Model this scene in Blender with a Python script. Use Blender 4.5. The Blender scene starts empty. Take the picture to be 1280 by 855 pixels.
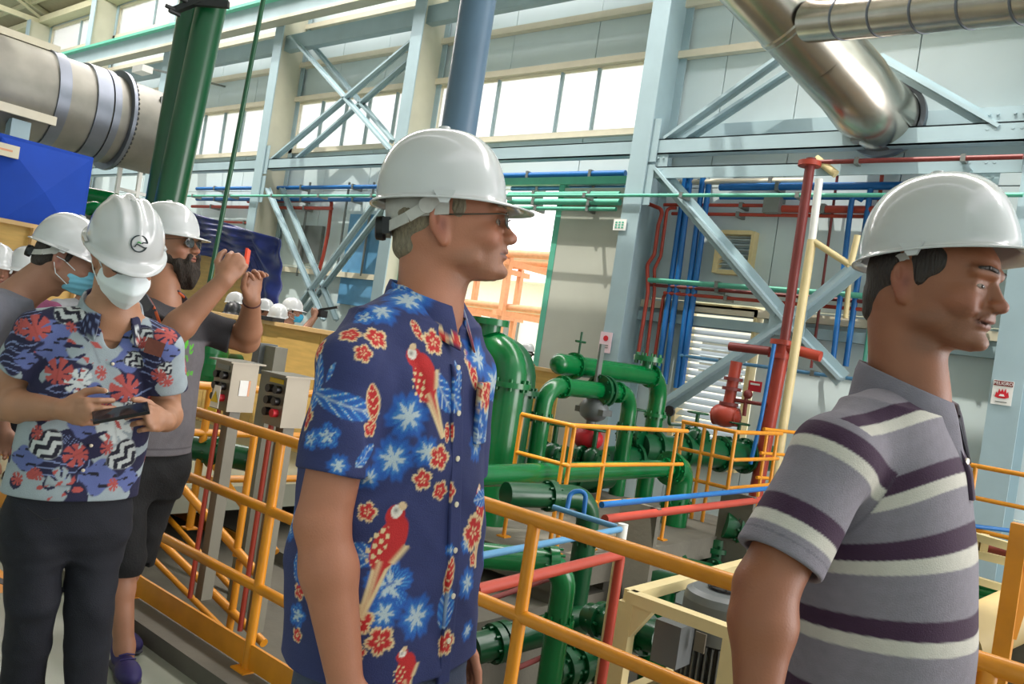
import bpy, math, random
import numpy as np
from mathutils import Vector, Matrix
random.seed(7)
S = bpy.context.scene
COL = S.collection
PI = math.pi
sin, cos = math.sin, math.cos

# ------------------------------------------------------------------ camera
FPX = 1030.0
YAW, PITCH, ROLL = math.radians(39.5), math.radians(0.3), math.radians(8.6)
CAM = np.array([0.0, 0.0, 1.5])
_f = np.array([-sin(YAW) * cos(PITCH), cos(YAW) * cos(PITCH), sin(PITCH)])
_r = np.array([cos(YAW), sin(YAW), 0.0])
_u = np.cross(_r, _f)
_r2 = cos(ROLL) * _r + sin(ROLL) * _u
_u2 = -sin(ROLL) * _r + cos(ROLL) * _u
cd = bpy.data.cameras.new('camera'); cam = bpy.data.objects.new('camera', cd); COL.objects.link(cam)
cd.sensor_fit = 'HORIZONTAL'; cd.sensor_width = 36.0; cd.lens = FPX / 1280 * 36.0
cd.clip_start = 0.05; cd.clip_end = 400
cam.matrix_world = Matrix(((_r2[0], _u2[0], -_f[0], CAM[0]), (_r2[1], _u2[1], -_f[1], CAM[1]), (_r2[2], _u2[2], -_f[2], CAM[2]), (0, 0, 0, 1)))
S.camera = cam

# ------------------------------------------------------------------ world, lights, exposure
S.view_settings.view_transform = 'Standard'; S.view_settings.look = 'None'
S.view_settings.gamma = 1.0; S.view_settings.use_curve_mapping = False
S.view_settings.exposure = -0.22
w = bpy.data.worlds.new('world'); S.world = w; w.use_nodes = True
bg = w.node_tree.nodes['Background']
bg.inputs['Color'].default_value = (1.0, 0.965, 0.985, 1); bg.inputs['Strength'].default_value = 2.5

def area_light(name, loc, rot, sx, sy, power, col=(1, 1, 1)):
    l = bpy.data.lights.new(name, 'AREA'); l.shape = 'RECTANGLE'; l.size = sx; l.size_y = sy; l.energy = power; l.color = col
    o = bpy.data.objects.new(name, l); COL.objects.link(o); o.location = loc; o.rotation_euler = rot
    return o
# added area lamps below unseen roof slots, the strong one brightens the wall
area_light('roof_slot_fill', (-10, 9.6, 12.9), (0, 0, 0), 50, 2.4, 4900, (1.0, 0.945, 0.93))
area_light('roof_slot_fill', (-10, 0.8, 13.9), (0, 0, 0), 50, 0.9, 40, (1.0, 0.945, 0.93))
# added lamp at the unseen right end opening, brightens lower wall, rims people
area_light('right_end_fill', (8.8, 9.2, 2.2), (0, PI / 2, 0), 7.0, 7.0, 1100, (1.0, 0.955, 0.95))
# sun on the yard outside the big door
sun = bpy.data.lights.new('sun', 'SUN'); sun.energy = 5.0; sun.angle = 0.01; sun.color = (1, 0.95, 0.86)
so = bpy.data.objects.new('sun', sun); COL.objects.link(so)
so.rotation_euler = Vector((0.22, 0.34, -0.9)).to_track_quat('-Z', 'Y').to_euler()

# ------------------------------------------------------------------ helpers
def ray(x, y):
    a, b = (x - 640) / FPX, (y - 427.5) / FPX
    return a * _r2 - b * _u2 + _f
def AZ(x, y, z): d = ray(x, y); return CAM + d * ((z - CAM[2]) / d[2])
def AY(x, y, Y): d = ray(x, y); return CAM + d * ((Y - CAM[1]) / d[1])
def AX(x, y, X): d = ray(x, y); return CAM + d * ((X - CAM[0]) / d[0])
def AD(x, y, D): return CAM + ray(x, y) * D

def lin(c):
    return tuple(((v / 255) / 12.92 if v / 255 <= 0.04045 else ((v / 255 + 0.055) / 1.055) ** 2.4) for v in c)

_M = {}
def mat(name, rgb, rough=0.5, metal=0.0, vary=0.12, scale=6.0, bump=0.0, bscale=40.0, coat=0.0, stretch=None, attr=None, emit=0, alpha=1, trans=0):
    if name in _M: return _M[name]
    m = bpy.data.materials.new(name); m.use_nodes = True; _M[name] = m
    nt = m.node_tree; N = nt.nodes; L = nt.links; b = N['Principled BSDF']
    c = lin(rgb)
    b.inputs['Roughness'].default_value = rough; b.inputs['Metallic'].default_value = metal
    b.inputs['Coat Weight'].default_value = coat; b.inputs['Coat Roughness'].default_value = 0.08
    b.inputs['Alpha'].default_value = alpha; b.inputs['Transmission Weight'].default_value = trans
    tc = N.new('ShaderNodeTexCoord'); src = tc.outputs['Object']
    if stretch:
        mp = N.new('ShaderNodeMapping'); mp.inputs['Scale'].default_value = stretch; L.new(src, mp.inputs[0]); src = mp.outputs[0]
    n = N.new('ShaderNodeTexNoise'); n.inputs['Scale'].default_value = scale; n.inputs['Detail'].default_value = 4; L.new(src, n.inputs['Vector'])
    mx = N.new('ShaderNodeMix'); mx.data_type = 'RGBA'; mx.blend_type = 'MULTIPLY'; mx.inputs[0].default_value = 1.0
    rp = N.new('ShaderNodeMapRange'); L.new(n.outputs[0], rp.inputs[0])
    rp.inputs[1].default_value = 0.25; rp.inputs[2].default_value = 0.75
    rp.inputs[3].default_value = 1 - vary; rp.inputs[4].default_value = 1 + vary * 0.6
    if attr:
        at = N.new('ShaderNodeAttribute'); at.attribute_name = attr; L.new(at.outputs['Color'], mx.inputs[6])
    else:
        mx.inputs[6].default_value = (*c, 1)
    L.new(rp.outputs[0], mx.inputs[7]); L.new(mx.outputs[2], b.inputs['Base Color'])
    if bump:
        n2 = N.new('ShaderNodeTexNoise'); n2.inputs['Scale'].default_value = bscale; n2.inputs['Detail'].default_value = 3; L.new(src, n2.inputs['Vector'])
        bp = N.new('ShaderNodeBump'); bp.inputs['Strength'].default_value = bump; bp.inputs['Distance'].default_value = 0.01
        L.new(n2.outputs[0], bp.inputs['Height']); L.new(bp.outputs[0], b.inputs['Normal'])
    if emit:
        b.inputs['Emission Color'].default_value = (*c, 1); b.inputs['Emission Strength'].default_value = emit
    return m

def nrm(v):
    v = np.asarray(v, float); return v / (np.linalg.norm(v) + 1e-12)
def frame(d):
    d = nrm(d); a = np.array([0, 0, 1.0]) if abs(d[2]) < 0.9 else np.array([0, 1.0, 0])
    s = nrm(np.cross(a, d)); return s, np.cross(d, s)

class MB:
    """collects shapes in world coordinates; build() links them as one mesh object"""
    def __init__(self): self.v = []; self.f = []; self.sm = []; self.n = 0
    def add(self, v, f, smooth=False):
        v = np.asarray(v, float).reshape(-1, 3); k = self.n
        self.v.append(v); self.n += len(v)
        for q in f: self.f.append(tuple(i + k for i in q)); self.sm.append(smooth)
        return self
    def box(self, lo, hi):
        (a, b, c), (d, e, g) = lo, hi
        return self.hexa([(a, b, c), (d, b, c), (d, e, c), (a, e, c), (a, b, g), (d, b, g), (d, e, g), (a, e, g)])
    def hexa(self, p):
        return self.add(p, [(0, 3, 2, 1), (4, 5, 6, 7), (0, 1, 5, 4), (1, 2, 6, 5), (2, 3, 7, 6), (3, 0, 4, 7)])
    def bar(self, a, b, w, h, up=(0, 0, 1)):
        a, b = np.asarray(a, float), np.asarray(b, float); d = nrm(b - a)
        up = np.asarray(up, float); s = np.cross(d, up)
        if np.linalg.norm(s) < 1e-4: s = np.cross(d, (0, 1, 0))
        s = nrm(s); t = np.cross(s, d); P = []
        for q in (a, b):
            for x, y in ((-1, -1), (1, -1), (1, 1), (-1, 1)): P.append(q + s * x * w / 2 + t * y * h / 2)
        return self.hexa(P)
    def tube(self, pts, r, seg=16, br=None, caps=True):
        pts = [np.asarray(p, float) for p in pts]; path = [pts[0]]
        for i in range(1, len(pts) - 1):
            p = pts[i]; d0 = nrm(pts[i - 1] - p); d1 = nrm(pts[i + 1] - p)
            ang = math.acos(max(-1, min(1, float(d0 @ d1))))
            if ang > PI - 0.05 or not br: path.append(p); continue
            tl = min(br / math.tan(ang / 2), 0.48 * np.linalg.norm(pts[i - 1] - p), 0.48 * np.linalg.norm(pts[i + 1] - p))
            rr = tl * math.tan(ang / 2); cc = p + nrm(d0 + d1) * (rr / math.sin(ang / 2))
            s0 = p + d0 * tl - cc; s1 = p + d1 * tl - cc; sw = PI - ang; n = max(3, int(sw / 0.22))
            for k in range(n + 1):
                t = k / n; path.append(cc + (math.sin((1 - t) * sw) * s0 + math.sin(t * sw) * s1) / math.sin(sw))
        path.append(pts[-1]); return self.sweep(path, [r] * len(path), seg, caps)
    def sweep(self, path, rad, seg=16, caps=True):
        path = [np.asarray(p, float) for p in path]; n = len(path); V = []; s = None
        for i in range(n):
            d = nrm(path[min(i + 1, n - 1)] - path[max(i - 1, 0)])
            if s is None: s, t = frame(d)
            else: s = nrm(s - d * (s @ d)); t = np.cross(d, s)
            for k in range(seg):
                a = 2 * PI * k / seg; V.append(path[i] + rad[i] * (cos(a) * s + sin(a) * t))
        F = [(i * seg + k, i * seg + (k + 1) % seg, (i + 1) * seg + (k + 1) % seg, (i + 1) * seg + k) for i in range(n - 1) for k in range(seg)]
        self.add(V, F, True)
        if caps:
            self.add(V[:seg], [tuple(reversed(range(seg)))]); self.add(V[-seg:], [tuple(range(seg))])
        return self
    def lathe(self, c, axis, prof, seg=24):
        """prof: list of (distance along axis, radius), flat shaded across sharp steps"""
        c = np.asarray(c, float); d = nrm(axis); s, t = frame(d)
        for (h0, r0), (h1, r1) in zip(prof[:-1], prof[1:]):
            V = [c + d * h + r * (cos(2 * PI * k / seg) * s + sin(2 * PI * k / seg) * t) for h, r in ((h0, r0), (h1, r1)) for k in range(seg)]
            self.add(V, [(k, (k + 1) % seg, seg + (k + 1) % seg, seg + k) for k in range(seg)], True)
        return self
    def disc(self, c, axis, r, th, seg=20):
        return self.lathe(c, axis, [(-th / 2, 0.0001), (-th / 2, r), (th / 2, r), (th / 2, 0.0001)], seg)
    def ball(self, c, r, seg=14, sc=(1, 1, 1)):
        n = seg // 2 + 1; V = []
        for i in range(n + 1):
            p = PI * i / n
            for k in range(seg):
                a = 2 * PI * k / seg
                V.append((c[0] + r * sc[0] * sin(p) * cos(a), c[1] + r * sc[1] * sin(p) * sin(a), c[2] + r * sc[2] * cos(p)))
        return self.add(V, [(i * seg + k, (i + 1) * seg + k, (i + 1) * seg + (k + 1) % seg, i * seg + (k + 1) % seg) for i in range(n) for k in range(seg)], True)
    def build(self, name, m, parent=None, label=None, local=False):
        V = np.concatenate(self.v)
        loc = np.zeros(3) if local else np.array([(V[:, 0].min() + V[:, 0].max()) / 2, (V[:, 1].min() + V[:, 1].max()) / 2, V[:, 2].min()])
        me = bpy.data.meshes.new(name); me.from_pydata((V - loc).tolist(), [], self.f)
        me.polygons.foreach_set('use_smooth', self.sm); me.materials.append(m); me.update()
        o = bpy.data.objects.new(name, me); COL.objects.link(o); o.location = loc
        if parent is not None:
            o.parent = parent
            if not local: o.location = Vector(loc) - wloc(parent)
        if label: o['label'] = label
        return o
def split_build(shapes, name, m, parent=None, label=None):
    """each MB of the list becomes an object of its own"""
    return [q.build(name, m, parent, label) for q in shapes]
def wloc(o):
    v = Vector(o.location)
    while o.parent is not None: o = o.parent; v = v + Vector(o.location)
    return v
def tag(o, label, cat, group=None, kind=None):
    o['label'] = label; o['category'] = cat
    if group: o['group'] = group
    if kind: o['kind'] = kind
    return o
def thing(name, label, cat, loc=(0, 0, 0), group=None, rz=0.0):
    o = bpy.data.objects.new(name, None); COL.objects.link(o); o.location = Vector([float(q) for q in loc]); o.rotation_euler = (0, 0, rz)
    o.empty_display_size = 0.1
    return tag(o, label, cat, group)
def struct(o): o['kind'] = 'structure'; return o
def empty_struct(name, loc=(0, 0, 0)):
    o = bpy.data.objects.new(name, None); COL.objects.link(o); o.location = loc; o['kind'] = 'structure'; return o
# ------------------------------------------------------------------ materials
M_WALL = mat('painted_wall_sheet', (208, 223, 224), .55, vary=.06, scale=1.2)
M_STEEL = mat('pale_blue_steel', (158, 181, 187), .5, vary=.08, scale=2)
M_CREAMSTEEL = mat('cream_steel', (196, 194, 172), .5, vary=.08, scale=2)
M_TRIM = mat('cream_trim', (216, 208, 184), .5, vary=.06)
M_GLASSW = mat('frosted_glass', (240, 244, 240), .25, vary=.02, trans=.85)
M_FLOOR = mat('painted_floor', (158, 162, 146), .22, vary=.22, scale=1.6, bump=.05, bscale=8)
M_PIT = mat('pit_concrete', (92, 88, 76), .7, vary=.25, scale=1.4)
M_CONC = mat('concrete', (104, 100, 88), .75, vary=.25, scale=3, bump=.2, bscale=30)
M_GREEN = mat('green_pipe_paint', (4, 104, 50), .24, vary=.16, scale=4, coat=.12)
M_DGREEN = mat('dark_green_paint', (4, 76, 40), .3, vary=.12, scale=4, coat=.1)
M_YEL = mat('yellow_rail_paint', (222, 144, 28), .36, vary=.14, scale=9, coat=.15)
M_BLUE = mat('blue_pipe_paint', (24, 104, 172), .4, vary=.1)
M_LBLUE = mat('light_blue_pipe', (94, 150, 190), .4, vary=.1)
M_RED = mat('red_pipe_paint', (176, 66, 48), .42, vary=.14, scale=5)
M_MAROON = mat('dark_red_pipe', (126, 52, 48), .45, vary=.14)
M_CREAM = mat('cream_paint', (220, 202, 150), .45, vary=.1, scale=5)
M_TEAL = mat('teal_paint', (92, 178, 152), .45, vary=.1)
M_GREYP = mat('blue_grey_pipe', (84, 110, 132), .32, vary=.08, coat=.15)
M_ALU = mat('aluminium_cladding', (196, 190, 178), .26, 1.0, vary=.16, scale=2.5, bump=.12, bscale=5)
M_TANK = mat('tank_cladding', (136, 134, 124), .46, .45, vary=.3, scale=2.2, bump=.08, bscale=6)
M_BAND = mat('zinc_band', (118, 124, 134), .4, .7, vary=.1)
M_PLY = mat('plywood', (214, 174, 100), .6, vary=.2, scale=3, stretch=(1, 1, 7))
M_PLYEDGE = mat('pine_framing', (222, 184, 130), .6, vary=.15, scale=4)
M_TARP = mat('blue_tarp', (40, 54, 124), .32, vary=.25, scale=5, bump=.6, bscale=6)
M_BIN = mat('blue_bin_paint', (0, 66, 178), .75, vary=.14, scale=2)
M_INOX = mat('stainless_steel', (132, 126, 112), .4, .6, vary=.08)
M_POST = mat('post_grey', (120, 116, 100), .45, vary=.1)
M_GREYM = mat('grey_metal', (128, 132, 128), .45, .4, vary=.1)
M_MOTOR = mat('motor_grey', (104, 108, 108), .4, .2, vary=.12)
M_BLACK = mat('black_plastic', (22, 22, 24), .4)
M_DARK = mat('dark_metal', (44, 46, 46), .5, .3)
M_WHITE = mat('white_paint', (232, 232, 226), .4, vary=.04)
M_SIGNR = mat('sign_red', (196, 30, 44), .5, vary=.05)
M_SIGNY = mat('tag_yellow', (226, 196, 30), .5, vary=.05)
M_ROOF = mat('roof_sheet', (170, 164, 132), .6, vary=.1)
M_TRUSS = mat('cream_truss', (204, 200, 166), .55, vary=.08)
M_GROUND = mat('yard_ground', (196, 196, 160), .9, vary=.3, scale=.6)
M_ORANGE = mat('orange_rack_steel', (222, 158, 118), .5, vary=.15)
M_LEAF = mat('yard_leaves', (120, 150, 70), .7, vary=.4, scale=5)
M_LOUV = mat('louver_aluminium', (186, 200, 206), .4, .2, vary=.08)
M_DOORP = mat('door_sheet', (186, 188, 176), .55, vary=.06, scale=1.5)

# ------------------------------------------------------------------ floor, pit, walls, roof
fl = MB(); fl.box((-26, -7, -.2), (5, 1.86, 0)); struct(fl.build('floor', M_FLOOR))
f2 = MB(); f2.box((-26, 2.02, -.2), (-6.0, 8.6, 0)); struct(f2.build('floor', M_FLOOR))
cb = MB(); cb.box((-6.0, 1.86, -.2), (5, 2.02, .075)); cb.box((-26, 1.86, -.2), (-6.0, 2.02, 0)); struct(cb.build('trim_1', M_CONC))
rw = MB(); rw.box((-26, 1.6, -2.4), (5, 2.0, -.2)); struct(rw.build('wall_pit_side', M_CONC))
pf = MB(); pf.box((-56, 1.6, -2.6), (9, 13.4, -2.4)); struct(pf.build('floor', M_PIT))
hs = MB()
for k in range(8):
    y = .72 + .11 * k
    hs.hexa([(-4.75, y, .001), (-4.2, y + .16, .001), (-4.2, y + .21, .001), (-4.75, y + .05, .001)] + [(-4.75, y, .004), (-4.2, y + .16, .004), (-4.2, y + .21, .004), (-4.75, y + .05, .004)])
hz = MB(); hz.box((-4.8, .6, .0), (-4.15, 1.7, .0015))
hzo = hz.build('hazard_marking', M_YEL); tag(hzo, 'yellow and black hazard stripes painted on the walkway behind the jeans', 'floor marking')
hs.build('black_stripe', M_BLACK, hzo)

COLX = [-49.6, -43.6, -37.6, -31.6, -25.6, -19.6, -14.2, -7.96, -1.98, 4.2]
WY = 13.0
wall = empty_struct('wall_back', (0, WY, -2.4))
ZR = [-2.4, .2, 2.75, 4.75, 5.88, 7.18, 8.15, 9.2, 10.4, 11.6, 12.3]
def opening(xa, xb, za, zb):
    xm, zm = (xa + xb) / 2, (za + zb) / 2
    if 5.88 < zm < 7.18 and xm < -8: return True
    if 10.4 < zm < 11.6 and xm < -8: return True
    if -14.2 < xm < -9.7 and zm < 4.75: return True
    if -6.85 < xm < -5.5 and -.0 < zm < 2.75: return True
    return False
for i in range(len(COLX) - 1):
    xa, xb = COLX[i], COLX[i + 1]
    cuts = [xa, xa + (xb - xa) * .34, xa + (xb - xa) * .67, xb]
    if i == 6: cuts = [-14.2, -11.9, -9.7, -7.96]
    if i == 7: cuts = [-7.96, -6.85, -5.5, -3.7, -1.98]
    for j in range(len(cuts) - 1):
        for k in range(len(ZR) - 1):
            a, b, c, d = cuts[j], cuts[j + 1], ZR[k], ZR[k + 1]
            if opening(a, b, c, d): continue
            p = MB(); p.box((a + .008, WY + .004 * ((j + k) % 2), c + .008), (b - .008, WY + .12, d - .008)); p.build('panel', M_WALL, wall)
for lo, hi in (((-49.6, WY + .13, 7.19), (4.2, WY + .2, 10.3)), ((-7.9, WY + .13, 2.8), (4.2, WY + .2, 7.18))): bk = MB(); bk.box(lo, hi); bk.build('backing_sheet', M_WALL, wall)
# girts
for i in range(len(COLX) - 1):
    for z in ([7.22, 8.15] if i < 7 else [7.15, 8.08]) + [9.2, 2.62]:
        if i == 6 and z < 3: continue
        g = MB(); g.box((COLX[i] + .1, WY - .16, z - .06), (COLX[i + 1] - .1, WY - .01, z + .07)); g.build('girt', M_TRIM, wall)
lt = MB()
for z in (2.4, ): lt.box((-7.8, WY - .2, z - .08), (4.2, WY - .02, z + .08))
lt.build('girt', M_STEEL, wall)

# window bands
wn = 0
def window(xa, xb, za, zb, mull, frame_m):
    global wn; wn += 1
    o = empty_struct('window_%d' % wn, ((xa + xb) / 2, WY, za))
    for lo, hi in (((xa, WY - .1, za - .12), (xb, WY + .1, za)), ((xa, WY - .06, zb), (xb, WY + .1, zb + .07)), ((xa, WY - .05, za), (xa + .07, WY + .1, zb)), ((xb - .07, WY - .05, za), (xb, WY + .1, zb))):
        f = MB(); f.box(lo, hi); f.build('frame', frame_m, o)
    xs = [xa + .07] + mull + [xb - .07]
    for m in mull:
        q = MB(); q.box((m - .022, WY - .03, za), (m + .022, WY + .06, zb)); q.build('mullion', M_STEEL, o)
    for a, b in zip(xs[:-1], xs[1:]):
        q = MB(); q.box((a + .022, WY + .02, za), (b - .022, WY + .028, zb)); q.build('pane', M_GLASSW, o)
for i in range(7):
    xa, xb = COLX[i] + .2, COLX[i + 1] - .2
    if i == 6: mu = [-12.75, -12.15, -10.45, -9.55]
    else: mu = [xa + (xb - xa) * t for t in (.22, .42, .6, .8)]
    window(xa, xb, 5.88, 7.14, mu, M_TRIM)
for i in range(7):
    xa, xb = COLX[i] + .2, COLX[i + 1] - .2
    window(xa, xb, 10.5, 11.53, [xa + (xb - xa) * .5], M_TRIM)

# end walls, back wall behind the camera, roof with unseen slots shaped to let light in
ew = MB(); ew.box((-50.2, -8, -2.4), (-49.8, 13.2, 16)); struct(ew.build('wall_left', M_WALL))
bw = MB(); bw.box((-50, -8.4, -2.4), (9, -8, 14)); struct(bw.build('wall_front', M_WALL))
rwl = MB(); rwl.box((9, -8, -2.4), (9.2, 5.0, 14)); rwl.box((9, 5.0, 6.0), (9.2, 13.2, 14)); struct(rwl.build('wall_right', M_WALL))
rf = empty_struct('ceiling', (-20, 3, 13.3))
for y0, y1 in ((-8.4, .2), (1.4, 8.3), (10.9, 13.4)):
    for i in range(len(COLX) - 1):
        q = MB(); z = lambda y: 15.2 - abs(y - 3) * .3
        xa, xb = COLX[i] + .01, COLX[i + 1] - .01
        if y0 < 3 < y1:
            q.hexa([(xa, y0, z(y0)), (xb, y0, z(y0)), (xb, 3, z(3)), (xa, 3, z(3)), (xa, y0, z(y0) + .1), (xb, y0, z(y0) + .1), (xb, 3, z(3) + .1), (xa, 3, z(3) + .1)]); a = 3
        else: a = y0
        q.hexa([(xa, a, z(a)), (xb, a, z(a)), (xb, y1, z(y1)), (xa, y1, z(y1)), (xa, a, z(a) + .1), (xb, a, z(a) + .1), (xb, y1, z(y1) + .1), (xa, y1, z(y1) + .1)])
        q.build('roof_panel', M_ROOF, rf)
    for k in range(3):
        pu = MB(); y = y0 + (y1 - y0) * (k + .5) / 3; pu.box((-49.6, y - .05, z(y) - .2), (4.2, y + .05, z(y) - .03)); pu.build('purlin', M_TRUSS, rf)
for i, x in enumerate(COLX):
    t = thing('roof_truss', ['cream lattice roof truss over the far left end', 'second cream roof truss from the far end wall', 'third cream roof truss from the far end, above the clerestory windows', 'fourth cream roof truss from the far end', 'fifth cream roof truss from the far end', 'roof truss over the column left of the braced bay', 'roof truss over the column right of the braced bay', 'roof truss above the sliding door column', 'roof truss above the flame sign column', 'roof truss at the near right end of the hall'][i], 'roof truss', (x, 3, 11.6))
    q = MB(); q.bar((x, -8, 11.6), (x, 12.9, 11.72), .16, .2); q.build('bottom_chord', M_TRUSS, t)
    for a, b in (((x, -8, 11.75), (x, 3, 15.05)), ((x, 3, 15.05), (x, 13, 12.05))): q = MB(); q.bar(a, b, .16, .2); q.build('top_chord', M_TRUSS, t)
    ys = [-8 + 2.1 * k for k in range(11)]
    for k in range(10):
        a = (x, ys[k], 11.7 if k % 2 == 0 else z(ys[k]) - .25); b = (x, ys[k + 1], 11.7 if k % 2 else z(ys[k + 1]) - .25)
        q = MB(); q.bar(a, b, .1, .1); q.build('web_member', M_TRUSS, t)

# ------------------------------------------------------------------ columns, beams, braces
cl_lab = ['steel column at the far end of the long wall', 'second steel column from the far end', 'third steel column from the far end of the long wall', 'steel column seen behind the riveted tank end', 'steel column hidden behind the twin green risers', 'cream-lit steel column left of the braced bay', 'cream-lit steel column right of the braced bay, behind the tall man', 'wide blue grey steel column right of the sliding door', 'blue grey steel column carrying the flame sign', 'last steel column at the near end of the wall']
columns = []
for i, x in enumerate(COLX):
    c = thing('steel_column', cl_lab[i], 'column', (x, 12.5, -2.4))
    q = MB(); q.box((x, 12.1, -2.4), (x + .36, 12.13, 11.6)); q.build('front_flange', M_STEEL, c)
    q = MB(); q.box((x + .15, 12.13, -2.4), (x + .21, 12.9, 11.6)); q.build('web', M_CREAMSTEEL if i < 7 else M_STEEL, c)  # cream light on the left columns' webs is put into their colour
    q = MB(); q.box((x, 12.9, -2.4), (x + .36, 12.93, 11.6)); q.build('rear_flange', M_STEEL, c)
    for z0, z1 in ((5.0, 5.75), (4.25, 4.95)): q = MB(); q.box((x + .21, 12.14, z0), (x + .5, 12.16, z1)); q.build('gusset_plate', M_STEEL, c)
    columns.append(c)
rb = thing('crane_beam', 'deep pale blue runway beam along the top of the columns', 'beam', (-22, 12, 8.95))
q = MB(); q.box((-49, 11.75, 9.52), (4.2, 12.09, 9.6)); q.build('top_flange', M_TEAL, rb)
q = MB(); q.box((-49, 11.9, 9.0), (4.2, 11.94, 9.52)); q.build('web', M_STEEL, rb)
q = MB(); q.box((-49, 11.75, 8.92), (4.2, 12.09, 9.0)); q.build('bottom_flange', M_CREAMSTEEL, rb)
q = MB(); q.box((-49, 12.5, 11.66), (4.2, 12.95, 11.9)); tag(q.build('eave_beam', M_TRUSS), 'cream eave beam along the top of the clerestory windows', 'beam')
q = MB(); q.box((-49, 12.3, 8.35), (4.2, 12.5, 8.75)); tag(q.build('tie_beam', M_STEEL), 'pale blue tie beam just below the runway beam', 'beam')
bl = ['', 'far', 'next', '', '', '', '', '', '']
beam_lab = ['mid-height beam in the farthest bay of the wall', 'mid-height beam in the second bay from the far end', 'mid-height beam in the third bay from the far end', 'mid-height beam behind the riveted tank', 'mid-height beam between the twin green risers and the braced bay', 'pale blue beam under the windows of the braced bay', 'pale blue beam above the open sliding door', 'pale blue beam below the silver duct elbow', 'mid-height beam beyond the flame sign column']
for i in range(len(COLX) - 1):
    xa, xb = COLX[i] + .4, COLX[i + 1] - .02
    b = thing('cross_beam', beam_lab[i], 'beam', ((xa + xb) / 2, 12.3, 5.1))
    q = MB(); q.box((xa, 12.17, 5.14), (xb, 12.2, 5.4)); q.box((xa, 12.17, 5.38), (xb, 12.4, 5.4)); q.box((xa, 12.17, 5.14), (xb, 12.4, 5.16)); q.build('upper_channel', M_STEEL, b)
    if i >= 7:
        q = MB(); q.box((xa, 12.17, 4.72), (xb, 12.2, 4.92)); q.box((xa, 12.17, 4.9), (xb, 12.4, 4.92)); q.build('lower_channel', M_STEEL, b)
        q = MB(); q.box((xa, 12.8, 5.55), (xb, 12.98, 5.82)); q.build('wall_rail', M_STEEL, b)

def brace(label, segs, m=M_STEEL, w=.14, plates=()):
    o = thing('cross_brace', label, 'brace', tuple(np.mean([p for s in segs for p in s], axis=0)[:2]) + (min(p[2] for s in segs for p in s),))
    for a, b in segs:
        q = MB(); q.bar(a, b, .05, w, (0, 1, 0)); q.bar(np.array(a) + (0, .05, 0), np.array(b) + (0, .05, 0), w, .02, (0, 1, 0)); q.build('brace_member', m, o)
    for p in plates:
        q = MB(); q.box((p[0] - .28, p[1] - .06, p[2] - .2), (p[0] + .28, p[1] - .04, p[2] + .2))
        for dx in (-.2, -.1, .1, .2):
            for dz in (-.1, .1): q.disc((p[0] + dx, p[1] - .07, p[2] + dz), (0, 1, 0), .02, .03, 8)
        q.build('gusset_plate', m, o)
Y1, Y2 = 12.25, 12.6
p = lambda x, y, Y=Y1: AY(x, y, Y)
brace('pale X brace beside the windows of the braced bay', [(p(364, 46), p(488, 188)), (p(340, 200), p(515, 52)), (p(384, 50, Y2), p(490, 176, Y2)), (p(366, 203, Y2), p(516, 72, Y2))])
brace('pale X brace low in the braced bay, above the crowd', [(p(334, 236), p(404, 400)), (p(366, 392), p(478, 240)), (p(352, 236, Y2), p(420, 400, Y2)), (p(378, 392, Y2), p(486, 252, Y2))])
brace('diagonal brace rising left of the silver duct elbow', [(p(832, 174), p(972, 74)), (p(850, 178, 12.5), p(1000, 80, 12.5))], w=.16)
brace('diagonal brace running down right of the silver duct elbow', [(p(1096, 72), p(1250, 160))], w=.2, plates=(p(1258, 153),))
brace('big pale X brace behind the red riser', [(p(822, 212), p(985, 404)), (p(985, 404), p(1052, 474)), (p(818, 515), p(985, 404)), (p(985, 404), p(1216, 214))], w=.26, plates=(p(985, 404), p(1222, 214), p(818, 206)))

# ------------------------------------------------------------------ sliding door and the yard beyond
d1 = empty_struct('door_1', (-9, 12.5, -2.4))
for lo, hi in (((-9.75, 12.55, -2.4), (-9.62, 12.7, 4.72)), ((-14.0, 12.6, -2.4), (-13.86, 12.75, 4.7))): q = MB(); q.box(lo, hi); q.build('edge_frame', M_TEAL, d1)
q = MB(); q.box((-9.62, 12.56, -2.4), (-8.05, 12.68, 4.66)); q.build('sliding_panel', M_DOORP, d1)
q = MB(); q.box((-13.9, 12.5, 4.72), (-8.0, 12.62, 4.86)); q.build('track', M_TEAL, d1)
gd = MB(); gd.box((-90, 13.2, -.9), (40, 80, -.6)); struct(gd.build('ground', M_GROUND))
bb = thing('building', 'pale building across the yard seen through the open door', 'building', (-26, 40, -.6))
q = MB(); q.box((-60, 40, -.6), (-5, 44, 5.5)); q.build('wall', M_WHITE, bb)
q = MB(); q.hexa([(-61, 38.6, 5.5), (-4, 38.6, 5.5), (-4, 45, 5.5), (-61, 45, 5.5), (-61, 38.6, 5.7), (-4, 38.6, 5.7), (-4, 42, 7.5), (-61, 42, 7.5)]); q.build('roof', M_WHITE, bb)
for k in range(8):
    q = MB(); q.box((-50 + 5 * k, 39.9, 1.2), (-47.6 + 5 * k, 40.05, 3.4)); q.build('window', M_GREYM, bb)
pr = thing('pipe_rack', 'orange steel pipe rack in the yard beyond the open door', 'pipe rack', (-19, 24, -.6))
for k in range(6):
    x = -28 + 2.3 * k
    for y in (22, 25.5):
        q = MB(); q.bar((x, y, -.6), (x, y, 4.6), .2, .2); q.build('post', M_ORANGE, pr)
    for zz in (4.4, 2.6): q = MB(); q.bar((x, 21.6, zz), (x, 26, zz), .18, .2); q.build('crossbeam', M_ORANGE, pr)
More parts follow.
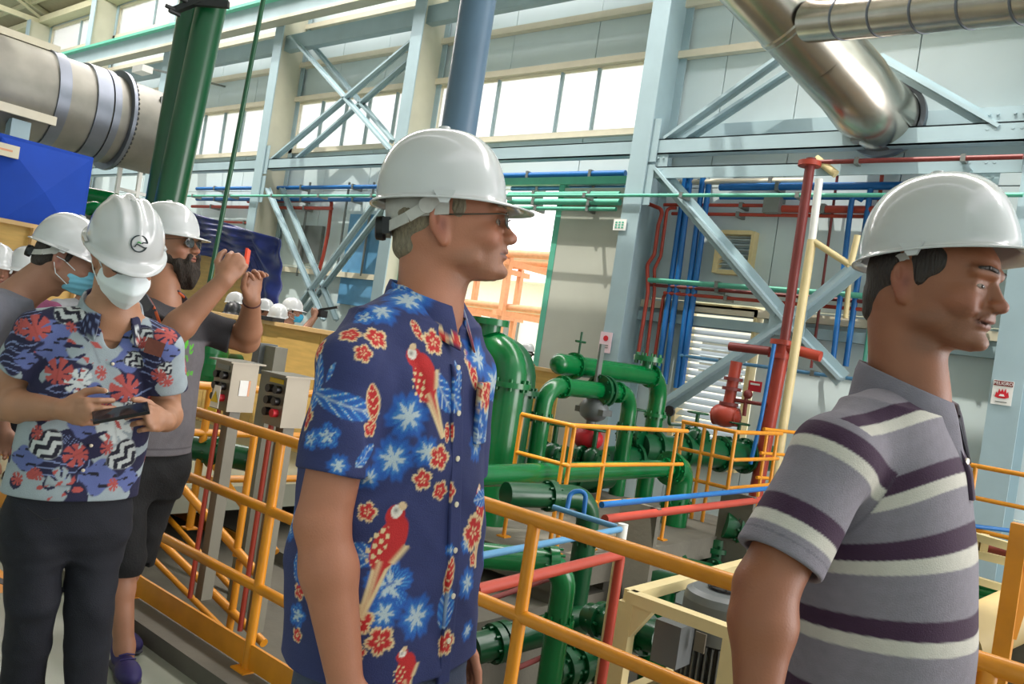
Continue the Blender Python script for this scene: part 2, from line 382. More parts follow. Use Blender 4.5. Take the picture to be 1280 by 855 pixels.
for y, z, r in ((21.9, 4.7, .14), (22.8, 4.7, .1), (24, 4.72, .16), (25.3, 4.7, .12), (22.2, 2.85, .12), (23.4, 2.85, .09), (25, 2.85, .12)):
    q = MB(); q.tube([(-30, y, z), (-15.5, y, z)], r, 10); q.build('pipe', M_ORANGE if r > .11 else M_TRIM, pr)
for k, (x, y, s) in enumerate(((-16.8, 18.6, .7), (-15.2, 20.6, .55), (-18.6, 20.2, .8), (-14.4, 18.2, .5))):
    q = MB()
    for n in range(260):
        a, b, c = random.gauss(0, .42), random.gauss(0, .42), abs(random.gauss(.5, .32)); u = np.array([random.uniform(-1, 1) for _ in range(3)]) * .16 * s; v = np.cross(u, [random.uniform(-1, 1) for _ in range(3)]) * .8
        c0 = np.array([x + a * s, y + b * s, -.6 + c * s * 1.5]); q.add([c0, c0 + u + v, c0 + 2 * u, c0 + u - v], [(0, 1, 2, 3)])
    o = thing('bush', ['sunlit green bush near the door sill', 'small bush beside the sunlit bush in the yard', 'larger bush in front of the orange rack', 'lowest bush close to the sliding door edge'][k], 'bush', (x, y, -.6), 'bushes in the yard')
    l = q.build('leaves', M_LEAF, o); l['kind'] = 'stuff'
    q = MB(); q.tube([(x, y, -.6), (x + .03, y, .1)], .03, 8); q.build('stem', M_PLYEDGE, o)
# ------------------------------------------------------------------ pipes on the wall
def wp(name, label, px, m, r, Y=12.75, cat='pipe', br=.12, group=None, seg=10):
    q = MB(); q.tube([AY(x, y, Y) for x, y in px], r, seg, br); o = q.build(name, m); return tag(o, label, cat, group)
def run(label, x0, y0, x1, m, r, Y, cat='pipe', name='wall_pipe', clips=True):
    """straight level pipe on the wall through pixel (x0,y0) to pixel column x1"""
    a = AY(x0, y0, Y); t = 0; b = None
    lo, hi = -60.0, 8.0
    for _ in range(50):
        mid = (lo + hi) / 2; d = np.array([mid, Y, a[2]]) - CAM; px = 640 + FPX * (d @ _r2) / (d @ _f)
        if px < x1: lo = mid
        else: hi = mid
    o = thing(name, label, cat, ((a[0] + lo) / 2, Y, a[2]))
    q = MB(); q.tube([a, (lo, Y, a[2])], r, 10); q.build('pipe', m, o)
    if clips:
        n = max(2, int(abs(lo - a[0]) / 1.8))
        for k in range(n):
            x = a[0] + (lo - a[0]) * (k + .5) / n; c = MB(); c.box((x - .03, Y - r - .01, a[2] - r - .015), (x + .03, min(WY, Y + .25), a[2] + r + .015)); c.build('clip', M_GREYM, o)
    return o
run('thin green line along the front of the mid-height beams', 180, 245, 1279, M_TEAL, .03, 12.02)
run('red line tucked right behind the thin green line', 1012, 203, 1279, M_MAROON, .035, 12.06)
run('upper blue line under the windows in the braced bay', 246, 236, 478, M_BLUE, .05, 12.75)
run('lower blue line under the windows in the braced bay', 246, 249, 478, M_BLUE, .05, 12.75)
run('red line across the wall below the two blue lines', 240, 258, 415, M_RED, .045, 12.75)
run('lower red line on the far wall panels behind the tarp', 240, 276, 330, M_RED, .035, 12.75)
run('blue line above the open door', 625, 220, 782, M_BLUE, .06, 12.7)
run('cream line above the open door, under the blue one', 625, 229, 782, M_TRIM, .06, 12.75)
run('blue grey line above the open door', 640, 236, 782, M_LBLUE, .05, 12.78)
run('pale green upper line above the sliding door', 636, 243, 775, M_TEAL, .05, 12.35)
run('pale green middle line above the sliding door', 636, 252, 775, M_TEAL, .06, 12.35)
run('pale green lowest line above the sliding door', 640, 260, 770, M_TEAL, .04, 12.35)
run('thick blue line high on the right bay', 900, 234, 1240, M_BLUE, .06, 12.7)
run('thin blue line below the thick blue line in the right bay', 900, 247, 1240, M_BLUE, .035, 12.75)
run('dark blue line just under the lower channel of the right bay', 830, 214, 1240, M_LBLUE, .03, 12.75)
run('cream line high in the right bay', 840, 228, 1010, M_TRIM, .05, 12.75)
run('thin red line above the grey junction box', 830, 256, 962, M_RED, .03, 12.75)
run('thick red line right of the grey junction box', 970, 261, 1240, M_RED, .06, 12.72)
run('thin red line below the junction box', 840, 267, 1240, M_RED, .03, 12.78)
run('teal line under the low girt of the right bay', 811, 350, 1230, M_TEAL, .045, 12.6)
run('thin maroon line under the teal line', 811, 356, 1230, M_MAROON, .03, 12.7)
run('thin red line lowest under the teal line', 830, 366, 1200, M_RED, .03, 12.7)
run('dark blue line crossing behind the big X brace', 850, 444, 1080, M_LBLUE, .03, 12.7)
for k, (t, b) in enumerate((((857, 222), (823, 465)), ((863, 222), (831, 480)), ((879, 221), (845, 485)), ((886, 231), (851, 488)))):
    wp('vertical_pipe', ['leftmost of the four tall blue risers on the wall', 'second of the four tall blue risers on the wall', 'third of the four tall blue risers on the wall', 'rightmost of the four tall blue risers on the wall'][k], [t, b], M_BLUE, .05, 12.72, 'pipe', group='tall blue risers')
wp('sprinkler_pipe', 'red drop with two bends beside the wide column', [(790, 247), (829, 262), (823, 281), (818, 318), (809, 331), (810, 365), (798, 440)], M_RED, .035, 12.6)
wp('sprinkler_pipe', 'second red drop beside the wide column, further right', [(845, 260), (834, 260), (826, 320), (818, 336), (818, 366), (808, 445)], M_RED, .03, 12.7)
wp('sprinkler_pipe', 'short red drop left of the four blue risers', [(850, 366), (830, 366), (816, 462)], M_RED, .03, 12.78)
wp('sprinkler_pipe', 'red pipe with long drop in the braced bay', [(310, 252), (415, 250), (410, 292), (404, 320), (390, 372)], M_RED, .045, 12.82)
wp('vertical_pipe', 'tall blue drop just left of the striped shirt', [(1089, 231), (1057, 458)], M_BLUE, .045, 12.7)
wp('vertical_pipe', 'blue drop with hooked top beside the striped shirt man', [(1078, 250), (1066, 244), (1063, 262), (1041, 452)], M_BLUE, .04, 12.6)
wp('conduit', 'thin dark conduit right of the cream pipe', [(1047, 218), (1014, 460)], M_MAROON, .022, 12.8, 'conduit')
wp('conduit', 'thin red drop high behind the right white helmet', [(1104, 205), (1098, 262)], M_RED, .03, 12.8, 'conduit')
wp('vertical_pipe', 'pale teal drop behind the nape of the striped shirt man', [(1092, 372), (1080, 455)], M_TEAL, .03, 12.8)
for k, x in enumerate((285, 388, 437, 468)):
    wp('conduit', ['vertical conduit on the wall beside the thin dark cable', 'vertical conduit crossing the blue lines in the braced bay', 'vertical conduit in the middle of the braced bay', 'vertical conduit at the right of the braced bay'][k], [(x, 228), (x - 17, 345)], M_GREYM, .03, 12.85, 'conduit')
for k, (x0, x1, y0, y1) in enumerate(((378, 398, 282, 330), (440, 474, 268, 386))):
    a, b = AY(x0, y0, 12.95), AY(x1, y1, 12.95)
    q = MB(); q.box((a[0], 12.9, b[2]), (b[0], 12.99, a[2])); tag(q.build('wall_hatch', [M_GREYM, M_LBLUE][k]), ['small grey hatch low in the braced bay', 'tall blue hatch left of the open door'][k], 'hatch')
# red riser, cream pipe
o = thing('fire_riser', 'red fire riser standing left of the cream pipe', 'pipe', AY(945, 610, 11.6))
q = MB(); q.tube([AY(1014, 198, 11.6), AY(980, 430, 11.6)], .07, 14); q.build('upper_pipe', M_MAROON, o)
q = MB(); q.tube([AY(980, 430, 11.6), AY(946, 610, 11.6)], .1, 14); q.build('lower_pipe', M_RED, o)
for x, y in ((1012, 205), (977, 428), (974, 445), (951, 570)): q = MB(); q.disc(AY(x, y, 11.6), (0, 0, 1), .16, .07); q.build('coupling', M_RED, o)
a = AY(946, 610, 11.6); q = MB(); q.tube([a, (a[0], a[1], -2.4)], .1, 14); q.build('foot_pipe', M_RED, o)
q = MB(); q.tube([AY(974, 432, 11.6), AY(1026, 446, 11.6)], .075, 12); q.build('side_branch', M_RED, o)
q = MB(); q.tube([AY(912, 433, 11.5), AY(962, 439, 11.5)], .065, 12); q.build('left_branch', M_MAROON, o)
o = thing('cream_pipe', 'slim cream pipe right of the red riser with a side arm', 'pipe', AY(972, 580, 11.4))
q = MB(); q.tube([AY(1024, 224, 11.4), AY(1015, 300, 11.4)], .055, 12); q.build('white_top', M_WHITE, o)
q = MB(); q.tube([AY(1015, 300, 11.4), AY(971, 585, 11.4)], .065, 12); q.build('pipe', M_CREAM, o)
a = AY(971, 585, 11.4); q = MB(); q.tube([a, (a[0], a[1], -2.4)], .065, 12); q.build('foot', M_CREAM, o)
q = MB(); q.tube([AY(1016, 301, 11.4), AY(1062, 331, 11.4)], .045, 12); q.build('arm', M_CREAM, o)
wp('cream_pipe', 'short cream pipe hooked beside the right helmet', [(1063, 332), (1072, 294)], M_CREAM, .045, 11.4)
wp('cream_pipe', 'thin cream drop below the hooked cream pipe', [(1062, 345), (1057, 398)], M_CREAM, .04, 12.4)
wp('strut', 'cream strut at the top of the red riser', [(1020, 198), (1045, 218)], M_CREAM, .06, 12.1, 'strut')
# valve set
vz = thing('fire_valve', 'red fire valve assembly below the louver', 'valve', AY(905, 535, 11.5))
c = AY(912, 500, 11.5)
q = MB(); q.tube([AY(921, 452, 11.5), AY(908, 520, 11.5)], .085, 14); q.build('stem_pipe', M_RED, vz)
q = MB(); q.ball(AY(907, 519, 11.5), .2, 14, (1.2, 1, .9)); q.tube([AY(893, 519, 11.5), AY(922, 522, 11.5)], .14, 14); q.build('valve_body', M_RED, vz)
for y in (474, 486, 505): q = MB(); q.disc(AY(921 - (y - 452) * .19, y, 11.5), (0, 0, 1), .14, .05); q.build('flange', M_MAROON, vz)
q = MB(); q.tube([AY(917, 500, 11.5), AY(958, 506, 11.5)], .03, 10); q.tube([AY(934, 490, 11.5), AY(930, 520, 11.5)], .03, 10); q.ball(AY(935, 493, 11.5), .07, 10); q.build('trim_piping', M_MAROON, vz)
wp('air_line', 'thin blue air line dropping in front of the red riser', [(968, 430), (952, 520), (938, 580)], M_BLUE, .03, 11.3)
o = thing('gauge', 'black round gauge on a bent rod at the brace foot', 'gauge', AY(838, 520, 12.1))
q = MB(); q.disc(AY(837, 514, 12.1), (0, 1, 0), .09, .05, 16); q.build('dial', M_BLACK, o)
q = MB(); a = AY(836, 530, 12.1); q.tube([AY(837, 518, 12.1), a, a + [0, .85, 0]], .03, 8, .05); q.build('stem', M_DGREEN, o)
# louvers
def louver(label, xa, xb, za, zb, n):
    o = thing('louver_window', label, 'louver', ((xa + xb) / 2, 12.9, za))
    for lo, hi in (((xa - .09, 12.84, za - .06), (xa, 13.1, zb + .06)), ((xb, 12.84, za - .06), (xb + .06, 13.1, zb + .06)), ((xa, 12.84, zb), (xb, 13.1, zb + .07)), ((xa, 12.84, za - .07), (xb, 13.1, za))): q = MB(); q.box(lo, hi); q.build('frame', M_CREAM, o)
    for k in range(n):
        z0 = za + (zb - za) * k / n; h = (zb - za) / n
        q = MB(); q.hexa([(xa, 12.88, z0), (xb, 12.88, z0), (xb, 13.02, z0 + h * .66), (xa, 13.02, z0 + h * .66), (xa, 12.88, z0 + .012), (xb, 12.88, z0 + .012), (xb, 13.02, z0 + h * .66 + .012), (xa, 13.02, z0 + h * .66 + .012)])
        q.build('slat', M_LOUV, o)
louver('tall slatted louver behind the foot of the big X brace', -6.75, -5.6, .06, 2.65, 22)
a, b = AY(906, 294, 12.95), AY(936, 340, 12.95)
louver('small slatted louver under the big X brace arm', a[0], b[0], b[2], a[2], 7)
q = MB(); a = AY(965, 256, 12.6); q.box((a[0] - .13, 12.55, a[2] - .13), (a[0] + .13, 12.7, a[2] + .13)); tag(q.build('junction_box', M_GREYM), 'grey junction box on the thick red line', 'junction box')

# ------------------------------------------------------------------ signs
def text(body, size, m, parent, loc, rot=(PI / 2, 0, 0), ext=.001):
    cu = bpy.data.curves.new('lettering', 'FONT'); cu.body = body; cu.size = size; cu.align_x = 'CENTER'; cu.align_y = 'CENTER'; cu.extrude = ext
    o = bpy.data.objects.new('lettering', cu); COL.objects.link(o); cu.materials.append(m); o.parent = parent
    o.location = Vector([float(q) for q in loc]) - wloc(parent); o.rotation_euler = rot; return o
def plate(name, label, x, y, w, h, Y, m, cat='sign'):
    a = AY(x, y, Y); q = MB(); q.box((a[0] - w / 2, Y - .012, a[2] - h / 2), (a[0] + w / 2, Y, a[2] + h / 2)); o = q.build(name, m); tag(o, label, cat); return o, a
s, a = plate('flame_sign', 'white warning sign with red band and red flame on the column', 1253, 491, .23, .31, 12.09, M_WHITE)
k = .65
q = MB(); q.box((a[0] - .165 * k, 12.07, a[2] + .13 * k), (a[0] + .165 * k, 12.077, a[2] + .23 * k)); q.build('header_band', M_MAROON, s)
text('PELIGRO', .085 * k, M_WHITE, s, (a[0], 12.066, a[2] + .178 * k))
q = MB()
fx = [(-.12, -.08), (-.1, .02), (-.08, -.01), (-.055, .085), (-.03, .02), (0, .09), (.025, .02), (.055, .1), (.075, .0), (.1, .04), (.125, -.07), (.06, -.1), (-.06, -.1)]
n = len(fx); q.add([(a[0] + u * k, yy, a[2] + (v - .01) * k) for yy in (12.076, 12.07) for u, v in fx], [tuple(range(n, 2 * n))] + [(i, (i + 1) % n, n + (i + 1) % n, n + i) for i in range(n)])
q.build('flame_symbol', M_SIGNR, s)
q = MB(); q.hexa([(a[0] + u * k, yy, a[2] + v * k) for yy in (12.065, 12.071) for u, v in ((-.05, -.07), (.05, -.07), (.03, -.03), (-.03, -.03))]); q.build('flame_core', M_WHITE, s)
q = MB(); q.box((a[0] - .1 * k, 12.071, a[2] - .19 * k), (a[0] + .1 * k, 12.077, a[2] - .172 * k)); q.build('print_line', M_GREYM, s)
s, a = plate('red_sign', 'small red sign with white lettering under the red riser branch', 944, 483, .22, .17, 12.86, M_SIGNR)
q = MB(); q.box((a[0] - .08, 12.842, a[2] + .02), (a[0] + .08, 12.847, a[2] + .05)); q.build('print_line', M_WHITE, s)
s, a = plate('notice_plate', 'pale notice plate high on the wide column', 775, 281, .26, .2, 12.08, M_WHITE)
q = MB()
for i in range(3):
    for j in range(3): q.box((a[0] - .09 + .065 * i, 12.062, a[2] - .06 + .045 * j), (a[0] - .05 + .065 * i, 12.068, a[2] - .035 + .045 * j))
q.build('printed_grid', M_TEAL, s)
s, a = plate('notice_sheet', 'pink tinted notice sheet low on the wide column', 757, 428, .24, .36, 12.08, mat('pink_notice', (226, 200, 208), .6, vary=.04))
q = MB(); q.disc((a[0], 12.066, a[2] + .07), (0, 1, 0), .05, .006); q.build('red_symbol', M_SIGNR, s)
for dz in (-.05, -.09): q = MB(); q.box((a[0] - .07, 12.064, a[2] + dz - .008), (a[0] + .07, 12.068, a[2] + dz + .008)); q.build('print_line', M_GREYM, s)

# ------------------------------------------------------------------ silver ducts, top right
o = thing('air_duct', 'silver clad duct elbow slanting down to a ring on the wall', 'duct', AY(1085, 140, 12.4))
A0, A1 = AY(905, -70, 9.6), AY(1068, 108, 11.6)
d = nrm(A1 - A0); L = np.linalg.norm(A1 - A0); R0 = .50
q = MB(); q.lathe(A0, d, [(0, R0), (L * .49, R0), (L * .5, R0 + .012), (L * .52, R0 + .012), (L * .53, R0), (L * .8, R0)], 40); q.build('slanted_section', M_ALU, o)
q = MB(); pth = [A0 + d * L * .78, A1 - d * .05, A1 + np.array([.12, .25, -.18]), A1 + np.array([.2, .6, -.22]), A1 + np.array([.22, 1.1, -.22])]; q.sweep(pth, [R0, R0, R0, R0, R0], 40, False); q.build('elbow_section', M_ALU, o)
e = A1 + np.array([.22, .75, -.22]); q = MB(); q.lathe(e, (0, 1, 0), [(0, R0), (0, R0 + .07), (.12, R0 + .07), (.12, R0)], 40); q.build('end_ring', M_BAND, o)
a = AY(1078, 152, 12.0); q = MB(); q.box((a[0] - .35, 11.7, a[2] - .05), (a[0] + .35, 12.1, a[2] + .05)); q.box((a[0] - .1, 11.9, a[2] - .3), (a[0] + .1, 12.1, a[2] - .05)); q.build('support_saddle', M_GREYM, o)
o = thing('air_duct', 'long straight silver duct running off the top right corner', 'duct', AY(1160, 20, 9.8))
B0, B1 = AY(1035, 24, 10.2), AY(1750, -60, 7.9)
d = nrm(B1 - B0); L = np.linalg.norm(B1 - B0)
q = MB(); q.lathe(B0 - d * .3, d, [(0, .27), (L + .3, .27), (L + .3, 0)], 36); q.build('cladding', M_ALU, o)
for k in range(9): q = MB(); q.lathe(B0 + d * (L * (k + .5) / 9), d, [(0, .27), (0, .278), (.025, .278), (.025, .27)], 36); q.build('seam_band', M_BAND, o)
for t in (.45, .85): c = B0 + d * L * t; q = MB(); q.tube([c + [0, 0, .2], c + [0, 0, 6.2 - .3 * abs(c[1] - 9)]], .012, 8); q.build('hanger', M_GREYM, o)
# ------------------------------------------------------------------ railings
def railing(name, label, pts, heights, base, r=.022, m=M_YEL, posts=None, toe=None, pr=None):
    """pts: top rail polyline (world xy); heights: rail heights; posts: list of (segment, t)"""
    P = [np.array([q[0], q[1], 0.0]) for q in pts]; o = thing(name, label, 'railing', (P[0] + P[-1]) / 2 * [1, 1, 0] + [0, 0, base])
    for k, h in enumerate(heights):
        q = MB(); q.tube([a + [0, 0, h] for a in P], r if k == 0 else r * .92, 12, r * 1.6)
        q.build('top_rail' if k == 0 else 'mid_rail', m, o)
    for i, t in posts:
        a = P[i] + (P[i + 1] - P[i]) * t; q = MB(); q.tube([a + [0, 0, base], a + [0, 0, heights[0]]], pr or r * .92, 12)
        q.box((a[0] - .045, a[1] - .045, base), (a[0] + .045, a[1] + .045, base + .012)); q.build('post', m, o)
    if toe:
        for a, b in zip(P[:-1], P[1:]):
            q = MB(); q.bar(a + [0, 0, (toe[0] + toe[1]) / 2], b + [0, 0, (toe[0] + toe[1]) / 2], .012, toe[1] - toe[0]); q.build('toe_plate', m, o)
    return o
NR = railing('guard_railing', 'yellow pipe railing with toe plate along the walkway edge behind the men', [(-5.9, 1.99), (2.4, 1.99)], [1.0, .71, .4], .07, .0225, posts=[(0, t) for t in (.01, .13, .266, .3807, .5361, .68, .82, .96)], toe=(.085, .18), pr=.02)

def rp(px): return [AZ(x, y, .93)[:2] for x, y in px]
railing('guard_railing', 'yellow railing of the nearer pipe platform, beside the twin elbows', rp([(652.5, 518), (715, 532), (859, 539)]), [.93, .60, .27], -.14, .02, posts=[(0, 0), (1, .02), (1, .28), (1, .9), (0, .92)])
E_ = AZ(853, 527, .93); F_ = AZ(940, 541, .93)
railing('guard_railing', 'yellow railing of the far pipe platform left of the red riser', [E_[:2], (F_[0], E_[1]), (F_[0], E_[1] + 1.3)], [.93, .62, .30], -.3, .024, posts=[(0, 0.03), (0, .42), (0, .62), (0, .97), (1, .9)])
G_ = AZ(893, 533, .93)
railing('guard_railing', 'low yellow railing running back from the far pipe platform toward the wall', [(F_[0] - .35, E_[1] + 1.6), (F_[0] + .1, E_[1] + 3.0)], [.93, .62, .30], -.3, .024, posts=[(0, .05), (0, .5), (0, .95)])
a, b = AD(1196, 578, 8.5), AX(1300, 594, AD(1196, 578, 8.5)[0] + 1.0)
railing('guard_railing', 'yellow railing in front of the flame sign column', [a[:2], (a[0] + 2.2, a[1])], [a[2], a[2] - .32, a[2] - .64], a[2] - 1.1, .025, posts=[(0, .08), (0, .6)])
a = AD(240, 481, 6.2)
railing('guard_railing', 'yellow railing behind the stainless control boxes', [(a[0], a[1]), (a[0] + .15, a[1] + 1.5)], [a[2], a[2] - .36, a[2] - .72], a[2] - 1.1, .032, posts=[(0, .1), (0, .75)])
# platform slabs
def slab(label, xa, xb, ya, yb, z, th=.22):
    o = thing('platform_slab', label, 'platform', ((xa + xb) / 2, (ya + yb) / 2, -2.4))
    q = MB(); q.box((xa, ya, z - th), (xb, yb, z)); q.build('deck', M_CONC, o)
    for x in (xa + .15, xb - .15):
        for y in (ya + .15, yb - .15):
            q = MB(); q.box((x - .1, y - .1, -2.4), (x + .1, y + .1, z - th)); q.build('leg', M_CONC, o)
slab('concrete slab under the nearer yellow platform railing', -5.6, -3.62, 5.35, 9.0, -.14)
slab('concrete slab under the far yellow platform railing', F_[0] - 1.6, F_[0] + .2, E_[1] - .15, E_[1] + 1.5, -.3)
slab('long concrete slab below the flame sign column', -2.6, 3, 8.0, 11.5, -.75)

# ------------------------------------------------------------------ green process pipes
def gflange(q, c, ax, r, th=.05):
    q.disc(c, ax, r, th, 24); s, t = frame(ax)
    for k in range(8): q.disc(np.asarray(c) + r * .84 * (cos(k * PI / 4) * s + sin(k * PI / 4) * t), ax, r * .09, th * 2.2, 6)
def pipe(label, pts, r, br=None, fl=(), m=M_GREEN, frat=1.3, name='green_pipe', seg=24):
    pts = [np.asarray(p, float) for p in pts]
    o = thing(name, label, 'pipe', (pts[0] + pts[-1]) / 2)
    q = MB(); q.tube(pts, r, seg, br or r * 2.2); q.build('pipe_run', m, o)
    for (i, t) in fl:
        c = pts[i] + (pts[i + 1] - pts[i]) * t; q = MB(); gflange(q, c, pts[i + 1] - pts[i], r * frat); q.build('flange', m, o)
    return o
D = AD
# tall pipe beside the tall man
c = D(640, 455, 7.6); bt = np.array([c[0], c[1], -2.4])
o = pipe('fat green pipe bending over right beside the aloha shirt', [bt, np.array([c[0], c[1], 1.46]), np.array([c[0] - 1.6, c[1] + .1, 1.46])], .16, .27, [(0, .92), (1, .3), (0, .55)])
q = MB(); t0 = np.array([c[0] - .34, c[1], 1.5]); q.lathe(t0, (0, 0, 1), [(0, .11), (.17, .11), (.17, .18), (.23, .18), (.23, .0)], 24); q.build('blind_flange', M_GREEN, o)
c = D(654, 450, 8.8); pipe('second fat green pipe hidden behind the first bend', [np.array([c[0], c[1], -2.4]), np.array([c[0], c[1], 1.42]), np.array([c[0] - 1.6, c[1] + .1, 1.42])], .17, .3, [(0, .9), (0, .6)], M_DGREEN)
# twin elbows
X = -5.7; a, b = AX(700, 455, X), AX(826, 472, X); z = (a[2] + b[2]) / 2
o = pipe('upper long green pipe with a blind flange, elbow down at its right end', [(X, a[1], z), (X, b[1], z), (X, b[1], -2.4)], .125, .3, [(0, .12), (0, .88), (1, .14), (1, .55)])
q = MB(); q.ball((X, a[1], z), .125, 16); q.build('domed_cap', M_GREEN, o)
c = np.array([X, b[1] - .42, z]); q = MB(); q.lathe(c, (0, 0, 1), [(0, .08), (.2, .08), (.2, .2), (.25, .2)], 20); gflange(q, c + [0, 0, .23], (0, 0, 1), .2, .07); q.build('blind_flange', M_GREEN, o)
q = MB(); q.tube([(X, a[1] + .35, z + .1), (X, a[1] + .35, z + .42)], .014, 8); q.tube([(X, a[1] + .25, z + .3), (X, a[1] + .45, z + .3)], .014, 8); q.build('vent_valve', M_DGREEN, o)
X = -5.35; a, b = AX(683, 482, X), AX(789, 492, X); z = (a[2] + b[2]) / 2
o = pipe('lower green pipe with elbows at both ends and a bolted joint', [(X, a[1], -2.4), (X, a[1], z), (X, b[1], z), (X, b[1], -2.4)], .1, .24, [(0, .9), (1, .17), (1, .82), (2, .12), (0, .6), (2, .5)])
c = np.array([X, a[1] + (b[1] - a[1]) * .62, z]); q = MB(); gflange(q, c - [0, .05, 0], (0, 1, 0), .19, .05); gflange(q, c + [0, .05, 0], (0, 1, 0), .19, .05); q.build('bolted_joint', M_DGREEN, o)
q = MB(); q.box((X - .05, c[1] - .12, z + .1), (X - .02, c[1] - .04, z + .55)); q.build('bracket', M_GREYM, o)
# long front pipe with an elbow down
X = -4.1; a, b = AX(612, 593, X), AX(851, 586, X); z = (a[2] + b[2]) / 2
o = pipe('long level green pipe passing behind the yellow platform posts', [(X, a[1] - 1.2, z), (X, b[1] - .25, z)], .088, None, [(0, .97)])
o = pipe('thick green elbow turning down right of the yellow platform', [(X, b[1] - .3, z), (X, b[1] + .02, z), (X, b[1] + .02, -2.4)], .14, .27, [(0, .2), (1, .14), (1, .55)])
# low pipes in the pit
def dp(px): return [D(*q) for q in px]
def vdrop(p): return np.array([p[0], p[1], -2.4])
a, b = D(632, 618, 5.6), D(735, 648, 6.0); b[2] = a[2]
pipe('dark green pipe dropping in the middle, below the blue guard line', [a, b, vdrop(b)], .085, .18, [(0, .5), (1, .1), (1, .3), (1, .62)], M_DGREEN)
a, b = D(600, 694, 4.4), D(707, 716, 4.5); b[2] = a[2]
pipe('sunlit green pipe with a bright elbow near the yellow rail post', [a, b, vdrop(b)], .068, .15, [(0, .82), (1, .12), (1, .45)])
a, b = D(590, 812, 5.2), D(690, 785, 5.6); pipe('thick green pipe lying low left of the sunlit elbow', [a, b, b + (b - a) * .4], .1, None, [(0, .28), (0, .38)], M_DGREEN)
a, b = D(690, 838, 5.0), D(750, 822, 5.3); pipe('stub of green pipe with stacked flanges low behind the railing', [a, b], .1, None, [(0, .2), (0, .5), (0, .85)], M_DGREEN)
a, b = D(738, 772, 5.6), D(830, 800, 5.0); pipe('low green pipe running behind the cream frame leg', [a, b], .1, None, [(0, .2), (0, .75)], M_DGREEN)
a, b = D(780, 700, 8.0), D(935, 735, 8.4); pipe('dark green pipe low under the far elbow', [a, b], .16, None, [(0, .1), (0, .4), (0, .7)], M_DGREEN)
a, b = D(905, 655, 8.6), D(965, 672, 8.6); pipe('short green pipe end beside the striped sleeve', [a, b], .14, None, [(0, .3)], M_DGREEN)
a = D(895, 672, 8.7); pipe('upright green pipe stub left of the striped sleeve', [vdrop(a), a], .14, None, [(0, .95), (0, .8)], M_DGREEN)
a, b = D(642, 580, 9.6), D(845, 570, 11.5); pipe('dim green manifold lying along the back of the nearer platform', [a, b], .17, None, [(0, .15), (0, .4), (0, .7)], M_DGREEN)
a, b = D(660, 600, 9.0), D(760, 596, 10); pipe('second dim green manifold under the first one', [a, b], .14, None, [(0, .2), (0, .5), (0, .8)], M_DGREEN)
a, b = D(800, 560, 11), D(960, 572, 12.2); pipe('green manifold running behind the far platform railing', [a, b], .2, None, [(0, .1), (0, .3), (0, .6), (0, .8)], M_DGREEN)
for k, (x, y, d) in enumerate(((690, 570, 9.2), (740, 575, 9.6), (790, 545, 11), (868, 548, 11.5), (920, 560, 12))):
    c = D(x, y, d); o = thing('gate_valve', ['green hand valve left on the dim manifold', 'green hand valve near the red drum behind the railing', 'green hand valve behind the long elbow', 'green hand valve beside the far platform corner', 'green hand valve left of the red riser foot'][k], 'valve', c)
    q = MB(); q.ball(c, .13, 12, (1, 1, 1.2)); q.tube([c, c + [0, 0, .35]], .03, 8); gflange(q, c - [.14, 0, 0], (1, 0, 0), .15, .04); gflange(q, c + [.14, 0, 0], (1, 0, 0), .15, .04); q.build('body', M_DGREEN, o)
    q = MB(); n = 16; q.tube([c + [.14 * cos(2 * PI * i / n), .14 * sin(2 * PI * i / n), .36] for i in range(n + 1)], .015, 6); q.bar(c + [-.14, 0, .36], c + [.14, 0, .36], .015, .015); q.build('handwheel', M_DGREEN, o)
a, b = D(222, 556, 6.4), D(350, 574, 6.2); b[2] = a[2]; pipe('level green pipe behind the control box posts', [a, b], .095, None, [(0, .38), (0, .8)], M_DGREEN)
# strainer vessel between the men
c = AY(263, 450, 5.2); o = thing('green_strainer', 'round glossy green strainer behind the dark sleeve', 'vessel', c)
q = MB(); q.lathe(c, (0, 0, 1), [(h_ * 1.75, r_ * 1.75) for h_, r_ in ((-.17, 0), (-.16, .05), (-.10, .1), (-.02, .118), (.05, .116), (.10, .1), (.14, .07), (.16, .07), (.16, .12), (.19, .12), (.19, 0))], 28); q.build('shell', M_GREEN, o)
q = MB(); q.tube([c, c + [0, .38, 0]], .1, 14); q.build('outlet_pipe', M_DGREEN, o)
q = MB(); q.box((c[0] + .1, c[1] - .23, c[2] + .12), (c[0] + .2, c[1] - .21, c[2] + .34)); q.build('tag_plate', M_WHITE, o)
# red drum with motor head at the back
c = D(735, 548, 9.8); o = thing('pump_unit', 'red pump with dark motor behind the yellow platform railing', 'pump', c)
q = MB(); q.ball(c, .16, 14, (1.2, 1, .9)); q.build('casing', M_SIGNR, o)
q = MB(); cc = D(742, 512, 9.8); q.ball(cc, .15, 12, (1.3, 1, 1)); q.box(cc - [.2, .1, .05], cc + [.2, .1, .02]); q.tube([cc, c], .06, 10); q.build('actuator', M_MOTOR, o)
q = MB(); cc = D(752, 549, 9.8); q.box(cc - [.07, .02, .14], cc + [.07, .02, .14]); q.build('label_plate', M_WHITE, o)
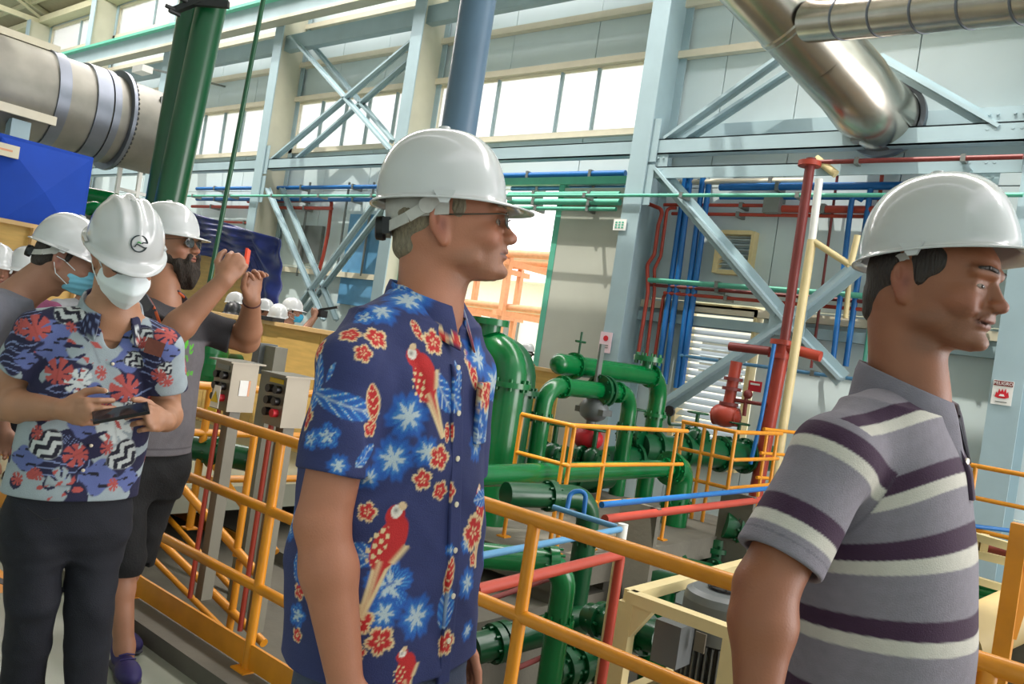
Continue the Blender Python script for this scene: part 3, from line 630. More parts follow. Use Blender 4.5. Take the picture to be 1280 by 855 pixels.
# blue and red service lines
def line(label, pts, r, m, name='service_line', br=.05):
    q = MB(); q.tube(pts, r, 12, br); return tag(q.build(name, m), label, 'pipe')
a, b, c = D(692, 634, 5.3), AZ(778, 661, D(692, 634, 5.3)[2]), AZ(600, 695, D(692, 634, 5.3)[2])
gl = thing('guard_line', 'light blue guard line with a corner and a small hoop, above the dropping green pipe', 'pipe', b)
q = MB(); q.tube([a, b, c], .018, 12, .02); q.build('pipe', M_LBLUE, gl); q = MB(); q.tube([D(708, 641, 5.35), D(713, 615, 5.4), D(733, 613, 5.4), D(729, 648, 5.4)], .016, 12, .05); q.build('hoop', M_BLUE, gl)
q = MB(); q.lathe(b + [0, 0, -.14], (0, 0, 1), [(0, .0), (0, .032), (.17, .032), (.17, 0)], 14); tag(q.build('bollard', M_WHITE), 'white capped stub at the corner of the blue guard line', 'post')
X = -3.35; a, b = AX(752, 631, X), AX(985, 606, X); line('thin blue line strung in front of the concrete slabs', [(X, a[1], a[2]), (X, b[1], a[2])], .025, M_BLUE)
for yy in (6.2, 8.2): q = MB(); zb_ = AX(756, 640, -3.35)[2]; q.box((-3.64, yy, -.9), (-3.28, yy + .06, zb_)); tag(q.build('pipe_bracket', M_CONC), ['nearer bracket carrying the thin blue and red lines on the slab edge', 'farther bracket carrying the thin blue and red lines on the slab edge'][yy > 7], 'bracket')
X = -3.3; a, b = AX(756, 649, X), AX(1000, 618, X); line('red line strung under the thin blue one', [(X, a[1], a[2]), (X, b[1], a[2])], .035, M_RED)
a = D(776, 693, 4.2); b = AZ(595, 738, a[2]); o = line('red pipe coming from behind the aloha shirt and turning down at a corner', [b, a, vdrop(a)], .025, M_RED, 'service_line', .03)
a2 = a + np.array([-.05, .05, 0]); line('thin cream pipe running down beside the red corner pipe', [a2, a2 + [0, 0, -.9]], .018, M_CREAM)
a = D(604, 752, 5.6); line('dull red pipe low behind the railing', [a, D(740, 705, 6.6)], .02, M_MAROON)
a = D(640, 838, 5.8); line('lowest dull red pipe near the pit floor', [a, D(700, 812, 6.2)], .02, M_MAROON)
# ------------------------------------------------------------------ cream frame and motor
T = D(787, 745, 4.4); zt = T[2]; U = AZ(938, 703, zt); V = AZ(920, 792, zt)
U = np.array([T[0], U[1], zt]); V = np.array([V[0], T[1], zt]); W = np.array([V[0], U[1], zt])
o = thing('support_frame', 'cream steel support frame around the grey motor', 'frame', ((T[0] + V[0]) / 2, (T[1] + U[1]) / 2, -2.4))
for a, b in ((T, U), (T, V), (V, W), (U, W)):
    q = MB(); q.bar(a, b, .075, .06); q.build('top_bar', M_CREAM, o)
    q = MB(); q.bar(a - [0, 0, .55], b - [0, 0, .55], .06, .05); q.build('lower_bar', M_CREAM, o)
for a in (T, U, V, W):
    q = MB(); q.bar(a - [0, 0, .03], np.array([a[0], a[1], -2.4]), .09, .07, (0, 1, 0)); q.build('leg', M_CREAM, o)
q = MB(); a = T + [0, 0, -.03]; b = T + [.12, 0, -.2]; q.hexa([T + [.03, -.03, -.03], T + [.16, -.03, -.03], T + [.05, -.03, -.2], T + [.03, -.03, -.2], T + [.03, .03, -.03], T + [.16, .03, -.03], T + [.05, .03, -.2], T + [.03, .03, -.2]]); q.build('gusset', M_CREAM, o)
mc = D(905, 738, 4.55); mx, my, mz = mc
o = thing('electric_motor', 'grey upright electric motor with cooling fins inside the cream frame', 'motor', (mx, my, mz - .9))
q = MB(); q.lathe((mx, my, mz - .26), (0, 0, 1), [(0, .21), (.2, .21), (.24, .2), (.26, .17), (.265, 0)], 36); q.build('fan_cowl', M_MOTOR, o)
q = MB(); q.lathe((mx, my, mz + .006), (0, 0, 1), [(0, .09), (.012, .09), (.012, 0)], 20)
for k in range(6): q.bar((mx, my, mz + .02), (mx + .09 * cos(k * PI / 3), my + .09 * sin(k * PI / 3), mz + .02), .012, .01)
q.build('fan_grille', M_BLACK, o)
q = MB(); q.lathe((mx, my, mz - .85), (0, 0, 1), [(0, .16), (.6, .16)], 28); q.build('stator_body', M_DARK, o)
for k in range(36):
    a = 2 * PI * k / 36; u = np.array([cos(a), sin(a), 0]); q = MB(); q.bar(np.array([mx, my, mz - .85]) + u * .178, np.array([mx, my, mz - .27]) + u * .178, .01, .05, u); q.build('cooling_fin', M_MOTOR, o)
q = MB(); e = np.array([mx, my, 0]) + np.array([-.02, -.25, 0]) ; g = D(838, 800, 4.35); q.box((g[0] - .07, g[1] - .06, g[2] - .12), (g[0] + .08, g[1] + .1, g[2] + .1)); q.build('terminal_box', M_MOTOR, o)
g = D(875, 803, 4.3); q = MB(); q.box((g[0] - .03, g[1] - .005, g[2] - .05), (g[0] + .03, g[1] + .005, g[2] + .05)); q.build('rating_plate', M_INOX, o)
q = MB(); g = D(778, 770, 4.7); q.lathe((g[0], g[1], -2.4), (0, 0, 1), [(0, .07), (g[2] + 2.4, .07), (g[2] + 2.4, 0)], 20); tag(q.build('standpipe', M_TRIM), 'cream standpipe behind the leg of the cream frame', 'pipe')

# ------------------------------------------------------------------ control boxes by the railing
def control_box(label, px, Y, w, d, h, zb, tagm=True, sheet=True):
    c = AY(px[0], px[1], Y); x, y, zt = c
    o = thing('control_box', label, 'control box', (x, Y, zb))
    q = MB(); q.box((x, Y, zt - h), (x + w, Y + d, zt)); q.build('enclosure', M_INOX, o)
    q = MB(); q.box((x - .02, Y - .03, zt), (x + w + .03, Y + d + .02, zt + .008)); q.build('rain_hood', M_INOX, o)
    q = MB(); q.box((x + w * .5 - .02, Y + .045, zb), (x + w * .5 + .04, Y + .105, zt - h)); q.build('post', M_POST, o)
    q = MB(); q.box((x + w * .15, Y - .004, zt - h * .16), (x + w * .85, Y, zt - h * .07)); q.build('legend_strip', M_SIGNY if not sheet else M_GREYM, o)
    for i in range(2):
        for j in range(3):
            q = MB(); q.disc((x + w * (.3 + .4 * i), Y - .012, zt - h * (.28 + .23 * j)), (0, 1, 0), .019, .03, 14); q.build('push_button', M_BLACK if (i + j) % 3 else (M_SIGNR if j == 2 else M_BLACK), o)
    if tagm:
        q = MB(); q.hexa([(x + w * .35, Y - .035, zt - h * .95), (x + w * .85, Y - .035, zt - h * .95), (x + w * .8, Y - .03, zt - h * .5), (x + w * .45, Y - .03, zt - h * .5)] + [(x + w * .35, Y - .033, zt - h * .95), (x + w * .85, Y - .033, zt - h * .95), (x + w * .8, Y - .028, zt - h * .5), (x + w * .45, Y - .028, zt - h * .5)]); tg = q.build('lockout_tag', M_WHITE, o)
        q = MB(); q.hexa([(x + w * .4, Y - .038, zt - h * .84), (x + w * .8, Y - .038, zt - h * .84), (x + w * .61, Y - .037, zt - h * .62), (x + w * .6, Y - .037, zt - h * .62)] + [(x + w * .4, Y - .036, zt - h * .84), (x + w * .8, Y - .036, zt - h * .84), (x + w * .61, Y - .035, zt - h * .62), (x + w * .6, Y - .035, zt - h * .62)]); q.build('warning_triangle', M_SIGNY, tg)
        q = MB(); q.box((x + w * .3, Y - .037, zt - h * 1.08), (x + w * .8, Y - .034, zt - h * .97)); q.build('yellow_flap', M_SIGNY, tg)
    if sheet:
        q = MB(); q.box((x + w, Y + d * .35, zt - h * .66), (x + w + .003, Y + d * .75, zt - h * .34)); sh = q.build('side_label', M_WHITE, o)
        q = MB(); q.box((x + w, Y + d * .67, zt - h * .66), (x + w + .0036, Y + d * .75, zt - h * .34)); q.build('orange_edge', M_ORANGE, sh)
    q = MB(); q.tube([(x + w * .35, Y + .02, zt - h), (x + w * .35, Y + .02, zb)], .013, 10); q.build('conduit', M_RED, o)
    return o
control_box('stainless push button box with a hanging yellow lockout tag', (271, 449), 2.3, .155, .15, .245, 0)
control_box('stainless push button box with a yellow legend strip, next to the aloha sleeve', (336, 466), 2.28, .15, .13, .235, 0, False, False)
c = AY(334, 432, 3.3); o = thing('control_post', 'grey green control post standing behind the two push button boxes', 'control box', (c[0], 3.3, -.6))
q = MB(); q.box((c[0] - .02, 3.3, -.6), (c[0] + .1, 3.4, c[2])); q.build('post', M_POST, o)
q = MB(); q.box((c[0] - .1, 3.26, c[2] - .2), (c[0] - .02, 3.4, c[2] + .01)); q.build('box', M_MOTOR, o)
# stair with yellow rails going down beyond the boxes
o = thing('stair_railing', 'yellow stair railing slanting down behind the walkway railing', 'railing', AY(260, 680, 2.9))
for k, (a, b, Y, r) in enumerate((((219, 599), (330, 727), 2.75, .026), ((197, 673), (330, 804), 2.75, .024), ((226, 524), (345, 690), 3.5, .026), ((200, 636), (345, 796), 3.5, .022), ((178, 685), (300, 808), 3.1, .02))):
    q = MB(); q.tube([AY(*a, Y), AY(*b, Y)], r, 12); q.build('handrail', M_YEL, o)
for k, (a, b, Y) in enumerate((((318, 545), (305, 700), 2.75), ((300, 700), (291, 800), 2.75), ((340, 600), (318, 790), 3.5))):
    t0 = AY(*a, Y); b0 = AY(*b, Y); q = MB(); q.tube([t0, (t0[0], t0[1], b0[2])], .022, 10); q.build('post', M_YEL, o)
a, b = AY(205, 642, 4.2), AY(300, 668, 4.2)
q = MB(); q.box((a[0] - .6, 4.18, b[2]), (b[0], 4.2, a[2])); tag(q.build('kick_plate', M_YEL), 'broad yellow kick plate behind the stair railing', 'plate')
q = MB(); q.box((a[0] - 2, 4.22, b[2] - .1), (b[0] + 2.5, 6.2, b[2])); tag(q.build('landing', M_CONC), 'concrete landing behind the yellow kick plate', 'platform')
q = MB(); q.box((a[0] - 2, 3.0, -2.4), (b[0] + 2.5, 6.2, b[2] - .1)); tag(q.build('plinth', M_CONC), 'broad concrete plinth carrying the landing behind the stair', 'platform')
# gate post and cream pipe rack, bottom right corner
o = thing('bracket_post', 'yellow post with a slanted brace at the right edge', 'post', D(1262, 800, 3.2))
a, b = D(1276, 655, 3.2), D(1256, 815, 3.2); q = MB(); q.bar(a, (a[0], a[1], -2.4), .06, .06, (0, 1, 0)); q.build('post', M_YEL, o)
q = MB(); q.bar(D(1290, 690, 3.2), D(1258, 795, 3.2), .05, .05); q.build('brace', M_YEL, o)
o = thing('pipe_support', 'cream pipe support rack behind the striped shirt front', 'frame', D(1250, 760, 5.0))
for k, (a, b, h) in enumerate((((1210, 668), (1300, 694), .055), ((1210, 690), (1300, 712), .055), ((1210, 722), (1300, 748), .05))):
    q = MB(); q.bar(D(*a, 6.0), D(*b, 5.6), .06, h); q.build('rail', M_CREAM, o)
for x_, d_ in ((1216, 5.97), (1290, 5.65)): t_ = D(x_, 690, d_); q = MB(); q.bar(t_ + [0, 0, .1], (t_[0], t_[1], -2.4), .06, .06, (0, 1, 0)); q.build('leg', M_CREAM, o)
q = MB(); q.bar(D(1232, 668, 5.95), D(1228, 692, 5.95), .05, .05); q.build('spacer', M_CREAM, o)
line('maroon pipe lying in the cream support rack', [D(1215, 680, 6.1), D(1300, 702, 5.7)], .045, M_MAROON)
for k in range(3): line(['upper green line right of the striped shirt', 'middle green line right of the striped shirt', 'lowest green line right of the striped shirt'][k], [D(1205, 726 + 8 * k, 6.2), D(1300, 748 + 8 * k, 6.0)], .03, M_GREEN)
line('thin blue line low in front of the flame sign column', [D(1205, 656, 8.3), D(1300, 668, 8.3)], .022, M_BLUE)
o = thing('insulated_pipe', 'fat cream insulated pipe at the bottom right corner', 'pipe', D(1250, 775, 4.6))
for x_, y_, d_ in ((1222, 790, 4.74), (1290, 760, 4.86)): t_ = D(x_, y_, d_); q = MB(); q.box((t_[0] - .1, t_[1] - .1, -2.4), (t_[0] + .1, t_[1] + .1, t_[2] - .1)); q.build('pedestal', M_CONC, o)
q = MB(); q.tube([D(1200, 800, 4.7), D(1310, 750, 4.9)], .15, 28); q.build('jacket', mat('dull_cream_jacket', (176, 154, 104), .6, vary=.12), o)

# ------------------------------------------------------------------ left side: plywood, tarp, bin, tank, risers
def plywood(label, a, b, zt, zb, th=.02, studs=True, n=5, top=True):
    a, b = np.array([*a, 0.]), np.array([*b, 0.]); o = thing('plywood_barrier', label, 'barrier', (a + b) / 2 + [0, 0, zb])
    d = nrm(b - a); nn = np.array([d[1], -d[0], 0])
    for k in range(n):
        s, e = a + (b - a) * (k / n), a + (b - a) * ((k + 1) / n); q = MB(); q.bar(s + d * .006 + [0, 0, (zt + zb) / 2], e - d * .006 + [0, 0, (zt + zb) / 2], th, zt - zb); q.build('panel', M_PLY, o)
    if top: q = MB(); q.bar(a + [0, 0, zt + .02], b + [0, 0, zt + .02], .11, .045); q.build('top_plate', M_PLYEDGE, o)
    if studs:
        for k in range(n * 2 + 1):
            s = a + (b - a) * (k / (n * 2)) + nn * .055; q = MB(); q.bar(s + [0, 0, zb], s + [0, 0, zt], .045, .09, nn); q.build('stud', M_PLYEDGE, o)
    return o
a, b = AX(0, 277, -9.5), AX(126, 302, -9.5)
plywood('timber framed plywood barrier at the far left behind the masked men', (-9.5, -.6), (-9.5, AX(158, 306, -9.5)[1]), (a[2] + b[2]) / 2, 0)
plywood('low plywood barrier in front of the crowd', (-11.6, 5.6), (-6.2, 5.6), 1.33, 0, studs=False, n=5)
a, b = AY(600, 450, 8.8), AY(702, 466, 8.8)
plywood('plywood barrier behind the fat green pipe below the open door', (-8.4, 8.8), (b[0], 8.8), 1.24, -2.4, studs=False, n=2)
a, b = AY(236, 300, 7.6), AY(334, 345, 7.6)
plywood('tall plywood board under the blue tarp', (a[0], 7.6), (b[0], 7.6), b[2] + .3, 0, studs=False, n=3, top=False)
q = MB(); c = AY(330, 404, 5.55); q.box((c[0] - .2, 5.52, 1.373), (c[0] + .2, 5.68, 1.42)); tag(q.build('rubber_pad', M_BLACK), 'black pad on top of the low plywood barrier', 'pad')
# tarp: draped sheet hung over the tall board, with folds
def tarp():
    nx, nz = 70, 44; V = []; F = []
    x0, x1 = AY(228, 250, 7.42)[0], AY(354, 300, 7.42)[0]
    zt0, zt1 = AY(238, 262, 7.42)[2], AY(352, 300, 7.42)[2]
    for i in range(nx):
        u = i / (nx - 1); x = x0 + (x1 - x0) * u; zt = zt0 + (zt1 - zt0) * u
        bot = zt - (.62 + .25 * max(0, (u - .2)) + 1.35 * max(0, (u - .76) / .24) ** .7) + .05 * sin(u * 19)
        for j in range(nz):
            v = j / (nz - 1); z = zt + (bot - zt) * v
            y = 7.42 + .05 * sin(7 * u + 3 * v) + .035 * sin(23 * u - 9 * v) + (.12 * sin(30 * u + 4 * v) * max(0, (u - .72)) * 2) + .02 * sin(41 * v + 13 * u)
            V.append((x + .06 * sin(5 * v) * v, y, z))
    for i in range(nx - 1):
        for j in range(nz - 1): F.append((i * nz + j, i * nz + j + 1, (i + 1) * nz + j + 1, (i + 1) * nz + j))
    q = MB(); q.add(V, F, True); o = q.build('tarp', M_TARP); md = o.modifiers.new('s', 'SOLIDIFY'); md.thickness = .01
    tag(o, 'crumpled blue tarp draped over the tall plywood board', 'tarp')
tarp()
# blue bin
X = -10.6; a = AX(118, 197, X); b = AX(104, 300, X); yb = a[1]; zt, zb = a[2], b[2] - .1
o = thing('blue_bin', 'big blue steel bin with pressed diagonal panels above the plywood', 'bin', (X - 1, yb - 1.5, 0))
q = MB(); q.box((X - 1.3, yb - 3.2, zb), (X - .02, yb, zt)); q.build('shell', M_BIN, o)
for k in range(3):
    y1 = yb - 1.06 * k - .04; y0 = y1 - .98; ym = (y0 + y1) / 2; zm = (zt + zb) / 2
    q = MB(); c = (X + .1, ym, zm); P = [(X, y0, zb + .03), (X, y1, zb + .03), (X, y1, zt - .04), (X, y0, zt - .04), c]
    q.add(P, [(0, 1, 4), (1, 2, 4), (2, 3, 4), (3, 0, 4)]); q.build('pressed_panel', M_BIN, o)
q = MB(); c = AX(8, 188, X + .06); q.box((X + .05, c[1] - .12, c[2] - .07), (X + .1, c[1] + .12, c[2] + .07)); q.build('name_plate', M_TRIM, o)
q = MB(); q.box((X + .1, c[1] - .09, c[2] - .01), (X + .103, c[1] + .05, c[2] + .012)); q.build('orange_stripe', M_ORANGE, o)
for y in (yb - .2, yb - 3.0):
    q = MB(); q.box((X - .5, y - .08, 0), (X - .34, y + .08, zb)); q.build('leg', M_BIN, o)
# riveted tank duct
X = -13.2; e = AX(138, 150, X); t_, b_ = AX(70, 68, X), AX(60, 188, X); R = (t_[2] - b_[2]) / 2 * .98; zc = e[2]
o = thing('tank_duct', 'huge riveted silver duct with zinc bands at the upper left', 'duct', (X, 2, zc - R))
y1 = e[1]; q = MB(); q.lathe((X, -8, zc), (0, 1, 0), [(0, R), (y1 + 8 - .9, R)], 56); q.build('main_shell', M_TANK, o)
q = MB(); q.lathe((X, y1 - .9, zc), (0, 1, 0), [(0, R), (.9, R * .985), (1.5, R * .97), (AX(222, 180, X)[1] - y1 + .9, R * .93), (AX(222, 180, X)[1] - y1 + .9, 0)], 56); q.build('end_section', M_TANK, o)
for k, (yy, wd) in enumerate(((AX(50, 115, X)[1], .16), (AX(97, 130, X)[1], .22), (AX(118, 135, X)[1], .1), (AX(20, 110, X)[1] - 1.0, .16))):
    q = MB(); q.lathe((X, yy, zc), (0, 1, 0), [(0, R), (0, R + .03), (wd, R + .03), (wd, R)], 56); q.build('band', M_BAND, o)
q = MB(); q.lathe((X, y1, zc), (0, 1, 0), [(0, R * .98), (0, R + .09), (.05, R + .09), (.05, R * .98)], 56); fl = q.build('rivet_flange', M_BAND, o)
q = MB()
for k in range(60): a = 2 * PI * k / 60; q.ball((X + (R + .05) * cos(a), y1 + .06, zc + (R + .05) * sin(a)), .035, 6)
q.build('rivet', M_DARK, fl)['kind'] = 'stuff'
q = MB(); q.bar((X + R * .1, -8, zc + R + .05), (X + R * .1, y1 - .9, zc + R + .05), .16, .1); q.build('top_rail', M_TRIM, o)
q = MB(); q.bar((X + R * .96, -8, zc - R * .55), (X + R * .96, y1 - 1.0, zc - R * .55), .06, .12); q.build('side_rail', M_TRIM, o)
q = MB(); ly = AX(198, 150, X)[1]
for s in (-.25, .25): q.bar((X + R * .98, ly + s, zc - R * .5), (X + R * .75, ly + s, zc + R * .7), .03, .04)
for k in range(6): t = k / 5; q.bar((X + R * (.98 - .23 * t), ly - .25, zc - R * .5 + R * 1.2 * t), (X + R * (.98 - .23 * t), ly + .25, zc - R * .5 + R * 1.2 * t), .03, .03)
q.build('ladder', M_GREYM, o)
for y in (-2.0, y1 - 1.4):
    for dx in (-.6, .4): q = MB(); q.box((X + dx, y - .12, 0), (X + dx + .2, y + .12, zc - R * .7)); q.build('support_leg', M_STEEL, o)
c = AY(178, 88, 10.5); o = thing('flood_lamp', 'small white floodlight fixture under the runway beam', 'lamp', c)
q = MB(); q.box(c - [.3, .15, .08], c + [.3, .15, .1]); q.build('housing', M_WHITE, o)
q = MB(); q.bar(c + [0, 0, .1], c + [0, 2.5, .4], .05, .05); q.build('bracket', M_GREYM, o)
# service walkway behind the risers
X = -14.2; a = AX(150, 213, X); b = AX(205, 206, X)
o = thing('service_walkway', 'pale service walkway with handrail below the tank end', 'walkway', (X, a[1] + 2, a[2] - 1.2))
zt = (a[2] + b[2]) / 2
ye = AX(226, 205, X)[1]
for h in (0, .45): q = MB(); q.bar((X, a[1], zt - h), (X, ye, zt - h), .05, .05); q.build('rail', M_WHITE, o)
for k in range(4): yy = a[1] + (ye - a[1]) * k / 3; q = MB(); q.bar((X, yy, zt - 1.2), (X, yy, zt), .06, .06, (0, 1, 0)); q.build('post', M_WHITE, o)
q = MB(); q.box((X - 1.5, a[1] - 2, zt - 1.2), (X + .05, ye, zt - .95)); q.build('deck', M_GREYM, o)
for k in range(2): q = MB(); q.box((X - 1.2, a[1] - 1 + 2 * k, -2.4), (X - 1.0, a[1] - 1 + 2 * k + .2, zt - 1.2)); q.build('leg', M_STEEL, o)
for k, pts in enumerate(([(108, 243, 13), (145, 250, 13), (146, 262, 13)], [(108, 262, 12.5), (125, 258, 12.5), (122, 300, 12.5)], [(112, 256, 13.4), (132, 266, 13.4), (130, 300, 13.4)])):
    q = MB(); q.tube([D(*t) for t in pts], .1 if k else .12, 14, .3); tag(q.build('green_pipe', M_GREEN), ['level green pipe bending at the right of the blue bin', 'green pipe dropping right beside the blue bin', 'green pipe hook behind the gap between bin and helmet'][k], 'pipe')
# twin risers, grey riser, cable
def riser(name, label, p0, p1, d0, d1, r, m, ext=0, cat='pipe', dn=0.0):
    a, b = D(*p0, d0), D(*p1, d1); v = nrm(b - a); a = a - v * .8; b = b + v * dn
    q = MB(); q.tube([a, b], r, 28); return tag(q.build(name, m), label, cat)
riser('green_riser', 'right one of the twin tall green risers, in front', (266, 0), (212, 255), 7.6, 7.6, .132, M_DGREEN, dn=1.4)
riser('green_riser', 'left one of the twin tall green risers, half hidden', (243, 0), (199, 255), 7.9, 7.9, .128, M_DGREEN, dn=1.4)
c = D(255, 8, 7.5); o = thing('pipe_clamp', 'dark pipe clamp with bolts at the top of the twin green risers', 'clamp', c)
q = MB(); q.bar(D(216, 14, 7.4), D(252, 0, 7.4), .06, .05); q.bar(D(230, 2, 7.4), D(286, 6, 7.4), .05, .06); q.build('band', M_DARK, o)
for x, y in ((214, 10), (218, 16), (230, 0)): q = MB(); q.disc(D(x, y, 7.36), (0, 1, 0), .02, .1, 8); q.build('bolt', M_DARK, o)
a = D(573, 165, 5.6); q = MB(); q.tube([(a[0], a[1], -2.4), (a[0], a[1], 4.6)], .121, 32); tag(q.build('grey_riser', M_GREYP), 'tall blue grey riser rising behind the white helmet of the tall man', 'pipe')
riser('hanging_cable', 'thin dark green cord hanging slanted in front of the tarp', (329, 0), (262, 352), 4.4, 4.4, .0125, M_DGREEN, cat='cable', dn=.6)
# ------------------------------------------------------------------ signed distance modelling of figures and clothes
def A(*v): return np.array(v, float)
def rotm(yaw=0, pitch=0, roll=0):
    """yaw about z, pitch up positive (about -y), roll about x; columns = local axes"""
    y, p, r = (math.radians(q) for q in (yaw, pitch, roll))
    Rz = np.array([[cos(y), -sin(y), 0], [sin(y), cos(y), 0], [0, 0, 1]])
    Ry = np.array([[cos(p), 0, -sin(p)], [0, 1, 0], [sin(p), 0, cos(p)]])
    Rx = np.array([[1, 0, 0], [0, cos(r), -sin(r)], [0, sin(r), cos(r)]])
    return Rz @ Ry @ Rx
I3 = np.eye(3)
class Field:
    def __init__(s, lo, hi, h):
        s.lo = np.array(lo, np.float32); s.h = h; s.n = np.ceil((np.array(hi) - lo) / h).astype(int) + 1
        s.a = np.full(s.n, 1.0, np.float32)
    def sub(s, lo, hi):
        i0 = np.clip(np.floor((np.asarray(lo) - s.lo) / s.h).astype(int), 0, s.n); i1 = np.clip(np.ceil((np.asarray(hi) - s.lo) / s.h).astype(int) + 1, 0, s.n)
        if (i1 <= i0).any(): return None, None
        ax = [(s.lo[k] + s.h * np.arange(i0[k], i1[k])).astype(np.float32) for k in range(3)]
        return tuple(slice(i0[k], i1[k]) for k in range(3)), (ax[0][:, None, None], ax[1][None, :, None], ax[2][None, None, :])
    def op(s, fn, lo, hi, k=.01, mode='u', pad=None):
        pad = 3 * s.h + k if pad is None else pad
        sl, P = s.sub(np.asarray(lo) - pad, np.asarray(hi) + pad)
        if sl is None: return s
        d = fn(*P); a = s.a[sl]
        if mode == 'u':
            hh = np.maximum(k - np.abs(a - d), 0) / max(k, 1e-6); s.a[sl] = np.minimum(a, d) - hh * hh * k * .25
        else:
            if mode == 's': d = -d
            hh = np.maximum(k - np.abs(a - d), 0) / max(k, 1e-6); s.a[sl] = np.maximum(a, d) + hh * hh * k * .25
        return s
    def rc(s, a, b, r1, r2=None, k=.012, mode='u'):
        a, b = A(*a), A(*b); r2 = r1 if r2 is None else r2; d = b - a; dd = float(d @ d) + 1e-9; R = max(r1, r2)
        def fn(x, y, z):
            px, py, pz = x - a[0], y - a[1], z - a[2]
            t = np.clip((px * d[0] + py * d[1] + pz * d[2]) / dd, 0, 1)
            return np.sqrt((px - t * d[0]) ** 2 + (py - t * d[1]) ** 2 + (pz - t * d[2]) ** 2) - (r1 + t * (r2 - r1))
        return s.op(fn, np.minimum(a, b) - R, np.maximum(a, b) + R, k, mode)
    def ell(s, c, r, R=I3, k=.012, mode='u'):
        c = A(*c); r = A(*r); M = np.asarray(R).T; e = np.sqrt(((np.asarray(R) * r[None, :]) ** 2).sum(1)); mr = float(r.min())
        def fn(x, y, z):
            p = [x - c[0], y - c[1], z - c[2]]; q = [M[i, 0] * p[0] + M[i, 1] * p[1] + M[i, 2] * p[2] for i in range(3)]
            k0 = np.sqrt(sum((q[i] / r[i]) ** 2 for i in range(3))); k1 = np.sqrt(sum((q[i] / r[i] ** 2) ** 2 for i in range(3)))
            return k0 * (k0 - 1) / (k1 + 1e-6)
        return s.op(fn, c - e, c + e, k, mode)
    def loft(s, sec, k=.012, mode='u', cap=True, R=I3, o=(0, 0, 0), n=2.3, lo=None, hi=None):
        """sec rows: z, xc, yc, front radius, back radius, half width"""
        sec = np.array(sec, float); o = A(*o); M = np.asarray(R).T
        zz = sec[:, 0]; zf = np.linspace(zz[0], zz[-1], 200)
        cols = []
        for j in range(1, 6):
            c = np.interp(zf, zz, sec[:, j]); w = max(1, int(200 * .03)); kk = np.ones(2 * w + 1) / (2 * w + 1); c = np.convolve(np.pad(c, w, mode='edge'), kk, 'valid'); cols.append(c)
        mr = max(sec[:, 3].max(), sec[:, 4].max(), sec[:, 5].max()); pts = np.array([[x, y, z] for z, x, y in sec[:, :3]]) @ np.asarray(R).T + o
        def fn(x, y, z):
            p = [x - o[0], y - o[1], z - o[2]]; q = [M[i, 0] * p[0] + M[i, 1] * p[1] + M[i, 2] * p[2] for i in range(3)]
            u = np.clip((q[2] - zz[0]) / (zz[-1] - zz[0]), 0, 1) * 199; iu = u.astype(np.int32); iu = np.minimum(iu, 198); fu = u - iu
            g = [(c[iu] * (1 - fu) + c[iu + 1] * fu).astype(np.float32) for c in [np.asarray(v, np.float32) for v in cols]]
            dx = q[0] - g[0]; dy = q[1] - g[1]; rx = np.where(dx > 0, g[2], g[3])
            e = ((np.abs(dx) / rx) ** n + (np.abs(dy) / g[4]) ** n) ** (1 / n)
            d = (e - 1) * np.minimum(rx, g[4])
            if cap: d = np.maximum(d, np.maximum(zz[0] - q[2], q[2] - zz[-1]))
            return d
        return s.op(fn, pts.min(0) - mr, pts.max(0) + mr, k, mode)
    def merge(s, o, k=.01):
        i0 = np.round((o.lo - s.lo) / s.h).astype(int); a0 = np.maximum(i0, 0); a1 = np.minimum(i0 + o.n, s.n)
        sl = tuple(slice(a0[q], a1[q]) for q in range(3)); so = tuple(slice(a0[q] - i0[q], a1[q] - i0[q]) for q in range(3))
        a, d = s.a[sl], o.a[so]; hh = np.maximum(k - np.abs(a - d), 0) / k; s.a[sl] = np.minimum(a, d) - hh * hh * k * .25; return s
    def part(s, lo, hi):
        """an empty field on the same lattice covering lo..hi"""
        i0 = np.floor((np.asarray(lo) - s.lo) / s.h); return Field(s.lo + i0 * s.h, hi, s.h)
    def sleeve(s, sh, el, frac, r1, r2, rin, k=.02):
        sh, el = A(*sh), A(*el); he = sh + (el - sh) * frac; e2 = he + (el - sh) * .15
        t = s.part(np.minimum(sh, e2) - r1 - .03, np.maximum(sh, e2) + r1 + .03); t.rc(sh, e2, r1, r2, .01)
        t.half(he, he - sh, t.lo, t.lo + t.n * t.h, .005); t.rc(he + (sh - el) * .12, e2 + (el - sh) * .2, rin, rin, .004, 's')
        s.merge(t, k); return he
    def half(s, c, nrmv, lo, hi, k=.004):
        """cut away everything on the +normal side of the plane, within lo..hi"""
        c = A(*c); v = nrm(nrmv)
        return s.op(lambda x, y, z: (x - c[0]) * v[0] + (y - c[1]) * v[1] + (z - c[2]) * v[2], lo, hi, k, 'i', 0)
    def offset(s, fn, band=.03):
        """displace the surface by fn(x, y, z)"""
        i = np.argwhere(np.abs(s.a) < band)
        P = s.lo + s.h * i; s.a[i[:, 0], i[:, 1], i[:, 2]] += fn(P[:, 0], P[:, 1], P[:, 2]).astype(np.float32)
        return s
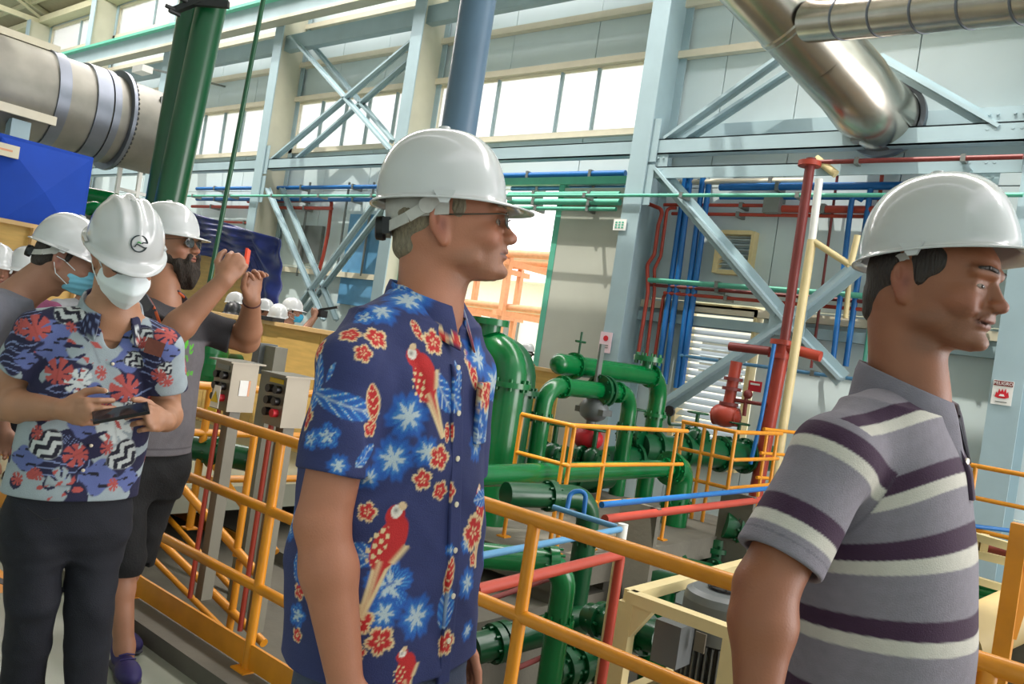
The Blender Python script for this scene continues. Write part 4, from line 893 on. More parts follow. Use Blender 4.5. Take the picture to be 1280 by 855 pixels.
    def mesh(s):
        a = s.a; n = s.n; N = n.astype(np.int64); inside = a < 0; cid = []; pos = []; quads = []; offs = []
        st = (N[1] * N[2], N[2], 1)
        for ax in range(3):
            sl0 = [slice(None)] * 3; sl1 = [slice(None)] * 3; sl0[ax] = slice(0, -1); sl1[ax] = slice(1, None)
            cr = inside[tuple(sl0)] != inside[tuple(sl1)]
            e = np.argwhere(cr); b1, b2 = [q for q in range(3) if q != ax]
            e = e[(e[:, b1] > 0) & (e[:, b2] > 0) & (e[:, b1] < n[b1] - 1) & (e[:, b2] < n[b2] - 1)]
            e2 = e.copy(); e2[:, ax] += 1
            v0 = a[e[:, 0], e[:, 1], e[:, 2]]; v1 = a[e2[:, 0], e2[:, 1], e2[:, 2]]; t = v0 / (v0 - v1)
            p = e.astype(np.float32); p[:, ax] += t; c4 = []
            for o1, o2 in ((-1, -1), (0, -1), (0, 0), (-1, 0)):
                c = e.copy(); c[:, b1] += o1; c[:, b2] += o2; c4.append(c[:, 0] * st[0] + c[:, 1] * st[1] + c[:, 2]); cid.append(c4[-1]); pos.append(p)
            q = np.stack(c4, 1); flip = (v0 < 0) if ax != 1 else (v0 >= 0); q[~flip] = q[~flip][:, ::-1]; quads.append(q)
        cid = np.concatenate(cid); pos = np.concatenate(pos); quads = np.concatenate(quads)
        u, inv = np.unique(cid, return_inverse=True); cnt = np.bincount(inv)
        V = np.stack([np.bincount(inv, pos[:, k]) / cnt for k in range(3)], 1) * s.h + s.lo
        return V, np.searchsorted(u, quads)
    def obj(s, name, m, parent, color=None, smooth=1):
        V, Q = s.mesh()
        for _ in range(smooth):   # light relaxation
            acc = np.zeros_like(V); cn = np.zeros(len(V))
            for k in range(4):
                for kk in (1, 3): np.add.at(acc, Q[:, k], V[Q[:, (k + kk) % 4]]); cn += np.bincount(Q[:, k], minlength=len(V))
            V = V * .5 + .5 * acc / np.maximum(cn, 1)[:, None]
        return raw_mesh(name, V, Q, m, parent, color(V) if color else None)
def raw_mesh(name, V, Q, m, parent, C=None):
    me = bpy.data.meshes.new(name); me.vertices.add(len(V)); me.vertices.foreach_set('co', V.astype(np.float32).ravel())
    k = Q.shape[1]; me.loops.add(Q.size); me.loops.foreach_set('vertex_index', Q.astype(np.int32).ravel()); me.polygons.add(len(Q))
    me.polygons.foreach_set('loop_start', np.arange(0, Q.size, k, dtype=np.int32)); me.polygons.foreach_set('loop_total', np.full(len(Q), k, np.int32))
    me.polygons.foreach_set('use_smooth', np.ones(len(Q), bool)); me.update(calc_edges=True)
    if C is not None:
        at = me.color_attributes.new('tint', 'FLOAT_COLOR', 'POINT'); at.data.foreach_set('color', np.concatenate([C, np.ones((len(C), 1))], 1).astype(np.float32).ravel())
    me.materials.append(m); o = bpy.data.objects.new(name, me); COL.objects.link(o); o.parent = parent
    return o
def LC(*rgb): return np.array(lin(rgb))
def sstep(a, b, x): t = np.clip((x - a) / (b - a), 0, 1); return t * t * (3 - 2 * t)
def mixc(C, m, c): return C * (1 - m[:, None]) + m[:, None] * c
def wob(P, f, seed=0):
    r = np.random.RandomState(seed); o = 0
    for i in range(5):
        d = r.normal(size=3); d /= np.linalg.norm(d); o = o + np.sin((P @ d) * f * (1 + .5 * i) + r.uniform(0, 6)) / (1 + .4 * i)
    return o / 3

# ------------------------------------------------------------------ heads
HEAD = [(-.102, .09, 0, .022, .05, .03), (-.088, .075, 0, .058, .055, .046), (-.07, .06, 0, .068, .07, .055), (-.05, .04, 0, .093, .095, .062), (-.03, .02, 0, .113, .108, .067), (-.01, .01, 0, .120, .108, .070), (.01, .01, 0, .118, .112, .0725), (.03, .01, 0, .118, .115, .074), (.05, .01, 0, .120, .115, .076), (.075, .005, 0, .119, .107, .073), (.10, 0, 0, .103, .09, .062), (.122, -.005, 0, .07, .062, .044), (.136, -.005, 0, .03, .03, .02)]
def head_field(f, o, R, s=1.0, smile=0, nose=1.0, jaw=1.0, ears=True):
    o = A(*o); P = lambda *v: o + R @ (A(*v) * s); S_ = lambda *v: tuple(q * s for q in v)
    sec = [tuple(v * s for v in q) for q in HEAD]
    f.loft(sec, .012, R=R, o=o, n=2.25)
    for y in (-1, 1):
        f.ell(P(.088, y * .046, -.016 + .004 * smile), S_(.03, .022, .022), R, .02)
        if smile: f.ell(P(.098, y * .044, -.024), S_(.022, .016, .016), R, .014)
        f.ell(P(.04, y * .056, -.058), S_(.035, .014 * jaw, .02), R, .02)
        f.rc(P(.128, y * .014, .044), P(.108, y * .052, .043), .0085 * s, .008 * s, .012)
        f.ell(P(.134, y * .032, .019), S_(.016, .017, .011), R, .012, 's')
        f.rc(P(.1180, y * .020, .0265 - .0032 * smile), P(.1090, y * .046, .0255 - .0035 * smile), .0048 * s, .0045 * s, .004)
        f.rc(P(.1188, y * .020, .0085 + .002 * smile), P(.1090, y * .046, .010 + .002 * smile), .0048 * s, .0043 * s, .005)
    f.rc(P(.126, 0, .026), P(.146 + .004 * (nose - 1), 0, -.010), .0075 * s, .0118 * s, .010)
    f.ell(P(.1485, 0, -.0125), S_(.0135, .0125, .011), R, .008)
    for y in (-1, 1): f.ell(P(.139, y * .0125, -.0155), S_(.0125, .0085, .009), R, .006)
    f.ell(P(.132, 0, -.037), S_(.010, .018 + .006 * smile, .010), R, .010)
    w = .021 + .008 * smile
    f.ell(P(.1335 - .002 * smile, 0, -.0412), S_(.0090, w, .0046), R, .006)
    f.ell(P(.1325 - .004 * smile, 0, -.0525), S_(.0092, w * .86, .0058), R, .008)
    f.ell(P(.143 - .003 * smile, 0, -.0468), S_(.010, w * 1.15, .0014), R, .003, 's')
    if smile:
        for y in (-1, 1):
            f.rc(P(.138, y * .019, -.020), P(.121, y * .037, -.043), .0024 * s, .0022 * s, .006, 's')
            f.rc(P(.132, y * .014, -.0468), P(.1185, y * .034, -.0405), .0019 * s, .0016 * s, .004, 's')
    f.ell(P(.127, 0, -.084), S_(.0165, .022, .015), R, .014)
    for y in (-1, 1):
        if not ears: break
        E = R @ rotm(y * -22, 0, 0) @ rotm(0, 14, 0)
        f.ell(P(-.005, y * .077, .006), S_(.0225, .007, .036), E, .006)
        f.ell(P(.003, y * .0745, -.025), S_(.0135, .0065, .015), E, .006)
        f.ell(P(.005, y * .0865, .004), S_(.0105, .007, .019), E, .004, 's')
        f.ell(P(-.0125, y * .0865, .018), S_(.0055, .005, .016), E, .003, 's')
    return f
def skin_color(o, R, base, s=1.0, stubble=None, blush=(150, 70, 58), brow=None, browy=.0, lips=(150, 84, 76)):
    o = A(*o); b = LC(*base); bl = LC(*blush)
    def fn(V):
        q = (V - o) @ R / s; x, y, z = q.T; C = np.tile(b, (len(V), 1)); ay = np.abs(y)
        C *= (1 + .05 * wob(V, 60, 3))[:, None]
        near = sstep(.30, .2, np.sqrt(x * x + y * y + z * z))
        m = np.exp(-((x - .1) / .03) ** 2 - ((ay - .045) / .025) ** 2 - ((z + .018) / .02) ** 2) * .35
        m = np.maximum(m, np.exp(-((x - .155) / .012) ** 2 - (y / .02) ** 2 - ((z + .012) / .012) ** 2) * .4)
        m = np.maximum(m, np.exp(-((x + .0) / .03) ** 2 - ((ay - .083) / .008) ** 2 - ((z) / .035) ** 2) * .45)
        C = mixc(C, m * near, bl)
        lp = ((x > .118) & (ay < .032)) * np.exp(-((z + .047) / .0085) ** 4) * sstep(.034, .022, ay)
        C = mixc(C, lp * near * .75, LC(*lips))
        C = mixc(C, (x > .10) * sstep(.034, .028, ay) * np.exp(-((z + .0468) / .0022) ** 2) * near, LC(60, 26, 24))  # mouth line: shade of the groove put into the tint
        C = mixc(C, np.exp(-((x - .143) / .008) ** 2 - ((ay - .0075) / .004) ** 2 - ((z + .0245) / .0035) ** 2) * near, LC(50, 24, 20))
        C = mixc(C, np.exp(-((x - .002) / .009) ** 2 - ((ay - .080) / .006) ** 2 - ((z - .002) / .013) ** 2) * .5 * near, LC(96, 44, 36))  # ear hollow: its shade put into the tint
        if stubble:
            g = sstep(-.02, -.045, z - .25 * (x - .09)) * sstep(.0, .05, x) * sstep(-.14, -.11, z) * near
            C = mixc(C, g * .34 * (1 + .3 * wob(V, 900, 5)), LC(*stubble))
        if brow:
            bw = np.exp(-((z - .0475 - .003 * np.sin((ay - .012) * 60) - browy) / .0042) ** 2) * sstep(.008, .014, ay) * sstep(.062, .05, ay) * (x > .085)
            C = mixc(C, bw * .9 * near, LC(*brow))
        return C
    return fn
def neck(f, o, R, base, r=.058, s=1.0):
    o = A(*o); a = o + R @ (A(-.028, 0, -.045) * s); f.rc(a, base, r * s, r * s * 1.12, .03)
    a2 = o + R @ (A(.012, 0, -.085) * s); f.rc(a2, A(*base) + A(.025, 0, -.02), .042 * s, .05 * s, .03)
    f.ell(o + R @ (A(.04, 0, -.122) * s) * 1.0, (.014, .012, .02), I3, .02)

# ------------------------------------------------------------------ hands
def hand(f, w, R, side, curls, thumb=(35, 20, 25), spread=4, s=1.0, k=.006):
    """w wrist; R columns: along the hand, toward the thumb, out of the back of the hand"""
    P = lambda *v: A(*w) + R @ (A(*v) * s)
    f.ell(P(.05, 0, 0), (.056 * s, .041 * s, .0165 * s), R, .012)
    f.rc(P(.0, 0, 0), P(.03, 0, 0), .027 * s, .024 * s, .015)
    f.ell(P(.03, .026, -.010), (.034 * s, .017 * s, .017 * s), R, .012)
    for i, (y, L) in enumerate(((.031, .072), (.0105, .08), (-.0105, .075), (-.031, .06))):
        b = A(.088 - .008 * abs(i - 1), y, 0); c = curls[i]; ang = 0; p = b; yaw = math.radians(spread * (1.5 - i))
        f.rc(P(.06, y * .9, .002), P(*b), .0105 * s, .0102 * s, k)
        for j, fr in enumerate((.46, .30, .24)):
            ang += math.radians(c[j]); d = A(cos(ang) * cos(yaw), cos(ang) * sin(yaw), -sin(ang)); q = p + d * L * fr
            f.rc(P(*p), P(*q), (.0098 - .0007 * j - (.0012 if i == 3 else 0)) * s, (.0091 - .0007 * j - (.0012 if i == 3 else 0)) * s, .003 if j else k); p = q
    out, down, bend = (math.radians(q) for q in thumb); p = A(.022, .030, -.010)
    d = A(cos(out) * cos(down), sin(out) * cos(down), -sin(down)); q = p + d * .042; f.rc(P(*p), P(*q), .0145 * s, .0118 * s, .010)
    out2 = out - bend; d = A(cos(out2) * cos(down), sin(out2) * cos(down), -sin(down)); p2 = q + d * .033; f.rc(P(*q), P(*p2), .0112 * s, .0103 * s, .004)
    out3 = out2 - bend * .7; d = A(cos(out3) * cos(down), sin(out3) * cos(down), -sin(down)); f.rc(P(*p2), P(*(p2 + d * .024)), .0104 * s, .0085 * s, .003)
def arm(f, sh, el, wr, r=(.05, .043, .040, .027), k=.02, flex=True):
    sh, el, wr = A(*sh), A(*el), A(*wr)
    f.rc(sh, el, r[0], r[1], k); m = el + (wr - el) * .28; f.rc(el, m, r[2], r[2] * 1.06, .015); f.rc(m, wr, r[2] * 1.06, r[3], .02)
def basis(x, y):
    x = nrm(x); y = np.asarray(y, float); y = nrm(y - x * (x @ y)); return np.stack([x, y, np.cross(x, y)], 1)

# ------------------------------------------------------------------ helmets
M_HAT = mat('helmet_white', (192, 194, 194), .2, vary=.03, coat=.5)
M_BANDW = mat('headband_grey', (190, 188, 182), .5, vary=.1, scale=60)
def helmet(parent, o, R, a_f=.135, a_b=.135, b=.114, h=.15, visor=.048, ridge='single', knob=True, strap='plain', label=None, m=None, nphi=96, nt=22, drop=0.0):
    """o: centre of the rim plane, R: columns forward/left/up"""
    V = []; o = A(*o); m = m or M_HAT
    prof = []
    def ring(fr, z, off, up=0, ridged=False, vis=0):
        out = []
        for i in range(nphi):
            p = 2 * PI * i / nphi; c, s_ = cos(p), sin(p); a = a_f if c > 0 else a_b
            x = (a + off) * fr * math.copysign(abs(c) ** .94, c); y = (b + off) * fr * math.copysign(abs(s_) ** .94, s_); zz = z
            if ridged:
                g = sstep(.02, .16, h - abs(z - h) * 0 - (h - z)) if False else min(1, max(0, (z - .35 * h) / (.35 * h)))
                if ridge == 'single': bump = .0075 * math.exp(-(y / .016) ** 2)
                elif ridge == 'triple': bump = .0085 * math.exp(-(y / .010) ** 2) + .0075 * math.exp(-((abs(y) - .043) / .010) ** 2)
                else: bump = .003 * math.exp(-(y / .02) ** 2)
                bump *= g; n = nrm((x / (a * a), y / (b * b), z / (h * h))); x += n[0] * bump; y += n[1] * bump; zz += n[2] * bump
            if vis:
                wv = max(0, c) ** 2.2; x += visor * wv * vis * c; y += visor * wv * vis * s_ * .25; zz += -.004 * vis - .010 * wv * vis + drop * wv
            out.append((x, y, zz))
        return out
    rings = []
    for j in range(nt + 1):
        t = PI / 2 * (1 - j / nt) * .985; rings.append(ring(max(.012, cos(t) ** .82), h * sin(t) ** .93 if t > 0 else 0, 0, ridged=True))
    rings = rings  # crown to rim
    rings += [ring(1, -.004, .002, vis=.12), ring(1, -.005, .009, vis=.6), ring(1, -.006, .013, vis=1), ring(1, -.0095, .013, vis=1), ring(1, -.009, .008, vis=.6), ring(1, -.006, -.004, vis=.05)]
    for j in range(nt, -1, -2):
        t = PI / 2 * (1 - j / nt) * .985; rings.append(ring(max(.012, cos(t) ** .82), h * sin(t) ** .93, -.004))
    V = np.array([q for r in rings for q in r]); V = V @ R.T + o; n = len(rings)
    Q = np.array([(i * nphi + k, (i + 1) * nphi + k, (i + 1) * nphi + (k + 1) % nphi, i * nphi + (k + 1) % nphi) for i in range(n - 1) for k in range(nphi)])
    H = raw_mesh('hard_hat', V, Q, m, parent)
    if label: H['label'] = label
    T_ = lambda x, y, z: o + R @ A(x, y, z)
    q = MB()
    top = T_(0, 0, h * .999); q.lathe(top - R[:, 2] * .004, R[:, 2], [(0, .016), (.0045 + (.007 if ridge != 'none' else 0), .012), (.006 + (.007 if ridge != 'none' else 0), 0)], 16); q.build('crown_cap', m, H, local=True)
    if strap:
        for s_ in (-1, 1):   # accessory slot lugs
            q = MB(); e = lambda x, y, z: T_(x, s_ * y, z)
            P_ = [e(-.022, b + .004, .002), e(.022, b + .004, .002), e(.008, b + .002, -.022), e(-.008, b + .002, -.022), e(-.022, b + .013, .002), e(.022, b + .013, .002), e(.008, b + .009, -.022), e(-.008, b + .009, -.022)]
            q.hexa(P_); q.build('side_lug', m, H, local=True)
    def strip(pts, w, th, mm, nm):
        q = MB(); pts = [np.array(p_) for p_ in pts]
        for u, v in zip(pts[:-1], pts[1:]): q.bar(T_(*u), T_(*v), th, w, R[:, 2])
        return q.build(nm, mm, H, local=True)
    if strap == 'wide':      # broad pale headband over the back half of the head
        bx, by = .112, .086
        n_ = 26
        VV = []
        for i in range(n_ + 1):
            p = math.radians(84 + (276 - 84) * i / n_)
            for zz, g in ((0.0, 1.0), (-.02, 1.0), (-.038 - .012 * sin((i / n_) * PI), .985), (-.040 - .012 * sin((i / n_) * PI), .965), (0.0, .97)): VV.append(T_(bx * g * cos(p) * (1 if cos(p) > 0 else 1.06), by * g * sin(p), zz))
        q = MB(); q.add(VV, [(i * 5 + k, i * 5 + (k + 1) % 5, (i + 1) * 5 + (k + 1) % 5, (i + 1) * 5 + k) for i in range(n_) for k in range(5)], True); hb = q.build('headband', M_BANDW, H, local=True)
        q = MB()
        for s_ in (-1, 1):
            for p in (100, 118, 128, 145, 160):
                for dz in (-.012, -.024): 
                    pp = math.radians(p) * s_; c_ = T_(bx * 1.05 * cos(pp), by * 1.012 * sin(pp), dz); q.disc(c_, R @ A(cos(pp), sin(pp), 0), .003, .002, 8)
    if strap in ('wide', 'plain'):
        q = MB()
        for s_ in (-1, 1):
            P_ = [T_(.0, s_ * .089, .002), T_(-.034, s_ * .090, -.026), T_(-.07, s_ * .083, -.048), T_(-.112, s_ * .035, -.064), T_(-.118, 0, -.066)]
            for u, v in zip(P_[:-1], P_[1:]): q.bar(u, v, .003, .022, R[:, 2])
            q.disc(T_(-.033, s_ * .0905, -.024), R[:, 1], .016, .004, 20)
        q.build('nape_strap', M_BANDW, H, local=True)
    if knob:
        q = MB(); q.lathe(T_(-.116, 0, -.063), -R[:, 0], [(0, .024), (.006, .026), (.02, .024), (.022, .02), (.022, 0)], 14); q.bar(T_(-.114, -.042, -.061), T_(-.114, .042, -.061), .016, .034, R[:, 2]); q.build('ratchet_knob', M_BLACK, H, local=True)
    return H
# ------------------------------------------------------------------ people
M_SKIN = mat('skin', (0, 0, 0), .48, vary=.05, scale=30, bump=.08, bscale=260, attr='tint')
M_CLOTH = mat('printed_cloth', (0, 0, 0), .85, vary=.07, scale=40, bump=.25, bscale=380, attr='tint')
M_COTTON = mat('aloha_cotton', (0, 0, 0), .8, vary=.08, scale=30, bump=.25, bscale=420, attr='tint')
M_TEE = mat('charcoal_cotton', (0, 0, 0), .9, vary=.08, scale=40, bump=.2, bscale=300, attr='tint')
M_DENIM = mat('dark_denim', (10, 13, 26), .8, vary=.25, scale=14, bump=.3, bscale=300)
M_TROUS = mat('slate_trousers', (62, 70, 92), .85, vary=.15, scale=20, bump=.2, bscale=300)
M_BLKCLOTH = mat('black_cloth', (13, 13, 15), .85, vary=.2, scale=12, bump=.3, bscale=120)
M_HAIRG = mat('grey_blond_hair', (134, 122, 100), .6, vary=.45, scale=160, bump=.6, bscale=260, stretch=(1, 1, .18))
M_HAIRD = mat('dark_brown_hair', (44, 34, 28), .55, vary=.4, scale=160, bump=.6, bscale=260, stretch=(1, 1, .18))
M_BEARD = mat('brown_beard', (52, 42, 34), .8, vary=.5, scale=120, bump=.9, bscale=160, stretch=(1, 1, .35))
M_MASKW = mat('white_mask', (224, 232, 234), .7, vary=.04)
M_MASKB = mat('blue_mask', (120, 190, 214), .75, vary=.08)
M_LENS = mat('dark_lens', (26, 22, 20), .08, vary=.02, coat=.6)
M_LENSC = mat('tinted_clear_lens', (120, 112, 96), .06, vary=.02, trans=.75, alpha=.75)
M_FRAME = mat('gunmetal_frame', (86, 82, 74), .3, .8)
M_EYE = mat('eye_white', (150, 132, 122), .2, vary=.02, coat=.5)
M_IRIS = mat('dark_iris', (44, 34, 28), .15, vary=.1)
M_BUTTON = mat('pale_button', (226, 214, 190), .3, vary=.05)
M_SHOE = mat('purple_shoe', (42, 34, 92), .6, vary=.2, scale=40)
M_SOLE = mat('shoe_sole', (60, 58, 66), .7)
M_BROWNSHOE = mat('brown_shoe', (64, 46, 36), .5)

class Fig:
    def __init__(s, label, px, heading, group=None):
        w_ = AD(*px); s.loc = A(w_[0], w_[1], 0); s.h = heading; s.R = rotm(heading)
        s.root = thing('person', label, 'person', s.loc, group, math.radians(heading))
    def L(s, x, y, d): return s.R.T @ (AD(x, y, d) - s.loc)
    def W(s, p): return s.R @ A(*p) + s.loc
def flat(c): cc = LC(*c); return lambda V: np.tile(cc, (len(V), 1)) * (1 + .04 * wob(V, 35, 2))[:, None]
def folds(amp, seed=1, f=26): 
    r = np.random.RandomState(seed)
    ds = [(nrm(r.normal(size=3) * A(1, 1, .6)), r.uniform(.6, 1.4), r.uniform(0, 6)) for _ in range(6)]
    def fn(x, y, z):
        o = 0; wx = x + .03 * np.sin(9 * z + 3 * y); wz = z + .03 * np.sin(8 * x + 5 * y)
        for d, k, p in ds: o = o + np.maximum(0, np.sin((wx * d[0] + y * d[1] + wz * d[2]) * f * k + p)) ** 3
        return -amp * (o - .9) * .55
    return fn
def legs(fig, hip, knees, ankles, m, r=(.095, .07, .055), hem=None, seat=None, color=None, h=.007, name='trousers', waist=None):
    pts = np.array(list(knees) + list(ankles) + [hip]); lo = pts.min(0) - .2; hi = pts.max(0) + A(.24, .26, .24)
    f = Field(lo, hi, h)
    hip = A(*hip); seat = seat or (.125, .13, .17)
    for sy, kn, an in zip((-1, 1), knees, ankles):
        a = hip + A(0, sy * .095, -.03); f.rc(a, kn, r[0], r[1], .012); f.rc(kn, an, r[1], r[2], .012)
    f.loft([(hip[2] - .15, hip[0], hip[1], seat[0] * .72, seat[1] * .72, seat[2] * .88), (hip[2] - .06, hip[0], hip[1], seat[0], seat[1], seat[2]), (hip[2] + .16, hip[0], hip[1], seat[0] * .92, seat[1] * .92, seat[2] * .93)], .05)
    f.offset(folds(.006, 5, 30))
    if hem: 
        for c, n_ in hem: f.half(c, n_, A(*c) - .16, A(*c) + .16)
    return f.obj(name, m, fig.root)
def shoe(fig, c, yaw, m=M_BROWNSHOE, s=1.0, name='shoe'):
    R = rotm(yaw); c = A(*c); P = lambda *v: c + R @ (A(*v) * s)
    f = Field(c - .22, c + .24, .006)
    f.ell(P(.10, 0, .032), (.095, .046, .04), R, .03); f.ell(P(-.02, 0, .05), (.07, .04, .055), R, .03); f.rc(P(-.03, 0, .08), P(-.03, 0, .1), .042, .044, .02)
    f.half(P(0, 0, .004), (0, 0, -1), c - .3, c + .3)
    o = f.obj(name, m, fig.root)
    g = Field(c - .22, c + .24, .007); g.ell(P(.1, 0, .01), (.098, .049, .018), R, .01); g.ell(P(-.02, 0, .01), (.078, .043, .018), R, .03); g.half(P(0, 0, .002), (0, 0, -1), c - .3, c + .3); g.obj('sole', M_SOLE, o)
    q = MB()
    for k in range(4): x = .02 + .026 * k; q.tube([P(x, -.026, .075 - .005 * k), P(x + .004, 0, .084 - .007 * k), P(x, .026, .075 - .005 * k)], .0035, 6)
    q.build('laces', m, o, local=True)
    return o
def collar(fig, c, R, rx, ry, hgt, fall, m, gap=28, tilt=12, color=None, spread=.012, th=.004, name='collar'):
    """shirt collar: stand plus folded fall around the neck, open at the front; c neck base centre"""
    V = []; n = 150; prof = [(0, 0), (hgt * .6, .002), (hgt, .004), (hgt * 1.04, .009), (hgt * .6, .014), (hgt - fall, .020), (hgt - fall, .0155), (hgt * .55, .009)]
    prof = [tuple(np.array(prof[q]) + (np.array(prof[(q + 1) % 8]) - np.array(prof[q])) * w_ / 5) for q in range(8) for w_ in range(5)]
    for i in range(n + 1):
        t = i / n; p = math.radians(gap + (360 - 2 * gap) * t); front = max(0, cos(p)); pt = front ** 3
        for zz, off in prof:
            ex = spread * front * (hgt - zz) / hgt; dz = -math.tan(math.radians(tilt)) * (cos(p)) * rx
            drop = -.028 * pt * max(0, (hgt - zz) / fall) if zz < hgt * .9 and off > .01 else 0
            V.append(A(*c) + R @ A((rx + off + ex) * cos(p), (ry + off + ex * .4) * sin(p), zz + dz + drop))
    k = len(prof); V = np.array(V)
    Q = np.array([(i * k + j, (i + 1) * k + j, (i + 1) * k + (j + 1) % k, i * k + (j + 1) % k) for i in range(n) for j in range(k)])
    caps = np.array([[q, q + 1, k - 2 - q, k - 1 - q] for q in range(k // 2 - 1)]); Q = np.concatenate([Q, caps, caps[:, ::-1] + n * k])
    return raw_mesh(name, V, Q, m, fig.root, color(V) if color else None)
def eyes(fig, o, R, s=1.0, squint=.72):
    for y in (-1, 1):
        Ey = R @ rotm(y * 16, 0, 0); c = A(*o) + R @ (A(.1165, y * .0320, .0176) * s)
        q = MB(); q.ball((0, 0, 0), .0118 * s, 14, (.42, 1.12, squint)); q.v = [v @ Ey.T + c for v in q.v]; e = q.build('eye', M_EYE, fig.root, local=True)
        q = MB(); q.ball((0, 0, 0), .0064 * s, 12, (.4, 1, min(1, squint * 1.25))); q.v = [v @ Ey.T + c + Ey[:, 0] * .0030 for v in q.v]; q.build('iris', M_IRIS, e, local=True)
def brows(fig, o, R, m, r=.0042):
    P = lambda *v: A(*o) + R @ A(*v)
    for y in (-1, 1):
        q = MB(); q.sweep([P(.1335, y * .012, .044), P(.1330, y * .022, .0495), P(.1255, y * .038, .0525), P(.1145, y * .052, .049), P(.106, y * .058, .044)], [r * .5, r, r, r * .8, r * .3], 8); q.build('eyebrow', m, fig.root, local=True)
def glasses(fig, o, R, kind='rect', s=1.0):
    P = lambda *v: A(*o) + R @ (A(*v) * s); g = MB()
    H = .0165 if kind == 'rect' else .021; W_ = .026 if kind == 'rect' else .024; lens = MB()
    for y in (-1, 1):
        n = 24; loop = []
        for i in range(n):
            a = 2 * PI * i / n; e = .75 if kind == 'rect' else .95
            u = W_ * math.copysign(abs(cos(a)) ** e, cos(a)); v = H * math.copysign(abs(sin(a)) ** e, sin(a)) - (0 if kind == 'rect' else .004)
            loop.append(P(.142 - .010 * ((u * y + .0) / W_ > .3) * abs(u) / W_ - .002, y * .034 + u, .022 + v))
        g.tube(loop + [loop[0]], .0012, 6); c = np.mean(loop, 0)
        lens.add(loop + [c], [(i, (i + 1) % n, n) for i in range(n)], True); lens.add([p_ - R[:, 0] * .0015 for p_ in loop] + [c - R[:, 0] * .0015], [((i + 1) % n, i, n) for i in range(n)], True)
        g.tube([P(.134, y * .060, .030), P(.120, y * .072, .030), P(.06, y * .078, .026), P(.0, y * .080, .022), P(-.02, y * .079, .008)], .0013 if kind != 'rect' else .0016, 8)
    g.tube([P(.143, -.009, .026), P(.146, 0, .028), P(.143, .009, .026)], .0013, 6)
    o_ = g.build('glasses', M_FRAME, fig.root, local=True); lens.build('lens', M_LENSC if kind == 'rect' else M_LENS, o_, local=True); return o_


def hbas(x, y, side):
    b = basis(x, y)
    if side > 0: b[:, 2] *= -1
    return b
# ------------------------------------------------------------------ prints on cloth: motifs placed on the cloth surface
def ink(fig, V, C, x, y, size, ang, fn, asp=1.0, rad=1.15):
    """print motif fn(p, q) -> [(mask, colour), ...] on the cloth where the sight line through (x, y) meets it; size in pixels of the photograph"""
    o = fig.R.T @ (CAM - fig.loc); d = nrm(fig.R.T @ ray(x, y)); w = V - o; t = w @ d; r = np.linalg.norm(w - t[:, None] * d, axis=1)
    near = np.where(r < .012)[0]
    if len(near) == 0: return C
    t0 = t[near].min(); c = o + d * t0; dep = t0 * float(nrm(ray(x, y)) @ _f); S_ = size * dep / FPX
    idx = np.where(np.abs(V - c).max(1) < .05)[0]; P_ = V[idx] - V[idx].mean(0); n = np.linalg.svd(P_, full_matrices=False)[2][2] if len(idx) > 10 else -d
    if n @ d > 0: n = -n
    u = fig.R.T @ _r2; v = fig.R.T @ _u2; a = math.radians(ang); u, v = cos(a) * u + sin(a) * v, -sin(a) * u + cos(a) * v
    e1 = nrm(u - n * (u @ n)); e2 = np.cross(n, e1); e2 = e2 if e2 @ v > 0 else -e2
    k = np.where(np.abs(V - c).max(1) < S_ * 1.6 + .02)[0]; W_ = V[k] - c; p = (W_ @ e1) / S_; q = (W_ @ e2) / (S_ * asp); h = np.abs(W_ @ n) < max(.05, .6 * S_)
    for m, col in fn(p, q): C[k] = mixc(C[k], np.clip(m, 0, 1) * h, col)
    return C
BLU, BLU2, PALE, RED_, CRM, DKB = LC(32, 88, 168), LC(66, 134, 196), LC(178, 192, 198), LC(190, 36, 38), LC(222, 196, 150), LC(42, 50, 98)
def pol(p, q): return np.hypot(p, q), np.arctan2(q, p)
def edge(r, R, w=.06): return sstep(R + w, R - w, r)
def m_hib(p, q):
    r, t = pol(p, q); R = .58 + .36 * np.abs(np.cos(2.5 * t)) ** .55 + .05 * np.sin(23 * t + 1)
    return [(edge(r, R), CRM), (edge(r, R - .16 - .1 * np.maximum(0, np.sin(19 * t))), RED_), (edge(r, .2 + .14 * np.cos(5 * t + .6)), CRM), (edge(r, .1), RED_)]
def m_blue(p, q):
    r, t = pol(p, q); R = .60 + .36 * np.abs(np.cos(2.5 * t)) ** .55 + .04 * np.sin(23 * t)
    return [(edge(r, R), BLU), (edge(r, (R - .12)) * (np.sin(31 * t + 2 * r) > .55), BLU2), (edge(r, .34 + .2 * np.cos(5 * t) + .12 * np.sin(21 * t)), PALE), (edge(np.abs(q - .05), .035) * (np.abs(p) < .25), BLU)]
def m_burst(p, q):
    r, t = pol(p, q); R = .62 + .3 * np.abs(np.cos(3 * t + .4)) ** .7 + .07 * np.sin(15 * t + 2 * r)
    return [(edge(r, R + .14, .16), BLU), (edge(r, R * .78 + .06 * np.sin(19 * t), .08) * .6, BLU2), (edge(r, .20 + .38 * np.abs(np.cos(3 * t + .4)) ** 1.5 + .10 * np.sin(17 * t), .07), PALE)]
def m_leaf(p, q):
    w = .42 * np.clip(1 - p * p, 0, 1) ** .7; a = np.abs(q); i = sstep(w + .04, w - .03, a) * (np.abs(p) < 1)
    return [(i, BLU), (i * (np.sin(17 * (p - a * 1.3)) > .45) * (a > .05), BLU2), (i * (np.sin(17 * (p - a * 1.3)) > .93), PALE), (i * edge(a, .025), PALE)]
